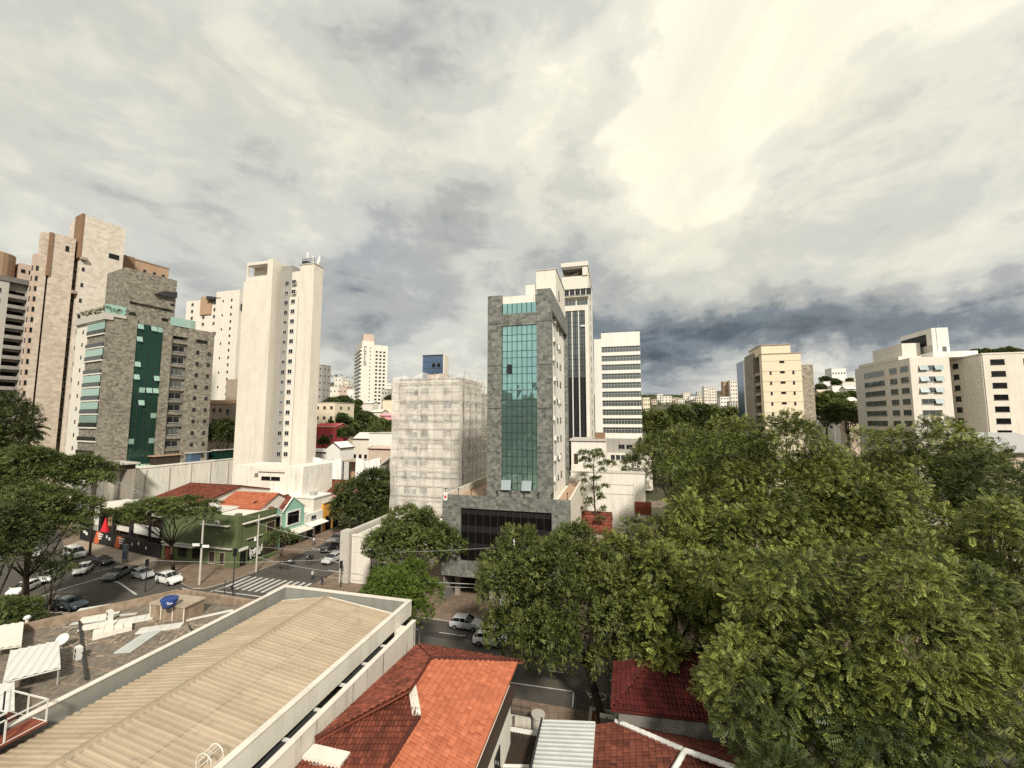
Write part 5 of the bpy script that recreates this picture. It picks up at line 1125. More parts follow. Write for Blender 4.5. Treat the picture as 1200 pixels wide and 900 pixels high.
for u0, u1, Y, vt, w, r, lb in hh: house(lb, u0, u1, Y, vt, w, r, gable='flat' if r == 'light_grey' else 'side', wins=3, D=8, pitch=.5, group='houses on the right hillside')
house('white pavilion roof among the park trees left of the cream apartment block', 786, 801, 150, 507, 'clean_white', 'white_metal', wins=0, D=7, gable='side', pitch=.3)
house('red tiled low house behind the sparse young tree', 671, 712, 70, 606, 'pinkish', 'tile_old', gable='side', wins=0, D=8, pitch=.5, z=0, tile=True)

# ------------------------------------------------------------------ podium wall and the low shops at the junction
b = Bld('podium_wall', 'long cream podium wall with black drip stains below the two left blocks', 'wall', 129, 97, AG, z=0); zt = b.zf(553.5); yl = b.yf(280)
q = MB(); q.box(-9, 0, 0, yl, 0, zt); q.box(-9, .12, -.1, yl, zt, zt+.25); b.part('wall', q, 'stained_white')
for k in range(6): q = MB(); y = yl*(k+.5)/6; q.box(.02, .18, y-.07, y+.12, zt*.4, zt-.3); b.part('downpipe', q, 'light_grey')
# everything seen of the podium is its right flank, so its face is x=9
b2 = Bld('podium', 'white parking podium with a long slot window at the foot of the tall cream tower', 'building', 279, 104, AG, z=0); X = b2.xf; zt2 = b2.zf(541)
q = MB(); q.box(0, X(312), 0, 8, 0, b2.zf(545)); q.box(X(312), X(345), -1.5, 8, 0, b2.zf(549)); q.box(X(345), X(366), -2.2, 8, 0, b2.zf(543)); b2.part('wall', q, 'stained_white')
win(b2, 'F', [X(316), X(327)], -1.5, [b2.zf(549)-2.2], 2.6, .8, 'black')
q = MB(); q.box(X(306), X(345), -1.9, -1.51, b2.zf(549)-.2, b2.zf(549)+.5); b2.part('coping', q, 'warm_white')
t = thing('entrance_canopy', 'flat grey canopy roof on posts in front of the grey stone block', 'canopy', HP(108, 101), -AL); hz = ZV(541, 101)
MB().box(0, 13, -2, 5, hz-.35, hz).build('roof', 'light_grey', t); MB().box(.3, 12, -1.5, 4.5, hz-1.6, hz-.36).build('beam', 'dark_brown', t)
for x in (.6, 6, 12): MB().box(x-.3, x+.3, -1, -.4, 0, hz-1.6).build('post', 'concrete', t)
MB().box(.3, 12.4, 3, 4.4, hz*.45, hz-1.6).build('back_wall', 'concrete', t); MB().box(.3, 12.4, 3.4, 4.4, 0, hz*.45).build('back_wall', 'dark_room', t)
t = thing('terrace_pergola', 'low flat canopies on top of the stained podium wall', 'pergola', HP(172, 110), -AG); hz = ZV(535, 110)
for k in range(3): MB().box(0+k*.6, 4+k*.6, k*8, k*8+7, hz+.2*k, hz+.25+.2*k).build('roof', ['tan', 'sheet_pale', 'light_grey'][k], t); MB().box(.4+k*.6, 3.6+k*.6, k*8+.5, k*8+6.5, hz-3, hz+.2*k-.02).build('screen', ['dark_brown', 'glass_panel', 'glass_green'][k], t)

def poly_bld(name, label, cat, pts, h, wall, roof=None, z0=0.0, group=None):
    c = sum((Vector(p) for p in pts), Vector())/len(pts); t = thing(name, label, cat, (c.x, c.y, z0), 0, group)
    P = [(p[0]-c.x, p[1]-c.y) for p in pts]; mb = MB(); mb.prism(P, 0, h, 0, 1); mb.build('wall', [wall, roof or wall], t); return t, c, P
def face_frame(t, a, bb, z, w, h, off, style, along, name='window'):
    """a window on the wall from a to bb (plan points relative to t), starting at distance along"""
    a, bb = Vector((*a, 0)), Vector((*bb, 0)); d = (bb-a).normalized(); n = Vector((d.y, -d.x, 0)); p = a+d*along+n*off
    return put_window(w, h, style, name, t, (p.x, p.y, z), math.atan2(d.y, d.x))
C = G(277, 667); C2 = G(188, 655); gT = 8.3
CR = C+E1*8.2
gp = [C2, C, CR, CR-E2*14, C2+E1*9]
t, c, P = poly_bld('corner_shop', 'green painted corner building with a flat white roof and a pole at its kerb', 'shop', gp, gT, 'green_wall', 'warm_white', .14)
mb = MB(); n = len(P)
for i, (h, m) in enumerate(((.55, 0), (.45, 0))):
    a, bq = Vector((*P[i], 0)), Vector((*P[i+1], 0)); d = (bq-a).normalized(); nn = Vector((d.y, -d.x, 0))*.12
    mb.hexa([a+nn+Vector((0, 0, gT-.5)), bq+nn+Vector((0, 0, gT-.5)), bq-nn*3+Vector((0, 0, gT-.5)), a-nn*3+Vector((0, 0, gT-.5)), a+nn+Vector((0, 0, gT+h)), bq+nn+Vector((0, 0, gT+h)), bq-nn*3+Vector((0, 0, gT+h)), a-nn*3+Vector((0, 0, gT+h))])
mb.build('parapet', 'green_wall', t)
mb = MB(); a, bq = Vector((*P[0], 0)), Vector((*P[1], 0)); d = (bq-a).normalized(); nn = Vector((d.y, -d.x, 0))
L01 = (bq-a).length
def slab(t, name, a, d, nn, s0, s1, o0, o1, z0, z1, m):
    A, B = a+d*s0, a+d*s1; return MB().hexa([A+nn*o1+Vector((0, 0, z0)), B+nn*o1+Vector((0, 0, z0)), B+nn*o0+Vector((0, 0, z0)), A+nn*o0+Vector((0, 0, z0)), A+nn*o1+Vector((0, 0, z1)), B+nn*o1+Vector((0, 0, z1)), B+nn*o0+Vector((0, 0, z1)), A+nn*o0+Vector((0, 0, z1))]).build(name, m, t)
slab(t, 'gable', a, d, nn, L01*.35, L01*.78, .02, .14, gT+.4, gT+1.2, 'green_wall'); slab(t, 'pillar', a, d, nn, L01-.9, L01+.1, -.5, .2, 0, gT+1.0, 'green_wall')
slab(t, 'ledge', a, d, nn, 0.5, L01-1, 0.02, .5, 3.1, 3.25, 'light_grey'); slab(t, 'ledge', a, d, nn, L01*.55, L01*.9, 0.02, .6, gT-1.3, gT-1.15, 'warm_white'); slab(t, 'awning', a, d, nn, L01*.1, L01*.5, 0.02, 1.2, 2.9, 3.0, 'light_grey')
put(ac_mesh(), 'air_conditioner', t, a+d*(L01*.72)+nn*.05+Vector((0, 0, gT-1.1)), math.atan2(d.y, d.x))
for s, w in ((1.0, 2.2), (4.5, 2.0), (8, 2.0), (12, 1.5), (14.5, 1.2)):
    face_frame(t, P[0], P[1], .3 if w < 2 else .9, w, 2.1 if w < 2 else 1.6, .01, 'black' if w > 1.5 else 'brown', s, 'door' if w < 2 else 'window')
slab(t, 'door', a, d, nn, .5+L01*.04, 1.5+L01*.06, .02, .1, 0, 2.4, 'brick_red')
a, bq = Vector((*P[1], 0)), Vector((*P[2], 0)); d = (bq-a).normalized(); nn = Vector((d.y, -d.x, 0)); L12 = (bq-a).length
slab(t, 'ledge', a, d, nn, .6, L12-.4, .02, .55, gT-1.0, gT-.8, 'warm_white'); slab(t, 'ledge', a, d, nn, L12*.2, L12*.62, .02, .3, 4.4, 4.5, 'light_grey'); slab(t, 'shop_sign', a, d, nn, .2, 2.0, .02, .2, 2.75, 3.2, 'clean_white'); slab(t, 'planter', a, d, nn, 2.2, 8, .3, 1.0, 0, .6, 'green_wall')
face_frame(t, P[1], P[2], .2, 1.2, 2.3, .01, 'black', .5, 'door'); face_frame(t, P[1], P[2], 4.2, 2.0, 2.2, .01, 'brown', L12*.72)
slab(t, 'shutter', a, d, nn, L12*.66, L12*.98, .02, .12, .3, 3.0, 'dark_brown')
R = random.Random(11); q = MB()
for k in range(46):          # black and white street mural
    s = 2.2+R.random()*(L12*.62-2.4); z = .75+R.random()*1.5; w = R.uniform(.15, .5); h = R.uniform(.2, .6); A = a+d*s+nn*(.05+.002*k)
    q.hexa([A+Vector((0, 0, z)), A+d*w+Vector((0, 0, z)), A+d*w-nn*.02+Vector((0, 0, z)), A-nn*.02+Vector((0, 0, z)), A+d*.1+Vector((0, 0, z+h)), A+d*(w*.8)+Vector((0, 0, z+h)), A+d*w*.8-nn*.02+Vector((0, 0, z+h)), A+d*.1-nn*.02+Vector((0, 0, z+h))], k % 3 == 0)
q2 = slab(t, 'mural', a, d, nn, 2.1, L12*.64, .005, .04, .6, 2.6, 'black_paint'); q.build('mural_figures', ['clean_white', 'light_grey'], q2)
# black fence shop
A_, B_ = G(93, 632.5), G(187, 655.5)
t = thing('shop_fence', 'long black shop fence with two slanted orange panels and small white lettering', 'fence', (A_.x, A_.y, .14), 0); a = Vector((0, 0, 0)); L = (B_-A_).length; d = (B_-A_).normalized(); d.z = 0; nn = Vector((d.y, -d.x, 0))
slab(t, 'fence_panel', a, d, nn, 0, L, -.15, 0, 0, 2.5, 'black_paint')
for s in (L*.2, L*.47):
    q = MB(); A = a+d*s+nn*.03; q.hexa([A+Vector((0, 0, .05)), A+d*2.0+Vector((0, 0, .05)), A+d*2.0-nn*.02+Vector((0, 0, .05)), A-nn*.02+Vector((0, 0, .05)), A+d*.9+Vector((0, 0, 2.45)), A+d*2.9+Vector((0, 0, 2.45)), A+d*2.9-nn*.02+Vector((0, 0, 2.45)), A+d*.9-nn*.02+Vector((0, 0, 2.45))]); op = q.build('orange_panel', 'orange_paint', t)
    q = MB()
    for k, (w, z) in enumerate(((2.2, 1.9), (1.7, 1.45), (1.2, 1.0))): A2 = a+d*(s+1.5+.2*k)+nn*.05; q.hexa([A2+Vector((0, 0, z)), A2+d*w+Vector((0, 0, z)), A2+d*w-nn*.01+Vector((0, 0, z)), A2-nn*.01+Vector((0, 0, z)), A2+Vector((0, 0, z+.25)), A2+d*w+Vector((0, 0, z+.25)), A2+d*w-nn*.01+Vector((0, 0, z+.25)), A2-nn*.01+Vector((0, 0, z+.25))])
    q.build('lettering', 'clean_white', op)
for s, z, w in ((1.5, 1.5, 1.1), (2.6, 1.2, .8), (L*.36, 1.5, .5), (L*.39, 1.2, .8), (L*.75, 1.6, .5), (L*.84, 1.1, .4), (L*.68, 1.2, .3)): slab(t, 'lettering', a, d, nn, s, s+w, .01, .04, z, z+.55, 'clean_white')
# shop hall behind the fence
t = thing('shop_hall', 'open shop hall with a thin white roof and white wall panels behind the black fence', 'shop', (A_.x, A_.y, .14), 0)
back = Vector((-d.y, d.x, 0))
def slab2(nm, s0, s1, y0, y1, z0, z1, m): A, B = a+d*s0, a+d*s1; return MB().hexa([A+back*y0+Vector((0, 0, z0)), B+back*y0+Vector((0, 0, z0)), B+back*y1+Vector((0, 0, z0)), A+back*y1+Vector((0, 0, z0)), A+back*y0+Vector((0, 0, z1)), B+back*y0+Vector((0, 0, z1)), B+back*y1+Vector((0, 0, z1)), A+back*y1+Vector((0, 0, z1))]).build(nm, m, t)
slab2('wall', 0, L, 3.0, 3.3, 0, 6.2, 'dark_brown'); slab2('roof', -.5, L*.92, 1.2, 8, 6.9, 7.15, 'warm_white'); slab2('roof', L*.2, L*1.05, 4, 11, 7.6, 7.8, 'white_metal')
for s in (0.1, L*.12, L*.3, L*.52, L*.75, L*.9): slab2('post', s, s+.3, 1.5, 1.8, 0, 6.9, 'dark_metal')
slab2('wall_panel', L*.02, L*.11, 1.9, 2.0, 2.8, 6.3, 'white_paint'); slab2('wall_panel', L*.55, L*.85, 1.9, 2.0, 2.7, 4.6, 'white_paint'); slab2('wall_panel', L*.2, L*.28, 2.1, 2.2, 3.0, 6.6, 'tan'); slab2('wall_panel', L*.33, L*.5, 1.9, 2.0, 2.6, 3.6, 'warm_white')
p = A_+(B_-A_)*.27+back*.8; q = MB(); n = 14
q.tube((0, 0, 0), (0, 0, 2.7), .72, .06, n); q.tube((0, 0, -.2), (0, 0, 0), .78, .72, n); o = q.build('folded_parasol', 'red_cloth'); o.location = (p.x, p.y, 2.6); tag(o, 'tall red cone of a folded cloth parasol behind the black fence', 'parasol')
q = MB().tube((0, 0, -2.5), (0, 0, 0), .06, .06, 8); q.build('pole', 'dark_metal', o)

# roofs behind the green corner shop
def roof_house(name, label, pts, wall, roofm, zb, per=.28):
    """free tiled roof: pts is a list of polygons (eave edge first); walls follow the outline below"""
    c = Vector(pts[0][0]); t = thing(name, label, 'house', (c.x, c.y, zb)); q = MB(); sh = Vector((c.x, c.y, zb))
    for P in pts: P = [Vector(p)-sh for p in P]; under(q, P, .15); ribs(q, [p+Vector((0, 0, .03)) for p in P], per, .07, .5, .05, 3, random.Random(len(q.v)))
    q.build('roof', roofm, t); return t, sh
def gable_roof(name, label, s0, s1, t0, t1, ze, zr, along, wall, roofm, zb=0.0):
    """gabled house on the street grid; along 's' or 't' gives the ridge direction"""
    if along == 's':
        m = (t0+t1)/2; A = [GR(s0, t0, ze), GR(s1, t0, ze), GR(s1, m, zr), GR(s0, m, zr)]; B = [GR(s1, t1, ze), GR(s0, t1, ze), GR(s0, m, zr), GR(s1, m, zr)]
    else:
        m = (s0+s1)/2; A = [GR(s1, t0, ze), GR(s1, t1, ze), GR(m, t1, zr), GR(m, t0, zr)]; B = [GR(s0, t1, ze), GR(s0, t0, ze), GR(m, t0, zr), GR(m, t1, zr)]
    t, sh = roof_house(name, label, [A, B], wall, roofm, zb)
    q = MB(); f = lambda s, tt, z: GR(s, tt, z)-sh; i = .3
    if along == 's': q.hexa([f(s0+i, t0+i, zb), f(s1-i, t0+i, zb), f(s1-i, t1-i, zb), f(s0+i, t1-i, zb), f(s0+i, t0+i, ze-.1), f(s1-i, t0+i, ze-.1), f(s1-i, t1-i, ze-.1), f(s0+i, t1-i, ze-.1)]); m = (t0+t1)/2; q.hexa([f(s0+i, t0+i, ze-.1), f(s1-i, t0+i, ze-.1), f(s1-i, t1-i, ze-.1), f(s0+i, t1-i, ze-.1), f(s0+i, m-.02, zr-.2), f(s1-i, m-.02, zr-.2), f(s1-i, m+.02, zr-.2), f(s0+i, m+.02, zr-.2)])
    else: q.hexa([f(s0+i, t0+i, zb), f(s1-i, t0+i, zb), f(s1-i, t1-i, zb), f(s0+i, t1-i, zb), f(s0+i, t0+i, ze-.1), f(s1-i, t0+i, ze-.1), f(s1-i, t1-i, ze-.1), f(s0+i, t1-i, ze-.1)]); m = (s0+s1)/2; q.hexa([f(s0+i, t0+i, ze-.1), f(s1-i, t0+i, ze-.1), f(s1-i, t1-i, ze-.1), f(s0+i, t1-i, ze-.1), f(m-.02, t0+i, zr-.2), f(m+.02, t0+i, zr-.2), f(m+.02, t1-i, zr-.2), f(m-.02, t1-i, zr-.2)])
    q.build('wall', wall, t)
    q = MB(); 
    if along == 's': q.beam(f(s0, (t0+t1)/2, zr+.06), f(s1, (t0+t1)/2, zr+.06), .3, .14)
    else: q.beam(f((s0+s1)/2, t0, zr+.06), f((s0+s1)/2, t1, zr+.06), .3, .14)
    q.build('ridge', 'light_grey' if roofm in ('tile_new',) else roofm, t); return t
gable_roof('house', 'house with a bright orange tiled roof behind the green corner shop', -78.5, -67.6, 66, 75, 8.6, 11.0, 's', 'warm_white', 'tile_new')
gable_roof('house', 'long dark red tiled roof below the stained podium wall', -96, -81, 65, 83, 9.2, 11.4, 's', 'warm_white', 'tile_old')
gable_roof('house', 'pink walled house with a dark red tiled roof above the street trees', -74, -66.5, 89, 99, 7.6, 10.2, 's', 'pink_wall', 'tile_old')
gable_roof('house', 'wide dark grey brown roofed house below the white tarpaulins', -74, -54, 102, 113, 8.2, 11.0, 's', 'light_grey', 'tile_brown', 0)
gable_roof('house', 'rusty tiled side roof left of the teal gabled house', -72.5, -68, 67.2, 76, 7.4, 9.6, 't', 'warm_white', 'tile_old')
def flat(name, label, s0, s1, t0, t1, h, wall, roof, cat='building'):
    t = thing(name, label, cat, GR(s0, t0), -AG); MB().box(0, s1-s0, 0, t1-t0, 0, h-.3).build('wall', wall, t); MB().box(-.2, s1-s0+.2, -.2, t1-t0+.2, h-.3, h).build('roof', roof, t); return t
t = flat('shed', 'white flat roofed sheds between the orange roof and the podium wall', -94, -80, 86, 102, 9.4, 'warm_white', 'white_paint'); 
for x, y in ((3, 4), (9, 8)): MB().box(x, x+1.6, y, y+1.2, 9.4, 10.3).build('roof_unit', 'grey_metal', t)
t = flat('shed', 'white flat roof with a water tank behind the pink house', -80, -67, 80, 86, 8.4, 'warm_white', 'white_paint'); MB().tube((6, 3, 8.4), (6, 3, 9.7), 1.0, .8, 14).build('water_tank', 'glass_panel', t); MB().box(10, 11.5, 2, 3, 8.4, 9.2).build('roof_unit', 'grey_metal', t)
t = flat('shed', 'white sheet roof tucked between green shop and long dark red roof', -80, -73, 63, 69, 8.9, 'warm_white', 'white_metal')
# teal house
b = Bld('house', 'teal house with two white framed black windows and a stepped gable', 'house', 0, 0, AG, z=0, loc=GR(-66.5, 67.0)); Lt = 9.6; hz = 8.7
mb = MB(); mb.box(-9, 0, 0, Lt, 0, 7.2); mb.hexa([(-9, 0, 7.2), (0, 0, 7.2), (0, Lt*.36, 7.2), (-9, Lt*.36, 7.2), (-9, Lt*.18-.01, 8.5), (0, Lt*.18-.01, 8.5), (0, Lt*.18+.01, 8.5), (-9, Lt*.18+.01, 8.5)]); mb.hexa([(-9, Lt*.36+.01, 7.2), (0, Lt*.36+.01, 7.2), (0, Lt, 7.2), (-9, Lt, 7.2), (-9, Lt*.64-.01, 9.7), (0, Lt*.64-.01, 9.7), (0, Lt*.64+.01, 9.7), (-9, Lt*.64+.01, 9.7)]); b.part('wall', mb, 'teal_wall')
for y0, y1, zr in ((0, Lt*.36, 8.5), (Lt*.36, Lt, 9.7)):
    m = (y0+y1)/2 if y0 == 0 else Lt*.64; q = MB(); q.beam((.1, y0-.2, 7.15), (.1, m, zr+.12), .35, .16); q.beam((.1, m, zr+.12), (.1, y1+.2, 7.15), .35, .16); b.part('gable_trim', q, 'clean_white')
    q = MB(); P = [(0.1, y0-.2, 7.2), (-9.2, y0-.2, 7.2), (-9.2, m, zr+.1), (0.1, m, zr+.1)]; P2 = [(-9.2, y1+.2, 7.2), (.1, y1+.2, 7.2), (.1, m, zr+.1), (-9.2, m, zr+.1)]
    for pp in (P, P2): ribs(q, pp, .3, .07, .5, .05, 3)
    b.part('roof', q, 'tile_old')
win(b, 'R', [1.1], 0, [4.0], 1.9, 2.6, 'black'); win(b, 'R', [4.9], 0, [4.3], 3.2, 2.4, 'black')
for y, z, w, h in ((1.1, 4.0, 1.9, 2.6), (4.9, 4.3, 3.2, 2.4)): q = MB(); q.box(0, .14, y-.32, y-.02, z-.3, z+h+.3); q.box(0, .14, y+w+.02, y+w+.32, z-.3, z+h+.3); q.box(0, .14, y-.02, y+w+.02, z+h+.02, z+h+.3); q.box(0, .2, y-.02, y+w+.02, z-.32, z-.1); b.part('window_frame', q, 'clean_white')
q = MB(); q.hexa([(0, 2.6, 3.0), (2.6, 2.6, 2.6), (2.6, Lt, 2.6), (0, Lt, 3.0), (0, 2.6, 3.2), (2.6, 2.6, 2.75), (2.6, Lt, 2.75), (0, Lt, 3.2)]); b.part('awning', q, 'warm_white'); win(b, 'R', [3.2, 6.2], 0, [.2], 2.4, 2.3, 'black'); q = MB(); q.box(0, .5, -.1, .7, 0, 3.4); b.part('pilaster', q, 'warm_white')
b = Bld('shop', 'white shop with a dark awning between the teal house and the orange shop', 'shop', 0, 0, AG, z=0, loc=GR(-66.5, 76.8)); b.part('wall', MB().box(-9, 0, 0, 5.8, 0, 5.2), 'white_paint'); b.part('awning', MB().hexa([(0, .2, 3.2), (1.8, .2, 2.7), (1.8, 5.6, 2.7), (0, 5.6, 3.2), (0, .2, 3.3), (1.8, .2, 2.8), (1.8, 5.6, 2.8), (0, 5.6, 3.3)]), 'clean_white'); win(b, 'R', [.8, 3.4], 0, [.3], 1.8, 2.2, 'black'); win(b, 'R', [2], 0, [3.7], 1.6, .9, 'dark')
b = Bld('shop', 'orange fronted shop at the end of the row before the street trees', 'shop', 0, 0, AG, z=0, loc=GR(-66.5, 82.7)); b.part('wall', MB().box(-9, 0, 0, 6, 0, 6.6), 'orange_wall'); b.part('roof', MB().box(-9.1, .3, -.1, 6.1, 6.6, 6.8), 'light_grey'); win(b, 'R', [.8, 3.4], 0, [.3], 1.9, 3.2, 'black'); win(b, 'R', [4.2], 0, [4.6], .9, 1.0, 'dark')
b = Bld('porch', 'white roofed porch in front of the pink house', 'porch', 0, 0, AG, z=0, loc=GR(-67, 89.3)); b.part('roof', MB().hexa([(0, 0, 6.3), (5, 0, 6.0), (5, 6, 6.0), (0, 6, 6.3), (0, 0, 6.5), (5, 0, 6.2), (5, 6, 6.2), (0, 6, 6.5)]), 'clean_white'); b.part('wall', MB().box(.3, 4.6, .4, 5.6, 0, 5.95), 'light_grey'); win(b, 'F', [.9, 2.8], .4, [4.0], 1.4, 1.3, 'grey')
# white tarpaulins on a frame
def tarp(label, u0, u1, Y, vt, vb, seed):
    a, bq = HP(u0, Y), HP(u1, Y*.985); d = bq-a; L = d.length; d.normalize(); zt, zb = ZV(vt, Y), ZV(vb, Y); R = random.Random(seed); q = MB(); nx, nz = 24, 10; nn = Vector((d.y, -d.x, 0))
    for i in range(nz+1):
        for k in range(nx+1):
            u = k/nx; w = i/nz; sag = .35*math.sin(u*math.pi*2+seed)+.5*(abs(u-.5)**2)*2; z = zb+(zt+sag-zb)*w; p = d*(u*L)+nn*(.15*math.sin(u*11+seed)+.1*math.sin(u*27+w*4)); q.v.append((p.x, p.y, z-zb))
    for i in range(nz):
        for k in range(nx): A = i*(nx+1)+k; q.f.append((A, A+1, A+nx+2, A+nx+1)); q.m.append(0); q.t.append(.5)
    t = thing('tarpaulin', label, 'tarpaulin', (a.x, a.y, zb)); q.build('sheet', 'clean_white', t, True)
    for u in (0, .33, .66, 1): MB().tube(d*(u*L)+Vector((0, 0, -3))-nn*.2, d*(u*L)+Vector((0, 0, zt-zb))-nn*.2, .08, .08, 6).build('post', 'dark_metal', t)
tarp('wide white tarpaulin sheet hanging behind the dark grey roof, left one', 369, 402, 116, 538, 566, 1); tarp('square white tarpaulin sheet hanging just left of the wrapped block', 419, 447, 114, 538, 562, 2)
b = Bld('shed', 'open greenish shed between the two white tarpaulins', 'shed', 403, 117, AG, z=3); h = b.zf(540); b.part('roof', MB().box(-.3, b.xf(419)+.3, -.3, 5, h-.2, h), 'sheet_cream'); b.part('wall', MB().box(0, b.xf(419), 3, 5, 0, h-.2), 'tan'); 
for u in (403.5, 411, 418): b.part('post', MB().box(b.xf(u), b.xf(u)+.25, 0, .25, 0, h-.2), 'dark_metal')
b = Bld('shed', 'grey gabled shed right of the square tarpaulin, against the wrapped block', 'shed', 447, 112, AG, z=3); h = b.zf(546); b.part('wall', MB().box(0, b.xf(459), 0, 5, 0, h), 'dark_concrete'); b.part('roof', MB().hexa([(-.2, -.2, h), (b.xf(459), -.2, h+2.4), (b.xf(459), 5, h+2.4), (-.2, 5, h), (-.2, -.2, h+.15), (b.xf(459), -.2, h+2.6), (b.xf(459), 5, h+2.6), (-.2, 5, h+.15)]), 'clean_white')
# grey corner building by the side street
b = Bld('corner_building', 'pale grey corner building with a stout pillar and dark doorway beside the street trees', 'building', 0, 0, AG, z=.14, loc=GR(-42.5, 58.7)); 
b.part('wall', MB().box(.9, 4.2, 0, .4, 0, 7.2).box(4.2, 5.6, 0, .4, 4.6, 7.2).box(5.6, 10.5, 0, .4, 0, 7.2).box(.9, 1.3, .4, 15, 0, 7.2).box(10.1, 10.5, .4, 15, 0, 7.2).box(1.3, 10.1, 14.6, 15, 0, 7.2), 'warm_white'); b.part('pillar', MB().box(-1.0, .6, -.4, 1.2, 0, 8.0).box(-.6, .2, 1.2, 15, 0, 7.8), 'light_grey')
q = MB(); ribs(q, [(1.3, .4, 6.5), (10.1, .4, 6.5), (10.1, 14.6, 7.0), (1.3, 14.6, 7.0)], .9, .12, None, 0, 6, shape='trap'); b.part('roof', q, 'sheet_pale'); b.part('roof_edge', MB().box(.9, 10.6, -.1, .5, 7.2, 7.45), 'warm_white')
b.part('doorway', MB().box(4.2, 5.6, .6, .7, 0, 4.6), 'dark_concrete'); b.part('door', MB().box(4.3, 5.4, .5, .6, 0, 2.2), 'black_paint'); b.part('window', MB().box(6.1, 8.8, -.06, -.01, .6, 3.4), 'glass_grey'); b.part('window', MB().box(7.2, 8.4, -.06, -.01, 4.6, 5.8), 'dark_room')
for k in range(3): b.part('roof_beam', MB().box(2.2+k*2.6, 2.5+k*2.6, .5, 14, 7.05, 7.25), 'warm_white')
# ------------------------------------------------------------------ foreground roofs
def RP(u, v, p0, n):                   # sight line of a photo pixel met with a roof plane
    d = dirpix(u, v); o = Vector((0, 0, CAMZ)); t = (Vector(p0)-o).dot(n)/d.dot(n); return o+d*t
def plane3(a, b, c): n = (Vector(b)-Vector(a)).cross(Vector(c)-Vector(a)).normalized(); return Vector(a), (n if n.z > 0 else -n)
S0, S1, T0, T1, ZP = -31.4, -17.97, -6.0, 34.2, 10.0
t = thing('warehouse', 'long building with a cream corrugated metal roof inside pale parapets, nearest on the left', 'building', GR(S0, T0), -AG)
W_, L_ = S1-S0, T1-T0; xr = 5.7
MB().box(.05, W_-.75, .05, L_-.3, 0, 8.7).build('wall', 'dark_concrete', t)
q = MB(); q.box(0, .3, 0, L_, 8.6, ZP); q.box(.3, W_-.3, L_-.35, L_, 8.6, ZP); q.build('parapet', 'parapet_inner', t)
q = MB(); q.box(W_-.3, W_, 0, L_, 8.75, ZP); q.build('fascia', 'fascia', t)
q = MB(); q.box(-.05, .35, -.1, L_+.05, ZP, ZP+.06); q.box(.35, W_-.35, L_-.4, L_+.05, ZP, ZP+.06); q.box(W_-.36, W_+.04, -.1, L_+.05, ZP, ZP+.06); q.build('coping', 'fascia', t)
q = MB(); A = [(.75, L_-1.25, 9.12), (.75, 0, 9.12), (xr, 0, 9.98), (xr, L_-1.25, 9.98)]; B = [(W_-.6, 0, 9.22), (W_-.6, L_-1.25, 9.22), (xr, L_-1.25, 9.98), (xr, 0, 9.98)]
def lapped(P, seed):
    q = MB(); R = random.Random(seed); a, b, c, d = [Vector(p) for p in P]; lo = .52; up = Vector((0, 0, .022))
    ribs(q, [a, b, b.lerp(c, lo+.03), a.lerp(d, lo+.03)], .34, .062, None, 0, 8, R, shape='trap'); ribs(q, [a.lerp(d, lo)+up, b.lerp(c, lo)+up, c+up, d+up], .34, .062, None, 0, 8, R, shape='trap'); return q
lapped(A, 5).build('roof_sheet', 'sheet_cream', t)
lapped(B, 9).build('roof_sheet', 'sheet_cream', t)
q = MB()
for k in range(int((L_-1.3)/.34)+1): y = k*.34; q.hexa([(xr-.3, y, 9.99), (xr+.3, y, 9.99), (xr+.3, y+.33, 9.99), (xr-.3, y+.33, 9.99), (xr-.06, y, 10.09+.03*(k % 2)), (xr+.06, y, 10.09+.03*(k % 2)), (xr+.06, y+.33, 10.09), (xr-.06, y+.33, 10.09)])
q.build('ridge_cap', 'sheet_cream', t)
q = MB(); q.box(.3, W_-.3, L_-1.3, L_-.35, 8.8, 8.95); q.box(.3, .8, 0, L_-1.3, 8.75, 8.85); q.box(W_-.62, W_-.3, 0, L_-1.3, 8.75, 8.85); q.build('gutter', 'dark_concrete', t)
q = MB(); q.hexa([(.75, L_-1.3, 9.0), (xr, L_-1.3, 9.0), (xr, L_-1.2, 9.0), (.75, L_-1.2, 9.0), (.75, L_-1.3, 9.2), (xr, L_-1.3, 10.05), (xr, L_-1.2, 10.05), (.75, L_-1.2, 9.2)]); q.hexa([(xr, L_-1.3, 9.0), (W_-.6, L_-1.3, 9.0), (W_-.6, L_-1.2, 9.0), (xr, L_-1.2, 9.0), (xr, L_-1.3, 10.05), (W_-.6, L_-1.3, 9.3), (W_-.6, L_-1.2, 9.3), (xr, L_-1.2, 10.05)]); q.build('flashing', 'warm_white', t)
q = MB()
for k in range(9): y = 3+k*3.4; q.box(W_-.32, W_-.005, y-.02, y+.02, 8.74, ZP-.01)
# narrow light shaft between the metal roofed building and the stained wall
q = MB()
for k in range(15): y = 2+k*2.4; q.box(W_-.7, W_+1.05, y, y+.14, 8.4, 8.55)
q.box(W_+.95, W_+1.05, 0, L_-2.2, 8.4, 8.58); q.build('shaft_frame', 'white_metal', t)
for k in range(14):
    if k in (7, 11): continue
    q = MB(); y = 2.14+k*2.4; ribs(q, [(W_-.7, y, 8.35), (W_+.95, y, 8.35), (W_+.95, y+2.26, 8.42), (W_-.7, y+2.26, 8.42)], .2, .04, None, 0, 4); q.build('shaft_grille', 'dark_metal', t)
t = thing('boundary_wall', 'tall white wall with black mould streaks between the metal roof and the red tiles', 'wall', GR(-16.87, -2), -AG)
q = MB(); q.box(0, .3, 0, 34.3, 0, 9.3); q.build('wall', 'mould_white', t); MB().box(-.03, .34, -.1, 34.35, 9.3, 9.36).build('coping', 'fascia', t); MB().box(-1.05, 0, 33.3, 34.3, 0, 8.8).build('end_pier', 'fascia', t)

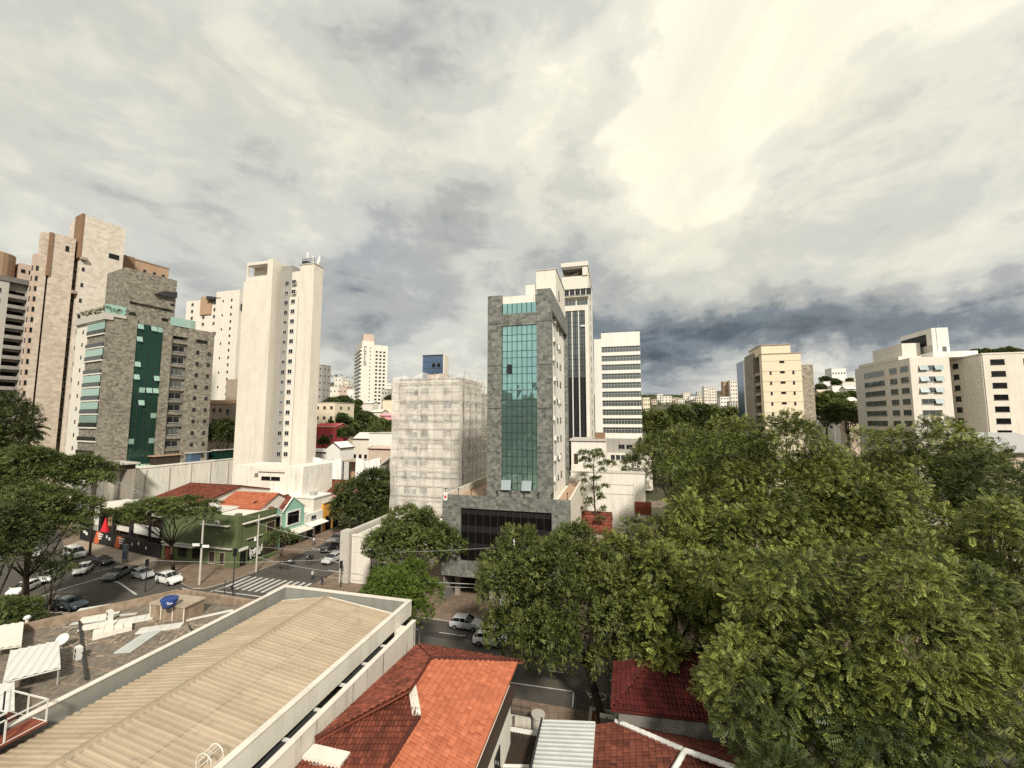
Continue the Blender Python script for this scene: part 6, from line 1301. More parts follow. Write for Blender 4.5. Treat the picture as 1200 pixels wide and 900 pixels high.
# rooftop cage with the black condenser and the hoop ladder
p = G(-14, 862, 9.9); t = thing('condenser_cage', 'white railed platform with rusty floor carrying a boxy black condenser', 'rooftop unit', (p.x, p.y, 9.75), -AG)
MB().box(-1.6, 1.5, -1.7, 1.5, 0, .12).build('platform', 'brick_red', t); q = MB()
for x, y in ((-1.55, -1.65), (1.45, -1.65), (1.45, 1.45), (-1.55, 1.45), (1.45, -.1), (-.05, 1.45)): q.beam((x, y, 0), (x, y, 1.25), .06, .06)
for z in (1.22, .1): q.beam((-1.6, -1.65, z), (1.5, -1.65, z), .06, .06); q.beam((1.45, -1.65, z), (1.45, 1.5, z), .06, .06); q.beam((-1.6, 1.45, z), (1.5, 1.45, z), .06, .06); q.beam((-1.55, -1.65, z), (-1.55, 1.45, z), .06, .06)
q.build('railing', 'white_metal', t); q = MB(); q.box(-.75, .6, -.9, .3, .14, 1.15); cond = q.build('condenser', 'black_paint', t)
q = MB(); q.box(-.78, .63, -.93, -.88, 1.1, 1.2); q.box(-.78, .63, .28, .33, 1.1, 1.2); q.box(-.78, -.73, -.88, .28, 1.1, 1.2); q.box(.58, .63, -.88, .28, 1.1, 1.2); q.beam((-.74, -.92, .14), (-.74, -.92, 1.1), .05, .05); q.beam((.61, -.92, .14), (.61, -.92, 1.1), .05, .05); q.build('condenser_frame', 'white_metal', cond)
q = MB(); q.tube((-.05, -.3, 1.14), (-.05, -.3, 1.17), .42, .42, 18); q.build('fan', 'dark_metal', cond); q = MB(); q.tube((-.9, .9, .1), (-.9, .9, 1.6), .04, .04, 6); q.tube((.1, 1.0, .1), (.1, 1.0, 1.4), .04, .04, 6); q.build('pipe', 'dark_metal', t)
p = G(245, 905, 9.3); t = thing('hoop_ladder', 'thin cream hooped ladder head standing on the metal roof by its parapet', 'ladder', (p.x, p.y, 9.1), -AG); q = MB()
for y in (-.3, .3):
    pts = [Vector((-.45, y, 0))]+[Vector((-.45+.45*(1-math.cos(a)), y, .8+.45*math.sin(a))) for a in np.linspace(0, math.pi, 9)]+[Vector((.45, y, -.2))]
    q.poly_tube(pts, [.025]*len(pts), 6)
for z in (.15, .45, .75): q.tube((-.45, -.3, z), (-.45, .3, z), .02, .02, 6); q.tube((.45, -.3, z), (.45, .3, z), .02, .02, 6)
q.build('hoop', 'warm_white', t); q = MB()
for x in (-.2, .05, .25): q.tube((x, -.3, 1.15), (x, .3, 1.15), .018, .018, 6)
q.build('rung', 'warm_white', t)

# flat roofed building with clutter, left of the metal roof
FZ = 6.2
fp = [GR(-31.5, 36.7), GR(-48.2, 37.1), GR(-54.2, 27.6), GR(-69, 4), GR(-69, -6), GR(-31.5, -6)]
t = thing('flat_roofed_building', 'low building with a weathered flat roof strewn with sheets and old units', 'building', (fp[1].x, fp[1].y, 0)); loc = Vector((fp[1].x, fp[1].y, 0))
P = [(p-loc) for p in fp]; q = MB(); q.prism([(p.x, p.y) for p in P], 0, FZ, 0, 1); q.build('wall', ['concrete', 'weathered_roof'], t)
q = MB()
for i in range(3):
    a, bq = P[i], P[i+1]; d = (bq-a).normalized(); nn = Vector((d.y, -d.x, 0)); nn = nn if nn.dot(-(a+bq)/2+P[5]*.5) > 0 else -nn; h = .75
    c = [a, bq+d*(.0 if i else .0), bq+nn*.42, a+nn*.42]; q.hexa([Vector((x.x, x.y, FZ-.5)) for x in c]+[Vector((x.x, x.y, FZ+h)) for x in c])
q.build('parapet', 'parapet_brown', t)
q = MB(); cuts = 26     # lapped old sheets give the roof its lines
for k in range(30): y = 1.2+k*1.15+.3*math.sin(k*5.1); a = GR(-31.7, y)-loc; bq = GR(-49.5-(33-y)*.45 if y > 8 else -60, y+1.2*math.sin(k*2.3))-loc; q.beam(a+Vector((0, 0, FZ+.015+.002*(k%3))), bq+Vector((0, 0, FZ+.015+.002*(k%3))), .07+.06*(k%3 == 0), .03)
for k in range(5): a = GR(-33-k*3.6, 4)-loc; bq = GR(-34.5-k*3.3, 33)-loc; q.beam(a+Vector((0, 0, FZ+.03)), bq+Vector((0, 0, FZ+.03)), .07, .05)
q.build('roof_seam', 'parapet_brown', t)
def onroof(name, label, cat, u, v, z=FZ, rz=0.0, group=None): p = G(u, v, z); return thing(name, label, cat, (p.x, p.y, z), rz, group)
t = onroof('tank_base', 'rusty brown masonry box with white corner strips on the flat roof', 'masonry box', 206, 722, rz=-AG+.05)
t.scale = (.74, .74, .9)
q = MB(); q.box(-2.7, 2.9, -1.3, 1.5, .012, 1.55); q.build('masonry', 'parapet_brown', t); MB().box(-2.85, 3.05, -1.45, 1.65, 1.55, 1.72).build('slab', 'pavement_pale', t)
for x in (-2.7, -.9, 1.0, 2.86): MB().box(x-.06, x+.06, -1.36, -1.31, .02, 1.54).build('corner_strip', 'warm_white', t)
t = onroof('water_tank', 'round blue plastic water tank with a white mark standing on the masonry box', 'water tank', 198, 711, FZ+1.56)
t.scale = (.7, .7, .72)
q = MB(); n = 22; prof = [(.0, .72), (.95, 1.0), (1.0, 1.06), (1.08, 1.06), (1.3, .75), (1.36, .3), (1.42, .28)]
for (z0, r0), (z1, r1) in zip(prof, prof[1:]): q.tube((0, 0, z0), (0, 0, z1), r0, r1, n, caps=(z0 == 0 or z1 == 1.42))
tk = q.build('tank', 'blue_plastic', t, True); d = (Vector((0, 0, 0))-Vector((t.location.x, t.location.y, 0))).normalized(); sd = Vector((-d.y, d.x, 0)); q = MB()
for k in range(7):       # white lettering mark, too small to read
    a = (k-2)*.085; r = .95; p = (d*math.cos(a)+sd*math.sin(a))*r; w = sd*.03; q.hexa([p-w+Vector((0, 0, .58)), p+w+Vector((0, 0, .58)), p+w-d*.06+Vector((0, 0, .58)), p-w-d*.06+Vector((0, 0, .58)), p-w+Vector((0, 0, .58+.14+.05*(k % 2))), p+w+Vector((0, 0, .72)), p+w-d*.06+Vector((0, 0, .72)), p-w-d*.06+Vector((0, 0, .72))])
q.build('lettering', 'clean_white', tk)
sheets = [(113, 716, 3.0, 1.5, .5, 'white_metal', .25, 'topmost white sheet of the leaning pile beside the old condenser'), (116, 725, 2.8, 1.3, .5, 'warm_white', .15, 'middle white sheet of the leaning pile beside the old condenser'), (115, 734, 2.5, 1.2, .45, 'warm_white', .1, 'lowest white sheet of the leaning pile beside the old condenser'), (132, 742, 2.6, 1.3, .75, 'warm_white', .5, 'cream box lid lying alone between the two condensers'),
  (159, 727, 2.8, 1.4, .55, 'white_metal', .12, 'white sheet lying just left of the masonry box'), (168, 749, 1.3, 4.6, .12, 'sheet_pale', .08, 'pale bluish sheet lying lengthwise towards the metal roof'), (188, 737, 3.4, 1.1, .35, 'white_metal', .1, 'long white sheet in front of the masonry box'), (108, 729, 3.2, .5, .3, 'sheet_pale', .06, 'narrow pale strip at the edge of the pile'), (95, 722, 4.2, .35, .45, 'warm_white', .12, 'thin white batten lying along the brown parapet'), (140, 722, 3.0, .3, .25, 'light_grey', .1, 'thin grey batten behind the loose sheets'), (245, 722, 4.0, .3, .6, 'white_metal', .1, 'white batten lying beside the metal roof parapet')]
for u, v, w, l, rz, m, h, lb in sheets:
    p = G(u, v, FZ); q = MB(); R = random.Random(int(u)); q.hexa([(-w/2, -l/2, .03), (w/2, -l/2, .03), (w/2, l/2, .03), (-w/2, l/2, .03), (-w/2, -l/2, .05+h), (w/2, -l/2, .05+h*.7), (w/2, l/2, .05+h*.8), (-w/2, l/2, .05+h*.9)])
    for k in range(1, 4): x = -w/2+w*k/4; q.box(x-.03, x+.03, -l/2+.02, l/2-.02, h*.6, .07+h*1.0) if l > .6 else None
    o = q.build('roof_sheet', m); o.location = (p.x, p.y, FZ); o.rotation_euler = (0, 0, rz); tag(o, lb, 'metal sheet', 'loose sheets on the flat roof')
R = random.Random(77); q = MB()
for k in range(170):     # loose grit, broken tile and timber bits
    u, v = R.choice(((R.gauss(150, 45), R.gauss(735, 14)), (R.gauss(215, 22), R.gauss(738, 5)), (R.gauss(110, 30), R.gauss(745, 12))))
    p = G(u, v, FZ)
    if p.dot(E2) > -32.2 or v < 712: continue
    a = R.uniform(0, 3.1); d = Vector((math.cos(a), math.sin(a), 0)); w = R.uniform(.05, .5); q.beam(p-d*w+Vector((0, 0, .05)), p+d*w+Vector((0, 0, .05)), R.uniform(.04, .16), R.uniform(.03, .1))
tag(q.build('debris', 'pavement_pale'), kind='stuff')
def canopy(label, px, z, m):
    P = [G(u, v, z+k) for (u, v), k in zip(px, (0, 0, .12, .12))]; c = sum(P, Vector())/4; t = thing('sheet_canopy', label, 'canopy', (c.x, c.y, FZ), 0, 'white sheet canopies on the flat roof'); Q = [p-Vector((c.x, c.y, FZ)) for p in P]
    q = MB(); under(q, Q, .08); ribs(q, [p+Vector((0, 0, .02)) for p in Q], .5, .06, None, 0, 6, shape='trap'); q.build('sheet', m, t)
    q = MB()
    for p in Q: q.beam(p*.94+Vector((0, 0, -p.z*.94)), p*.94+Vector((0, 0, -.1+p.z*.06)), .08, .08)
    q.build('post', 'grey_metal', t)
canopy('large white sheet canopy on short posts beside the satellite dish', [(3, 800), (71, 783), (69, 751), (12, 763)], FZ+1.2, 'white_metal')
canopy('smaller pale sheet canopy close to the parapet at the far left', [(-14, 762), (25, 757), (28, 729), (-5, 734)], FZ+1.0, 'warm_white')
canopy('white canopy cut by the left edge of the picture', [(-50, 850), (17, 833), (17, 800), (-40, 806)], FZ+1.1, 'white_metal')
t = onroof('satellite_dish', 'white satellite dish on a short mast beside the large sheet canopy', 'satellite dish', 72, 760)
t.scale = (.58, .58, .62)
MB().tube((0, 0, 0), (0, 0, 1.0), .05, .05, 8).build('mast', 'grey_metal', t); q = MB(); dd = Vector((.25, -.75, .62)).normalized(); a = dd.orthogonal().normalized(); c = dd.cross(a); rings = [(0, -.16), (.3, -.12), (.58, -.03), (.75, .06)]; n = 20
for (r0, h0), (r1, h1) in zip(rings, rings[1:]):
    for k in range(n):
        f = lambda r, h, kk: dd*h+(a*math.cos(2*math.pi*kk/n)+c*math.sin(2*math.pi*kk/n))*r+Vector((0, 0, 1.25))
        q.face([f(r0, h0, k), f(r1, h1, k), f(r1, h1, k+1), f(r0, h0, k+1)])
dsh = q.build('dish', 'white_metal', t, True); MB().tube(Vector((0, 0, 1.2))+dd*-.1, Vector((0, 0, 1.0))+dd*.6, .02, .02, 6).build('feed_arm', 'grey_metal', dsh)
for u, v, lb in ((91, 773, 'white condenser unit beside the dark roof pipe'), (128, 728, 'white condenser unit at the end of the leaning sheet pile')):
    t = onroof('condenser_unit', lb, 'air conditioner', u, v, rz=-.5, group='condenser units on the flat roof'); t.scale = (.7, .7, .82); q = MB(); q.box(-.5, .5, -.25, .25, .1, 1.25, 0); q.box(-.42, -.3, -.2, .2, 0, .1, 0); q.box(.3, .42, -.2, .2, 0, .1, 0); cs = q.build('casing', 'white_metal', t)
    for z in (.4, .9): q = MB(); q.tube((-.05, -.255, z), (-.05, -.27, z), .2, .2, 16); q.build('fan', 'dark_metal', cs)
q = MB(); q.poly_tube([G(93, 728, FZ+.25), G(97, 765, FZ+.2), G(101, 796, FZ+.25)], [.09, .09, .09], 8); q.poly_tube([G(97, 765, FZ+.2), G(97, 765, FZ+.7)], [.07, .07], 8); tag(q.build('roof_pipe', 'dark_metal'), 'dark pipe running straight across the flat roof', 'pipe')
q = MB(); q.poly_tube([G(221, 733, FZ+.1), G(226, 742, FZ+.6)], [.06, .06], 8); q.poly_tube([G(226, 742, FZ+.6), G(231, 746, FZ+.2)], [.06, .06], 8); tag(q.build('roof_pipe', 'dark_metal'), 'short dark bent pipe right of the masonry box', 'pipe')
t = onroof('vent_cowl', 'bulbous white vent cowl on the corner of the brown parapet', 'vent', 31, 733, FZ+.2); t.scale = (.55, .55, .6); q = MB(); q.tube((0, 0, 0), (0, 0, .9), .22, .22, 12); q.build('pipe', 'warm_white', t); q = MB(); q.tube((0, 0, .9), (0, 0, 1.15), .22, .55, 14); q.tube((0, 0, 1.15), (0, 0, 1.5), .55, .3, 14); q.build('cowl', 'clean_white', t, True)

# red tiled house
ze, zr = 7.2, 8.9
SE = -7.85; TE = 32.5; SW = -16.5; eB = GR(SE, TE, ze); sR = -13.2
P0, N0 = plane3(GR(SE, 30, ze), GR(SE, 10, ze), GR(sR, 20, zr))
R1, R2, R3, BL = RP(505, 773, P0, N0), RP(481, 808, P0, N0), RP(491, 843, P0, N0), RP(446, 915, P0, N0)
tM = R3.dot(E1); Mm = GR(SE, tM, ze); Ce = GR(SE, BL.dot(E1)-3, ze); BL2 = BL+(R3-BL).normalized()*-3.0
house_t = thing('tiled_house', 'house with bright orange new tiles on one slope and dark old tiles on the others', 'house', GR(-16, 6), -AG); M4 = house_t.matrix_basis.copy()
def hl(p): c, s = math.cos(AG), math.sin(AG); q = Vector(p)-GR(-16, 6); return Vector((q.dot(E2), q.dot(E1), q.z))
def roofpart(name, polys, m, per, course, seed, shape='tile', amp=.07, lift=.05):
    q = MB(); R = random.Random(seed)
    for P in polys: P = [hl(p) for p in P]; under(q, P, .16); ribs(q, [p+Vector((0, 0, .05)) for p in P], per, amp, course, lift, 5, R, shape=shape)
    return q.build(name, m, house_t)
roofpart('new_tile_roof', [[Mm, GR(SE, TE-.2, ze), R1, R2, R3], [Ce, Mm, R3, BL2]], 'tile_new', .245, .37, 3)
Ae = GR(SW, TE, 7.25); E_ = RP(369, 868, GR(SW, 20, 7.2), E2)
Pu, Nu = plane3(E_, Ae, R1); R2u = RP(481, 808, Pu, Nu)
Pl, Nl = R2, (Vector((0, 0, 1))-E1*.17).normalized(); E_l = RP(369, 868, Pl, Nl); R3l, BLl, K1 = RP(491, 843, Pl, Nl), RP(446, 915, Pl, Nl), RP(316, 915, Pl, Nl)
roofpart('old_tile_roof', [[E_, Ae, R1, R2u], [K1, BLl, R3l, R2, E_l]], 'tile_old', .225, .36, 4)
roofpart('front_tile_roof', [[GR(SE+.4, TE+.2, 7.15), Ae+E1*.2, R1+Vector((0, 0, .02))]], 'tile_old', .225, .36, 6)
for a, bq in ((R1, R2), (R1, eB), (E_, R2), (R3, BL2)):
    q = MB()
    a, bq = hl(a), hl(bq); L = (bq-a).length; d = (bq-a).normalized(); n = int(L/.42)
    for k in range(n): q.tube(a+d*(k*.42)+Vector((0, 0, .10)), a+d*(k*.42+.45)+Vector((0, 0, .15)), .13, .11, 8)
    q.build('ridge_tiles', 'tile_old', house_t)
q = MB(); q.beam(hl(R2)+Vector((.1, 0, .2)), hl(R3)+Vector((-.15, 0, .2)), .5, .12); q.build('flashing', 'mould_white', house_t)
q = MB(); p = hl(RP(362, 888, Pl, Nl)); q.box(p.x-.2, p.x+2.1, p.y-.25, p.y+.6, p.z-.1, p.z+.25); q.build('flashing', 'warm_white', house_t)
MB().box(.3, 8.2, -8, 24.0, 0, 4.6).box(7.9, 8.2, -8, 24.0, 4.6, 6.95).box(.3, 7.9, 23.7, 24, 4.6, 6.95).build('wall', 'warm_white', house_t)
for y, z in ((20, 3.6), (16, 3.6), (20, .9)): put_window(1.2, 1.4, 'black', 'window', house_t, (8.2, y, z), math.pi/2)
MB().box(8.2, 8.75, -8, 24, 6.95, 7.0).build('eave_board', 'dark_brown', house_t)

# yard, carport and the roofs at the lower middle
t = thing('yard_wall', 'low front wall with a round cap pillar and spiked railing beside the pale sheet roof', 'wall', GR(-9.9, 35.8), -AG)
MB().box(0, 2.4, -.12, .12, 0, .9).build('wall', 'mould_white', t); q = MB()
for k in range(16): x = .1+k*.15; q.tube((x, 0, .9), (x, 0, 1.75), .014, .014, 5); q.tube((x, 0, 1.75), (x, 0, 1.9), .03, .002, 5)
q.beam((0, 0, 1.05), (2.4, 0, 1.05), .03, .04); q.beam((0, 0, 1.65), (2.4, 0, 1.65), .03, .04); q.build('railing', 'dark_metal', t)
q = MB(); q.tube((3.0, 0, 0), (3.0, 0, 1.25), .5, .5, 20); q.tube((3.0, 0, 1.25), (3.0, 0, 1.4), .58, .58, 20); q.build('pillar', 'light_grey', t)
def plane_thing(name, label, cat, poly, m, per, amp, course=None, shape='trap', base=0.0, posts=True, K=6, seed=1, lift=.04):
    P = [Vector(p) for p in poly]; c = sum(P, Vector())/len(P); t = thing(name, label, cat, (c.x, c.y, base)); sh = Vector((c.x, c.y, base)); Q = [p-sh for p in P]
    q = MB(); under(q, Q, .12); ribs(q, [p+Vector((0, 0, .03)) for p in Q], per, amp, course, lift, K, random.Random(seed), shape=shape); q.build('roof', m, t); q = MB()
    if posts:
        for p in Q: q.beam((p.x*.95, p.y*.95, 0), (p.x*.95, p.y*.95, p.z-.12), .12, .12)
        q.build('post', 'grey_metal', t)
    return t, sh
t, sh = plane_thing('carport', 'dark streaked carport roof framed by white beams beside the tiled house', 'carport', [G(570, 912, 2.8), G(618, 912, 2.8), G(630, 861, 3.1), G(593, 855, 3.1)], 'dark_brown', .22, .03)
q = MB(); f = lambda u, v, z: G(u, v, z)-sh; q.beam(f(590, 853, 3.2), f(632, 860, 3.2), .25, .18); q.beam(f(575, 897, 3.0), f(620, 898, 3.0), .14, .12); q.build('beam', 'clean_white', t)
plane_thing('sheet_roof', 'pale ribbed metal roof between the carport and the brown tiles', 'roof', [G(619, 915, 4.2), G(635, 843.5, 4.2), G(698, 847, 4.7), G(693, 915, 4.7)], 'sheet_pale', .36, .05)
q = MB(); q.beam(G(619, 915, 4.3), G(635, 843, 4.3), .12, .3); tag(q.build('gutter', 'dark_metal'), 'dark gutter along the left edge of the pale ribbed roof', 'gutter')
zE, zR = 4.5, 5.9
Pq, Nq = plane3(G(692, 915, zE), G(698, 849, zE), G(805, 883, zR))
poly = [G(692, 915, zE), G(698, 849, zE), RP(722, 847, Pq, Nq), RP(803, 882, Pq, Nq), RP(784, 915, Pq, Nq)]
brown_t, sh = plane_thing('tiled_roof_house', 'brown tiled hipped roof with whitewashed ridge caps at the bottom edge', 'house', poly, 'tile_dark', .27, .07, .4, 'tile', 0, False, 5, 5, .05)
c = [p-sh for p in poly]; ap, fr = c[3], c[2]
P2, N2 = plane3(poly[2], poly[3], G(880, 880, 4.4)); pr = [RP(905, 930, P2, N2), RP(862, 872, P2, N2), RP(722, 847, P2, N2), RP(803, 882, P2, N2), RP(868, 905, P2, N2)]
q = MB(); Q = [p-sh for p in pr]; under(q, Q, .12); ribs(q, [p+Vector((0, 0, .03)) for p in Q], .27, .07, .4, .05, 5, random.Random(8), shape='tile'); q.build('roof', 'tile_dark', brown_t)
P3, N3 = plane3(poly[3], poly[4], G(868, 905, 5.2)); q = MB(); Q = [p-sh for p in (RP(784, 925, P3, N3), RP(880, 925, P3, N3), RP(868, 905, P3, N3), RP(803, 882, P3, N3))]; under(q, Q, .12); ribs(q, [p+Vector((0, 0, .03)) for p in Q], .27, .07, .4, .05, 5, random.Random(9), shape='tile'); q.build('roof', 'tile_dark', brown_t)
q = MB()
for a, bq in ((poly[2], poly[3]), (poly[3], RP(868, 905, P2, N2)), (poly[3], poly[4])):
    a, bq = a-sh, bq-sh; d = (bq-a).normalized(); L = (bq-a).length
    for k in range(int(L/.45)): q.tube(a+d*(k*.45)+Vector((0, 0, .10)), a+d*(k*.45+.47)+Vector((0, 0, .14)), .17, .15, 8)
q.build('ridge_caps', 'clean_white', brown_t)
q = MB(); base = [p-sh for p in (G(694, 915, 4.2), G(699, 850, 4.2), G(850, 873, 4.0), G(895, 925, 4.0))]; q.prism([(p.x*.97, p.y*.97) for p in base], 0, 4.2); q.build('wall', 'mould_white', brown_t)
t = thing('boundary_wall', 'low coped wall with a gutter between the brown roof and the wine red roof', 'wall', G(708, 845, 3)*1.0-Vector((0, 0, 3))); o0 = Vector((t.location.x, t.location.y, 0)); q = MB(); a, bq = G(703, 839, 3.4)-o0, G(868, 868, 3.4)-o0; q.beam(a-Vector((0, 0, 1.7)), bq-Vector((0, 0, 1.7)), .22, 3.4); q.build('wall', 'dark_concrete', t); q = MB(); q.beam(a+Vector((0, 0, .06)), bq+Vector((0, 0, .06)), .4, .1); q.build('coping', 'mould_white', t)
zE = 6.0
a0, a1, a2 = G(716, 832, zE), G(719, 776, zE), G(842, 846, zE)
Pw, Nw = plane3(a0, a2, G(775, 772, 7.6)); apx, apx2 = RP(768, 772, Pw, Nw), RP(880, 760, Pw, Nw)
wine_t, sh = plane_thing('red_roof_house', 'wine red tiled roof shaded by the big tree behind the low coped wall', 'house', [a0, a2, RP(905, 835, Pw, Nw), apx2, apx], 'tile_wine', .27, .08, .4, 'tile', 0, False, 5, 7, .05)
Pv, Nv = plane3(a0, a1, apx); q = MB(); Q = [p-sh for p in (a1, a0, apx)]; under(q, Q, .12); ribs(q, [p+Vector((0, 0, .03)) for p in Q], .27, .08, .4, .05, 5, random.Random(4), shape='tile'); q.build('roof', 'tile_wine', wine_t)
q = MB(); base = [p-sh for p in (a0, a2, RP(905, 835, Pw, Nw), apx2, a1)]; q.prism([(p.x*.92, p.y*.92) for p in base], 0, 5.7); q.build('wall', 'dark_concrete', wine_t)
# ------------------------------------------------------------------ trees
def at3(u, v, Y): return Vector(((u-600)/FPX*(Y*CT+(ZV(v, Y)-CAMZ)*ST), Y, ZV(v, Y)))
NEAR = 'street trees on the right'
def TR(label, u, v, Y, r, n, size, style, leaf, seed, base=None, **k):
    c = at3(u, v, Y); b = base if base is not None else Vector((c.x, c.y, T(c.x, c.y))); return tree(label, b, c, r, n, size, style, leaf, seed, **k)
# the street tree before the green tower
b = G(707, 853); b.z = .1
TR('rounded street tree with fine leaves overhanging the road before the green tower', 660, 703, 40, (8.6, 6.8, 7.8), 25000, .37, 'small', 'leaf_small', 3, b, nl=34, trunk_r=.36, fork=.5, rf=(.20, .33), low=-.8, shell=(.74, 1.05))
# the great trees filling the right side
TR('tallest feathery tree in the middle of the right hand mass', 905, 596, 46, (13.2, 9, 11.0), 25000, .56, 'frond', 'leaf_frond', 11, nl=34, trunk_r=.6, rf=(.16, .27), low=-.55, shell=(.78, 1.06))
TR('broad feathery tree in front of the grey office block', 1085, 580, 50, (12, 8, 10), 17000, .58, 'frond', 'leaf_frond', 12, nl=30, trunk_r=.55, rf=(.16, .27), low=-.55, shell=(.78, 1.06))
TR('feathery tree with pale leaf tips next to the rounded street tree', 790, 690, 40, (7.4, 6, 9.0), 11500, .56, 'frond', 'leaf_frond', 13, nl=22, trunk_r=.4, rf=(.16, .27), low=-.55, shell=(.78, 1.06))
TR('nearest feathery tree spreading over the lower right corner', 1040, 792, 25, (11.2, 6, 8.2), 25000, .45, 'frond', 'leaf_frond', 14, nl=36, trunk_r=.55, rf=(.16, .27), low=-.55, shell=(.78, 1.06))
TR('feathery tree cut by the right edge of the picture', 1205, 690, 31, (7, 6, 8.5), 6500, .62, 'frond', 'leaf_frond', 15, nl=22, trunk_r=.45, rf=(.16, .27), low=-.55, shell=(.78, 1.06))
TR('feathery tree behind the wine red roof with bare lower limbs', 900, 735, 32, (6.4, 4.4, 6.4), 6500, .58, 'frond', 'leaf_frond', 16, nl=22, trunk_r=.35, rf=(.16, .27), low=-.55, shell=(.78, 1.06))
TR('feathery tree filling the gap between the rounded street tree and the wine red roof', 792, 730, 36, (5.6, 4.2, 5.2), 7500, .56, 'frond', 'leaf_frond', 41, nl=22, trunk_r=.3, rf=(.18, .30), low=-.9, shell=(.7, 1.06))
TR('feathery tree closing the gap before the grey office block', 1005, 612, 42, (8.2, 5, 7.0), 8500, .6, 'frond', 'leaf_frond', 42, nl=24, trunk_r=.4, rf=(.18, .30), low=-.7, shell=(.7, 1.06))
TR('feathery tree low in the middle of the right hand mass', 885, 645, 40, (6.2, 4.5, 6.0), 7000, .58, 'frond', 'leaf_frond', 43, nl=22, trunk_r=.3, rf=(.18, .30), low=-.8, shell=(.7, 1.06))
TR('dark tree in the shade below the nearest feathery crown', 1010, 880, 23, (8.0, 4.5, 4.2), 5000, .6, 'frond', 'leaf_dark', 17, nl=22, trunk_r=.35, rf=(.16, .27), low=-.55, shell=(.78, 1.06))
TR('dark dense tree right of the cream blank wall', 787, 552, 86, (10.0, 6, 8.6), 5200, .62, 'small', 'leaf_small', 18, nl=18, trunk_r=.4)
TR('light green tree crown between the dark dense tree and the tall feathery one', 842, 560, 62, (7.5, 7, 6.2), 4200, .62, 'small', 'leaf_bright', 19, nl=16, trunk_r=.4)
TR('dark tree at the far right below the pale annex', 1168, 612, 42, (5.5, 5, 6), 4000, .6, 'frond', 'leaf_dark', 20, nl=16, trunk_r=.35)
# trees along the side street and the square
b = G(484, 690); TR('dark tree between the grey corner building and the netting', 484, 640, 58.5, (6.4, 5, 4.7), 7000, .5, 'small', 'leaf_olive', 21, Vector((-14.6, 58.5, .1)), nl=18, trunk_r=.3, low=-.4)
TR('small bright green tree on the pavement beside the metal roof', 463, 706, 42.5, (3.9, 3.2, 3.7), 6500, .34, 'small', 'leaf_bright', 22, Vector((-11.4, 42.3, .1)), nl=16, trunk_r=.16, low=-.5)
TR('wide dark tree in front of the wrapped block', 426, 594, 92, (7.6, 6, 7.0), 6500, .62, 'small', 'leaf_dark', 23, nl=20, trunk_r=.35, low=-.5)
TR('dark rear tree joined to the wide one before the wrapped block', 452, 580, 98, (6.0, 5, 6.0), 3500, .62, 'small', 'leaf_dark', 24, nl=14, trunk_r=.3)
def sparse_tree():
    b = at3(697, 617, 72); z0 = 0; t = thing('young_tree', 'thin sparse young tree standing before the blank cream wall', 'tree', (b.x, b.y, 0)); H_ = ZV(527, 72); R = random.Random(9); mb = MB()
    mb.poly_tube([(0, 0, 0), (.2, 0, H_*.4), (-.1, 0, H_*.7), (.1, 0, H_*.97)], [.22, .17, .11, .04], 8); L = []
    for k in range(26):
        z = H_*(.40+.58*k/26); a = k*2.4; l = R.uniform(1.2, 3.2)*(1.15-.5*k/26); e = Vector((math.cos(a)*l, math.sin(a)*l*.8, z+R.uniform(.2, .8))); mb.poly_tube([(0, 0, z-.4), e*.5+Vector((0, 0, z*.5)), e], [.05, .035, .015], 5); rr = R.uniform(.45, .8) if k < 21 else R.uniform(.9, 1.5); L.append((e.x, e.y, e.z, rr*1.2, rr, rr*.6))
    mb.build('trunk', 'trunk_bark', t); put(crown_mesh('crown', L, 1500, .42, 'small', 'leaf_olive', 7), 'crown', t, (0, 0, 0))
sparse_tree()
LEFT = 'trees at the left edge'
def flat_tree(label, u, v, Y, r, n, size, leaf, seed, base=None, **k): return TR(label, u, v, Y, r, n, size, 'small', leaf, seed, base, rf=(.22, .38), flat=.75, low=-.3, **k)
flat_tree('flat topped tree over the orange panels of the shop fence', 196, 600, 65.5, (8.0, 5, 3.1), 4200, .46, 'leaf_olive', 31, G(203, 672)+Vector((0, 0, .14)), nl=18, trunk_r=.24, bark='trunk_bark', limbs=13, shell=(.5, 1.05))
flat_tree('layered flat crowned tree below the pale stone tower', 44, 560, 60, (8.4, 6, 5.0), 11000, .46, 'leaf_olive', 32, nl=26, trunk_r=.35)
flat_tree('lower layered tree spreading over the parked cars at the left', 38, 610, 54, (7.4, 5, 4.7), 8500, .42, 'leaf_olive', 33, nl=22, trunk_r=.3)
TR('dark tree at the left edge beneath the grey tower', 2, 522, 75, (5.4, 5, 8.5), 4500, .55, 'small', 'leaf_dark', 34, nl=16, trunk_r=.3)
TR('dark drooping tree above the left edge of the flat roof', -2, 645, 47, (4.0, 3.6, 4.4), 4200, .38, 'small', 'leaf_dark', 35, nl=16, trunk_r=.25)
TR('small thin street tree between the parked white cars', 62, 668, 52, (2.6, 2.4, 2.2), 700, .34, 'small', 'leaf_olive', 36, nl=12, trunk_r=.13, shell=(.3, 1.1))
TR('bushy tree in the corner where the brown parapet leaves the picture', 8, 727, 42, (3.0, 2.6, 2.2), 2000, .36, 'small', 'leaf_olive', 37, Vector((-52.5, 43, .1)), nl=12, trunk_r=.15)
TR('dark tree in front of the brown rendered block', 259, 512, 128, (5.2, 5, 6.0), 2400, .7, 'small', 'leaf_dark', 38, nl=12, trunk_r=.3)
TR('small bush with dry leaves before the teal house', 330, 631, 73, (2.6, 2.2, 2.0), 900, .36, 'small', 'leaf_olive', 39, nl=9, trunk_r=.1)
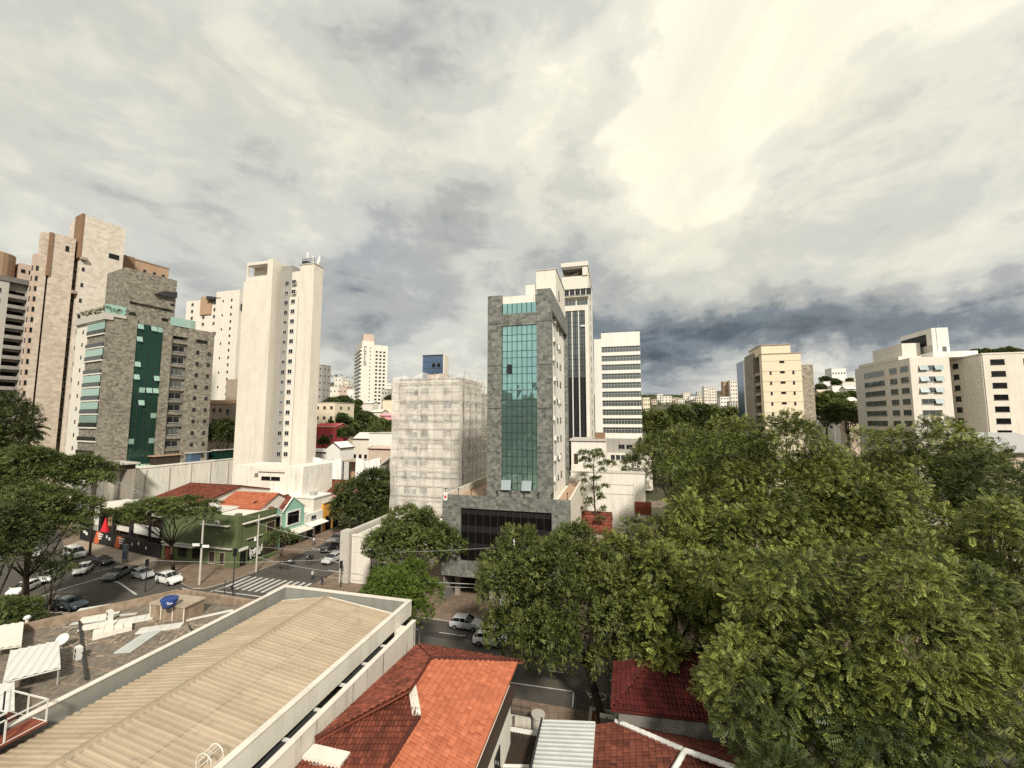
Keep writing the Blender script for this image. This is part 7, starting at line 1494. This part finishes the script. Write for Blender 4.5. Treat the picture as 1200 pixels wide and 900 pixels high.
def palm():
    c = at3(33, 506, 82); t = thing('palm_tree', 'palm with drooping fronds against the pale stone tower', 'palm', (c.x, c.y, 0)); mb = MB(); mb.poly_tube([(0, 0, 0), (.15, 0, c.z*.5), (0, 0, c.z)], [.26, .2, .17], 9); mb.build('trunk', 'pale_bark', t)
    R = np.random.RandomState(3); V = []; Tn = []
    for k in range(22):
        a = k*2.4; el = R.uniform(.1, 1.1); L = R.uniform(2.8, 3.8); p = np.array((0, 0, c.z)); d = np.array((math.cos(a)*math.cos(el), math.sin(a)*math.cos(el), math.sin(el)))
        for i in range(9):
            s = i/9; q = p+d*L/9; d = d-np.array((0, 0, .2)); d /= np.linalg.norm(d); sd = np.cross(d, (0, 0, 1)); sd /= np.linalg.norm(sd)
            for sg in (-1, 1): V.append([p, q, q+sd*sg*.5*(1-s*.6)+d*.3-np.array((0, 0, .2)), p+sd*sg*.45*(1-s*.5)+d*.2-np.array((0, 0, .2))]); Tn.append(R.uniform(.1, .7))
            p = q
    put(quads_mesh('fronds', np.array(V), np.array(Tn), 'leaf_olive'), 'fronds', t, (0, 0, 0))
palm()
# middle distance trees: prototypes copied, every copy a tree of its own
def proto(leaf, seed, n): return tree('tree', (0, 0, 0), (0, 0, 9.5), (6, 6, 5.2), n, .95, 'mass', leaf, seed, nl=16, trunk_r=.35, name='park_tree')
protos = [proto('leaf_dark', 61, 1500), proto('leaf_small', 62, 1500), proto('leaf_bright', 63, 1300), proto('leaf_olive', 64, 1300)]
used = set()
def far_tree(label, u, v, Y, w, kind, group):
    """v: row of the top; w: crown width in photo pixels"""
    rad = w*Y/FPX/2; sc = rad/6.3; c = HP(u, Y); g = T(c.x, c.y); top = ZV(v, Y); zb = max(g-1, top-15.2*sc)
    o = protos[kind] if kind not in used else copy_tree(protos[kind]); used.add(kind); o.location = (c.x, c.y, min(zb, top-15.2*sc) if top-15.2*sc > g else top-15.2*sc); o.rotation_euler = (0, 0, (u*7.3) % 6.28); o.scale = (sc, sc, sc); o['label'] = label; o['group'] = group
KN = ['dark', 'mid green', 'bright green', 'olive']
G1 = 'park trees between the banded office and the cream block'
for u, v, Y, w, k, lb in [(764, 482, 150, 40, 1, 'leftmost tree touching the banded office'), (792, 476, 190, 40, 3, 'second tree from the banded office'), (822, 474, 210, 44, 0, 'third tree from the banded office, under the twin far towers'), (850, 478, 200, 40, 1, 'tree in front of the brown striped tower'), (868, 490, 160, 30, 3, 'last tree before the blue flank'), (806, 498, 125, 52, 1, 'lower front tree in the middle of the park'), (842, 505, 118, 56, 0, 'low dark spreading tree in front of the park'), (776, 508, 112, 46, 2, 'lower front tree beside the grey base of the banded office'), (868, 512, 105, 36, 2, 'lower front tree at the foot of the blue flank'), (830, 488, 160, 50, 3, 'central tree of the park behind the low dark one')]: far_tree(KN[k]+' '+lb, u, v, Y, w, k, G1)
G2 = 'trees on the right hillside'
for u, v, Y, w, k, lb in [(968, 462, 150, 46, 1, 'tree peeping over the big crowns beside the cream block'), (992, 470, 140, 44, 3, 'tree at the left corner of the grey office'), (970, 441, 330, 12, 0, 'small round tree on the skyline left of the white hilltop block'), (981, 443.5, 300, 14, 0, 'small tree just below the white hilltop block'), (999, 443, 320, 9, 1, 'tiny tree right of the white hilltop block'), (974, 458, 240, 22, 0, 'tree between the long roofs of the hillside'), (1000, 458, 230, 18, 0, 'tree by the red roof on the hillside'), (965, 450, 280, 13, 1, 'tree next to the stone wing on the hillside'), (988, 461, 210, 20, 3, 'tree among the lowest hillside houses')]: far_tree(KN[k]+' '+lb, u, v, Y, w, k, G2)
for i, u in enumerate((1152, 1163, 1176, 1188, 1199)): far_tree(KN[i % 2]+[' first skyline tree from the roof slab above the right office', ' second skyline tree above the right office', ' middle skyline tree above the right office', ' fourth skyline tree above the right office', ' skyline tree at the right picture edge'][i], u, 409-(i == 3)*2, 420, 18, i % 2, 'trees on the skyline at the right')
G3 = 'trees in the left valley'
for u, v, Y, w, k, lb in [(388, 466, 230, 26, 0, 'tree right behind the yellow block'), (402, 464, 250, 26, 0, 'tree below the long white block of the far slope'), (412, 474, 220, 28, 1, 'tree in the middle of the valley slope'), (428, 482, 210, 28, 0, 'tree under the foot of the slender far tower'), (398, 484, 190, 26, 0, 'tree beside the red walled house'), (444, 490, 200, 28, 3, 'tree below the pink house half hidden'), (457, 492, 190, 22, 1, 'tree touching the upper netting edge'), (418, 494, 180, 28, 0, 'low front tree above the brown pavilion'), (418, 468, 320, 14, 0, 'small tree at the root of the slender tower'), (456, 463, 320, 12, 0, 'small tree right of the slender tower'), (380, 512, 160, 14, 3, 'bush in front of the red walled house'), (437, 500, 170, 22, 3, 'tree over the boxy white house'), (405, 500, 165, 20, 0, 'tree beside the white gabled cottage'), (407, 488, 200, 24, 1, 'tree halfway up the valley slope')]: far_tree(KN[k]+' '+lb, u, v, Y, w, k, G3)
# far woods that read as one mass
V = []; Tn = []; R = np.random.RandomState(17); tq, tt = spray('mass')
for k in range(9000):
    az = R.uniform(-.95, 1.05); Y = 260+1500*R.rand()**1.5; x = math.tan(az)*Y; s = 3.0+Y/300.0; z = T(x, Y); p = np.array((x, Y, z+s*.5))
    if R.rand() < .45 and Y < 900: continue
    V.append(tq*s*np.array((1, 1, .8))+p); Tn.append(np.clip(tt*.6+R.uniform(0, .5), 0, 1))
me = quads_mesh('woods', np.concatenate(V), np.concatenate(Tn), 'leaf_dark'); o = bpy.data.objects.new('woods', me); COL.objects.link(o); tag(o, 'far green woods spread over the slopes behind the city', 'woods', kind='stuff')

# ------------------------------------------------------------------ vehicles
GL = 'cars on the left avenue'; GC = 'cars on the side street'; GS = 'cars on the street below the green tower'
def C_(label, kind, paint, u, v, h, g, **k): car(label, kind, paint, G(u, v)+Vector((0, 0, .012)), h, g, **k)
C_('white hatchback with a dark windscreen alone at the left edge below the layered tree', 'hatch', 'car_white', 27, 694, 165, GL)
C_('white hatchback facing the flat roof, in front of the black car', 'hatch', 'car_white', 97, 671, 150, GL)
C_('cream white van parked by the pale paving', 'van', 'car_white', 87, 653, 115, GL, name='parked_van', cat='van')
C_('black car beside the pale paving', 'sedan', 'car_black', 119, 661, 110, GL)
C_('grey pickup with its bed towards the fence, beside the street totem', 'pickup', 'car_grey', 139, 676, 170, GL, name='pickup_truck', cat='pickup')
C_('silver hatchback tucked behind the white sport utility car', 'hatch', 'car_silver', 167, 677, 115, GL)
C_('white sport utility car at the corner nearest the blue tank', 'suv', 'car_white', 198, 683, 112, GL)
C_('silver car in the shade of the layered tree, highest on the left', 'sedan', 'car_silver', 38, 652, 130, GL)
C_('grey car half covered by the thin street tree', 'hatch', 'car_silver', 58, 680, 150, GL)
C_('dark car in the shade beyond the brown parapet', 'sedan', 'car_black', 66, 713, 100, GL)
C_('blue grey car half behind the brown parapet', 'hatch', 'car_bluegrey', 82, 713, 100, GL)
C_('silver car nearest in the queue by the grey corner building', 'sedan', 'car_silver', 390, 658, 194, GC)
C_('black car second in the queue by the grey corner building', 'hatch', 'car_black', 386, 645, 194, GC)
C_('dark car deepest in the queue by the grey corner building', 'suv', 'car_grey', 395, 635, 194, GC)
C_('silver hatchback parked along the far kerb below the stone steps', 'hatch', 'car_silver', 546, 736, 104, GS)
C_('white car driving half under the rounded street tree', 'hatch', 'car_white', 575, 755, 104, GS)
C_('white car parked under the rounded street tree behind the silver hatchback', 'sedan', 'car_white', 600, 745, 104, GS)
C_('red car glimpsed under the rounded street tree near the far kerb', 'hatch', 'car_white', 640, 752, 104, GS) if False else None
def motorbike(label, u, v, h, paint, group):
    p = G(u, v); t = thing('motorcycle', label, 'motorcycle', (p.x, p.y, .012), math.radians(90-h), group)
    for x in (-.65, .68):
        q = MB(); n = 16
        for k in range(n): a, c = 2*math.pi*k/n, 2*math.pi*(k+1)/n; q.tube((math.cos(a)*.27, 0, math.sin(a)*.27), (math.cos(c)*.27, 0, math.sin(c)*.27), .05, .05, 6)
        q.tube((0, -.06, 0), (0, .06, 0), .05, .05, 8)
        for k in range(6): a = math.pi*k/3; q.tube((0, 0, 0), (math.cos(a)*.26, 0, math.sin(a)*.26), .012, .012, 4)
        q.build('wheel', 'rubber', t, loc=(x, 0, .31))
    q = MB(); q.poly_tube([(-.65, 0, .32), (-.2, 0, .5), (.35, 0, .8), (.55, 0, .72)], [.05, .09, .06, .04], 8); q.tube((.5, -.06, .85), (.68, -.06, .31), .03, .03, 6); q.tube((.5, .06, .85), (.68, .06, .31), .03, .03, 6); q.box(-.2, .2, -.12, .12, .25, .55); q.tube((-.5, -.14, .3), (.1, -.14, .3), .04, .04, 6); q.build('frame', 'dark_metal', t)
    q = MB(); q.hexa([(-.05, -.1, .7), (.4, -.12, .75), (.4, .12, .75), (-.05, .1, .7), (0, -.12, .9), (.38, -.09, .98), (.38, .09, .98), (0, .12, .9)]); q.build('fuel_tank', paint, t); q = MB(); q.hexa([(-.75, -.1, .78), (0, -.13, .7), (0, .13, .7), (-.75, .1, .78), (-.8, -.1, .88), (0, -.12, .82), (0, .12, .82), (-.8, .1, .88)]); q.build('seat', 'rubber', t)
    q = MB(); q.tube((.42, -.36, 1.05), (.48, 0, 1.0), .02, .02, 6); q.tube((.42, .36, 1.05), (.48, 0, 1.0), .02, .02, 6); q.build('handlebar', 'dark_metal', t); MB().tube((.55, 0, .88), (.66, 0, .86), .1, .08, 10).build('headlight', 'lamp_clear', t)
motorbike('white motorcycle waiting at the side street junction', 341, 662, 200, 'car_white', 'motorcycles at the junction'); motorbike('black motorcycle just behind the white one at the side street junction', 363, 657, 200, 'car_black', 'motorcycles at the junction')

# ------------------------------------------------------------------ people, poles, signs, wires
PG = 'people on the pavements'
pv = Vector((0, 0, .14))
person('person in a white top walking on the pavement before the orange shop', G(367.5, 640)+pv, 200, 'walk', 'shirt_white', 'jeans', PG); person('person in dark clothes standing by the grey corner building', G(377, 687)+pv, 30, 'stand', 'shirt_dark', 'jeans', PG); person('person in a dark top and brown trousers walking beside the grey corner building', G(381.5, 686)+pv, 60, 'walk', 'shirt_dark', 'taupe', PG)
person('person in white crossing on the striped crossing', G(366, 680), 90, 'walk', 'shirt_white', 'shirt_dark', PG)
def pole(name, label, u, v, vtop, r, m, arms=(), rz=0.0, cat='pole', lamp=None):
    p = G(u, v); p.z = .1; t = thing(name, label, cat, p, rz); h = ZV(vtop, p.y)-.1; q = MB(); q.tube((0, 0, 0), (0, 0, h), r, r*.7, 10); q.build('post', m, t)
    for z, l, nm, mm in arms: MB().box(-l, l, -.06, .06, h*z-.12, h*z+.12).build(nm, mm, t)
    return t, h
t, h = pole('street_pole', 'white concrete pole with a crossed street name plate before the green shop', 233.5, 686, 598, .16, 'light_grey'); 
MB().box(-1.35, -.2, -.22, -.18, h*.52, h*.52+.42).build('street_sign', 'clean_white', t); MB().box(.2, 1.3, -.22, -.18, h*.50, h*.50+.42).build('street_sign', 'clean_white', t); MB().box(-.2, .2, -.24, -.17, h*.5, h*.55).build('clamp', 'dark_metal', t); MB().tube((0, 0, h*.97), (1.2, -.4, h*1.0), .03, .03, 6).build('bracket', 'grey_metal', t)
t, h = pole('street_pole', 'white concrete pole with a small lamp halfway up, beside the mural', 300, 671, 603, .14, 'light_grey'); MB().tube((-.3, -.2, h*.55), (-.3, -.2, h*.55+.5), .2, .16, 10).build('lamp', 'clean_white', t)
t, h = pole('utility_pole', 'tall dark wooden pole in front of the podium wall at the left', 105, 650, 541, .2, 'trunk_bark', ((.93, 1.1, 'crossarm', 'trunk_bark'),))
t, h = pole('utility_pole', 'white topped pole rising before the black window of the green tower', 602.5, 735, 628, .17, 'clean_white')
t, h = pole('utility_pole', 'dark pole beside the trunk of the rounded street tree', 713, 838, 712, .2, 'dark_concrete', ((.95, 1.0, 'crossarm', 'dark_metal'),))
t, h = pole('traffic_signal', 'thin dark signal post on the near side of the crossing', 272.5, 699, 642, .09, 'dark_metal', cat='traffic light'); MB().box(-.18, .18, -.2, .12, h-1.2, h-.1).build('signal_head', 'black_paint', t); MB().box(-.25, .05, -.3, -.1, .9, 1.5).build('control_box', 'dark_metal', t)
t, h = pole('traffic_signal', 'signal post with a dark head standing by the pavement near the grey corner building', 399, 689, 657, .08, 'dark_metal', cat='traffic light'); MB().box(-.18, .18, -.2, .12, h-1.1, h-.05).build('signal_head', 'black_paint', t); q = MB(); q.tube((0, 0, h*.92), (-3.8, 1.2, h*.98), .05, .04, 6); q.build('arm', 'grey_metal', t)
t, h = pole('street_post', 'short leaning dark post by the signal near the crossing', 263, 697, 680, .07, 'dark_metal')
t, h = pole('street_post', 'slim pale post below the bright green tree', 491, 762, 742, .05, 'light_grey')
t, h = pole('traffic_signal', 'signal post in the middle of the square before the white sport utility car', 170, 694, 655, .08, 'dark_metal', cat='traffic light'); MB().box(-.16, .16, -.2, .1, h-1.0, h-.05).build('signal_head', 'black_paint', t)
p = G(146, 660); t = thing('advertising_totem', 'dark upright totem with a pale picture beside the pickup', 'sign', (p.x, p.y, .14), -.4); MB().box(-.7, .7, -.15, .15, 0, 3.2).build('casing', 'dark_concrete', t); MB().box(-.55, .55, -.17, -.152, .7, 3.0).build('panel', 'glass_panel', t)
q = MB(); p = G(157, 668); o = q.box(-.6, .6, -.2, .2, .45, .52).box(-.5, -.4, -.2, .2, 0, .45).box(.4, .5, -.2, .2, 0, .45).build('bench', 'dark_brown'); o.location = (p.x, p.y, .14); tag(o, 'small dark bench on the pale paving behind the silver hatchback', 'bench')
p = G(686, 853); t = thing('tree_planter', 'square masonry planter round the foot of the rounded street tree', 'planter', (G(707, 853).x, G(707, 853).y, .14), -AG); MB().box(-1.2, 1.2, -1.2, -.95, 0, .6).box(-1.2, 1.2, .95, 1.2, 0, .6).box(-1.2, -.95, -.95, .95, 0, .6).box(.95, 1.2, -.95, .95, 0, .6).build('rim', 'mould_white', t); MB().box(-.95, .95, -.95, .95, 0, .45).build('earth', 'soil', t)
def wire(label, a, b, sag, r=.03):
    a, b = Vector(a), Vector(b); pts = [a.lerp(b, k/16)-Vector((0, 0, sag*4*(k/16)*(1-k/16))) for k in range(17)]; q = MB(); q.poly_tube(pts, [r]*17, 5); tag(q.build('overhead_cable', 'grey_metal'), label, 'cable', 'overhead cables')
wa, wb = at3(398, 648, 54), at3(592, 690, 47.5)
wire('upper thick cable crossing in front of the steps of the green tower', at3(385, 668, 60), at3(600, 686, 48), .4, .05); wire('lower cable of the pair crossing in front of the steps', at3(385, 676, 60), at3(600, 689, 48), .4, .04); wire('thin cable crossing the front of the grey corner building', at3(300, 640, 64), at3(600, 640, 49), .8, .02)
wire('cable running along the green shop wall to the street', at3(150, 655, 70), at3(400, 655, 64), .5, .03); wire('cable from the lamp pole to the junction', at3(300, 652, 68), at3(420, 672, 60), .5, .03)
wire('low cable from the mural pole across the crossing', at3(300, 612, 70), at3(405, 636, 67), .5, .025); wire('thin cable above the square towards the flat topped tree', at3(105, 560, 80), at3(300, 606, 70), .9, .02); wire('thin cable passing over the pavement of the teal house', at3(300, 606, 70), at3(372, 596, 96), .6, .02)
wire('cable from the tall dark pole to the white name plate pole', at3(107, 548, 78), at3(234, 600, 66), .7, .025)
q = MB()
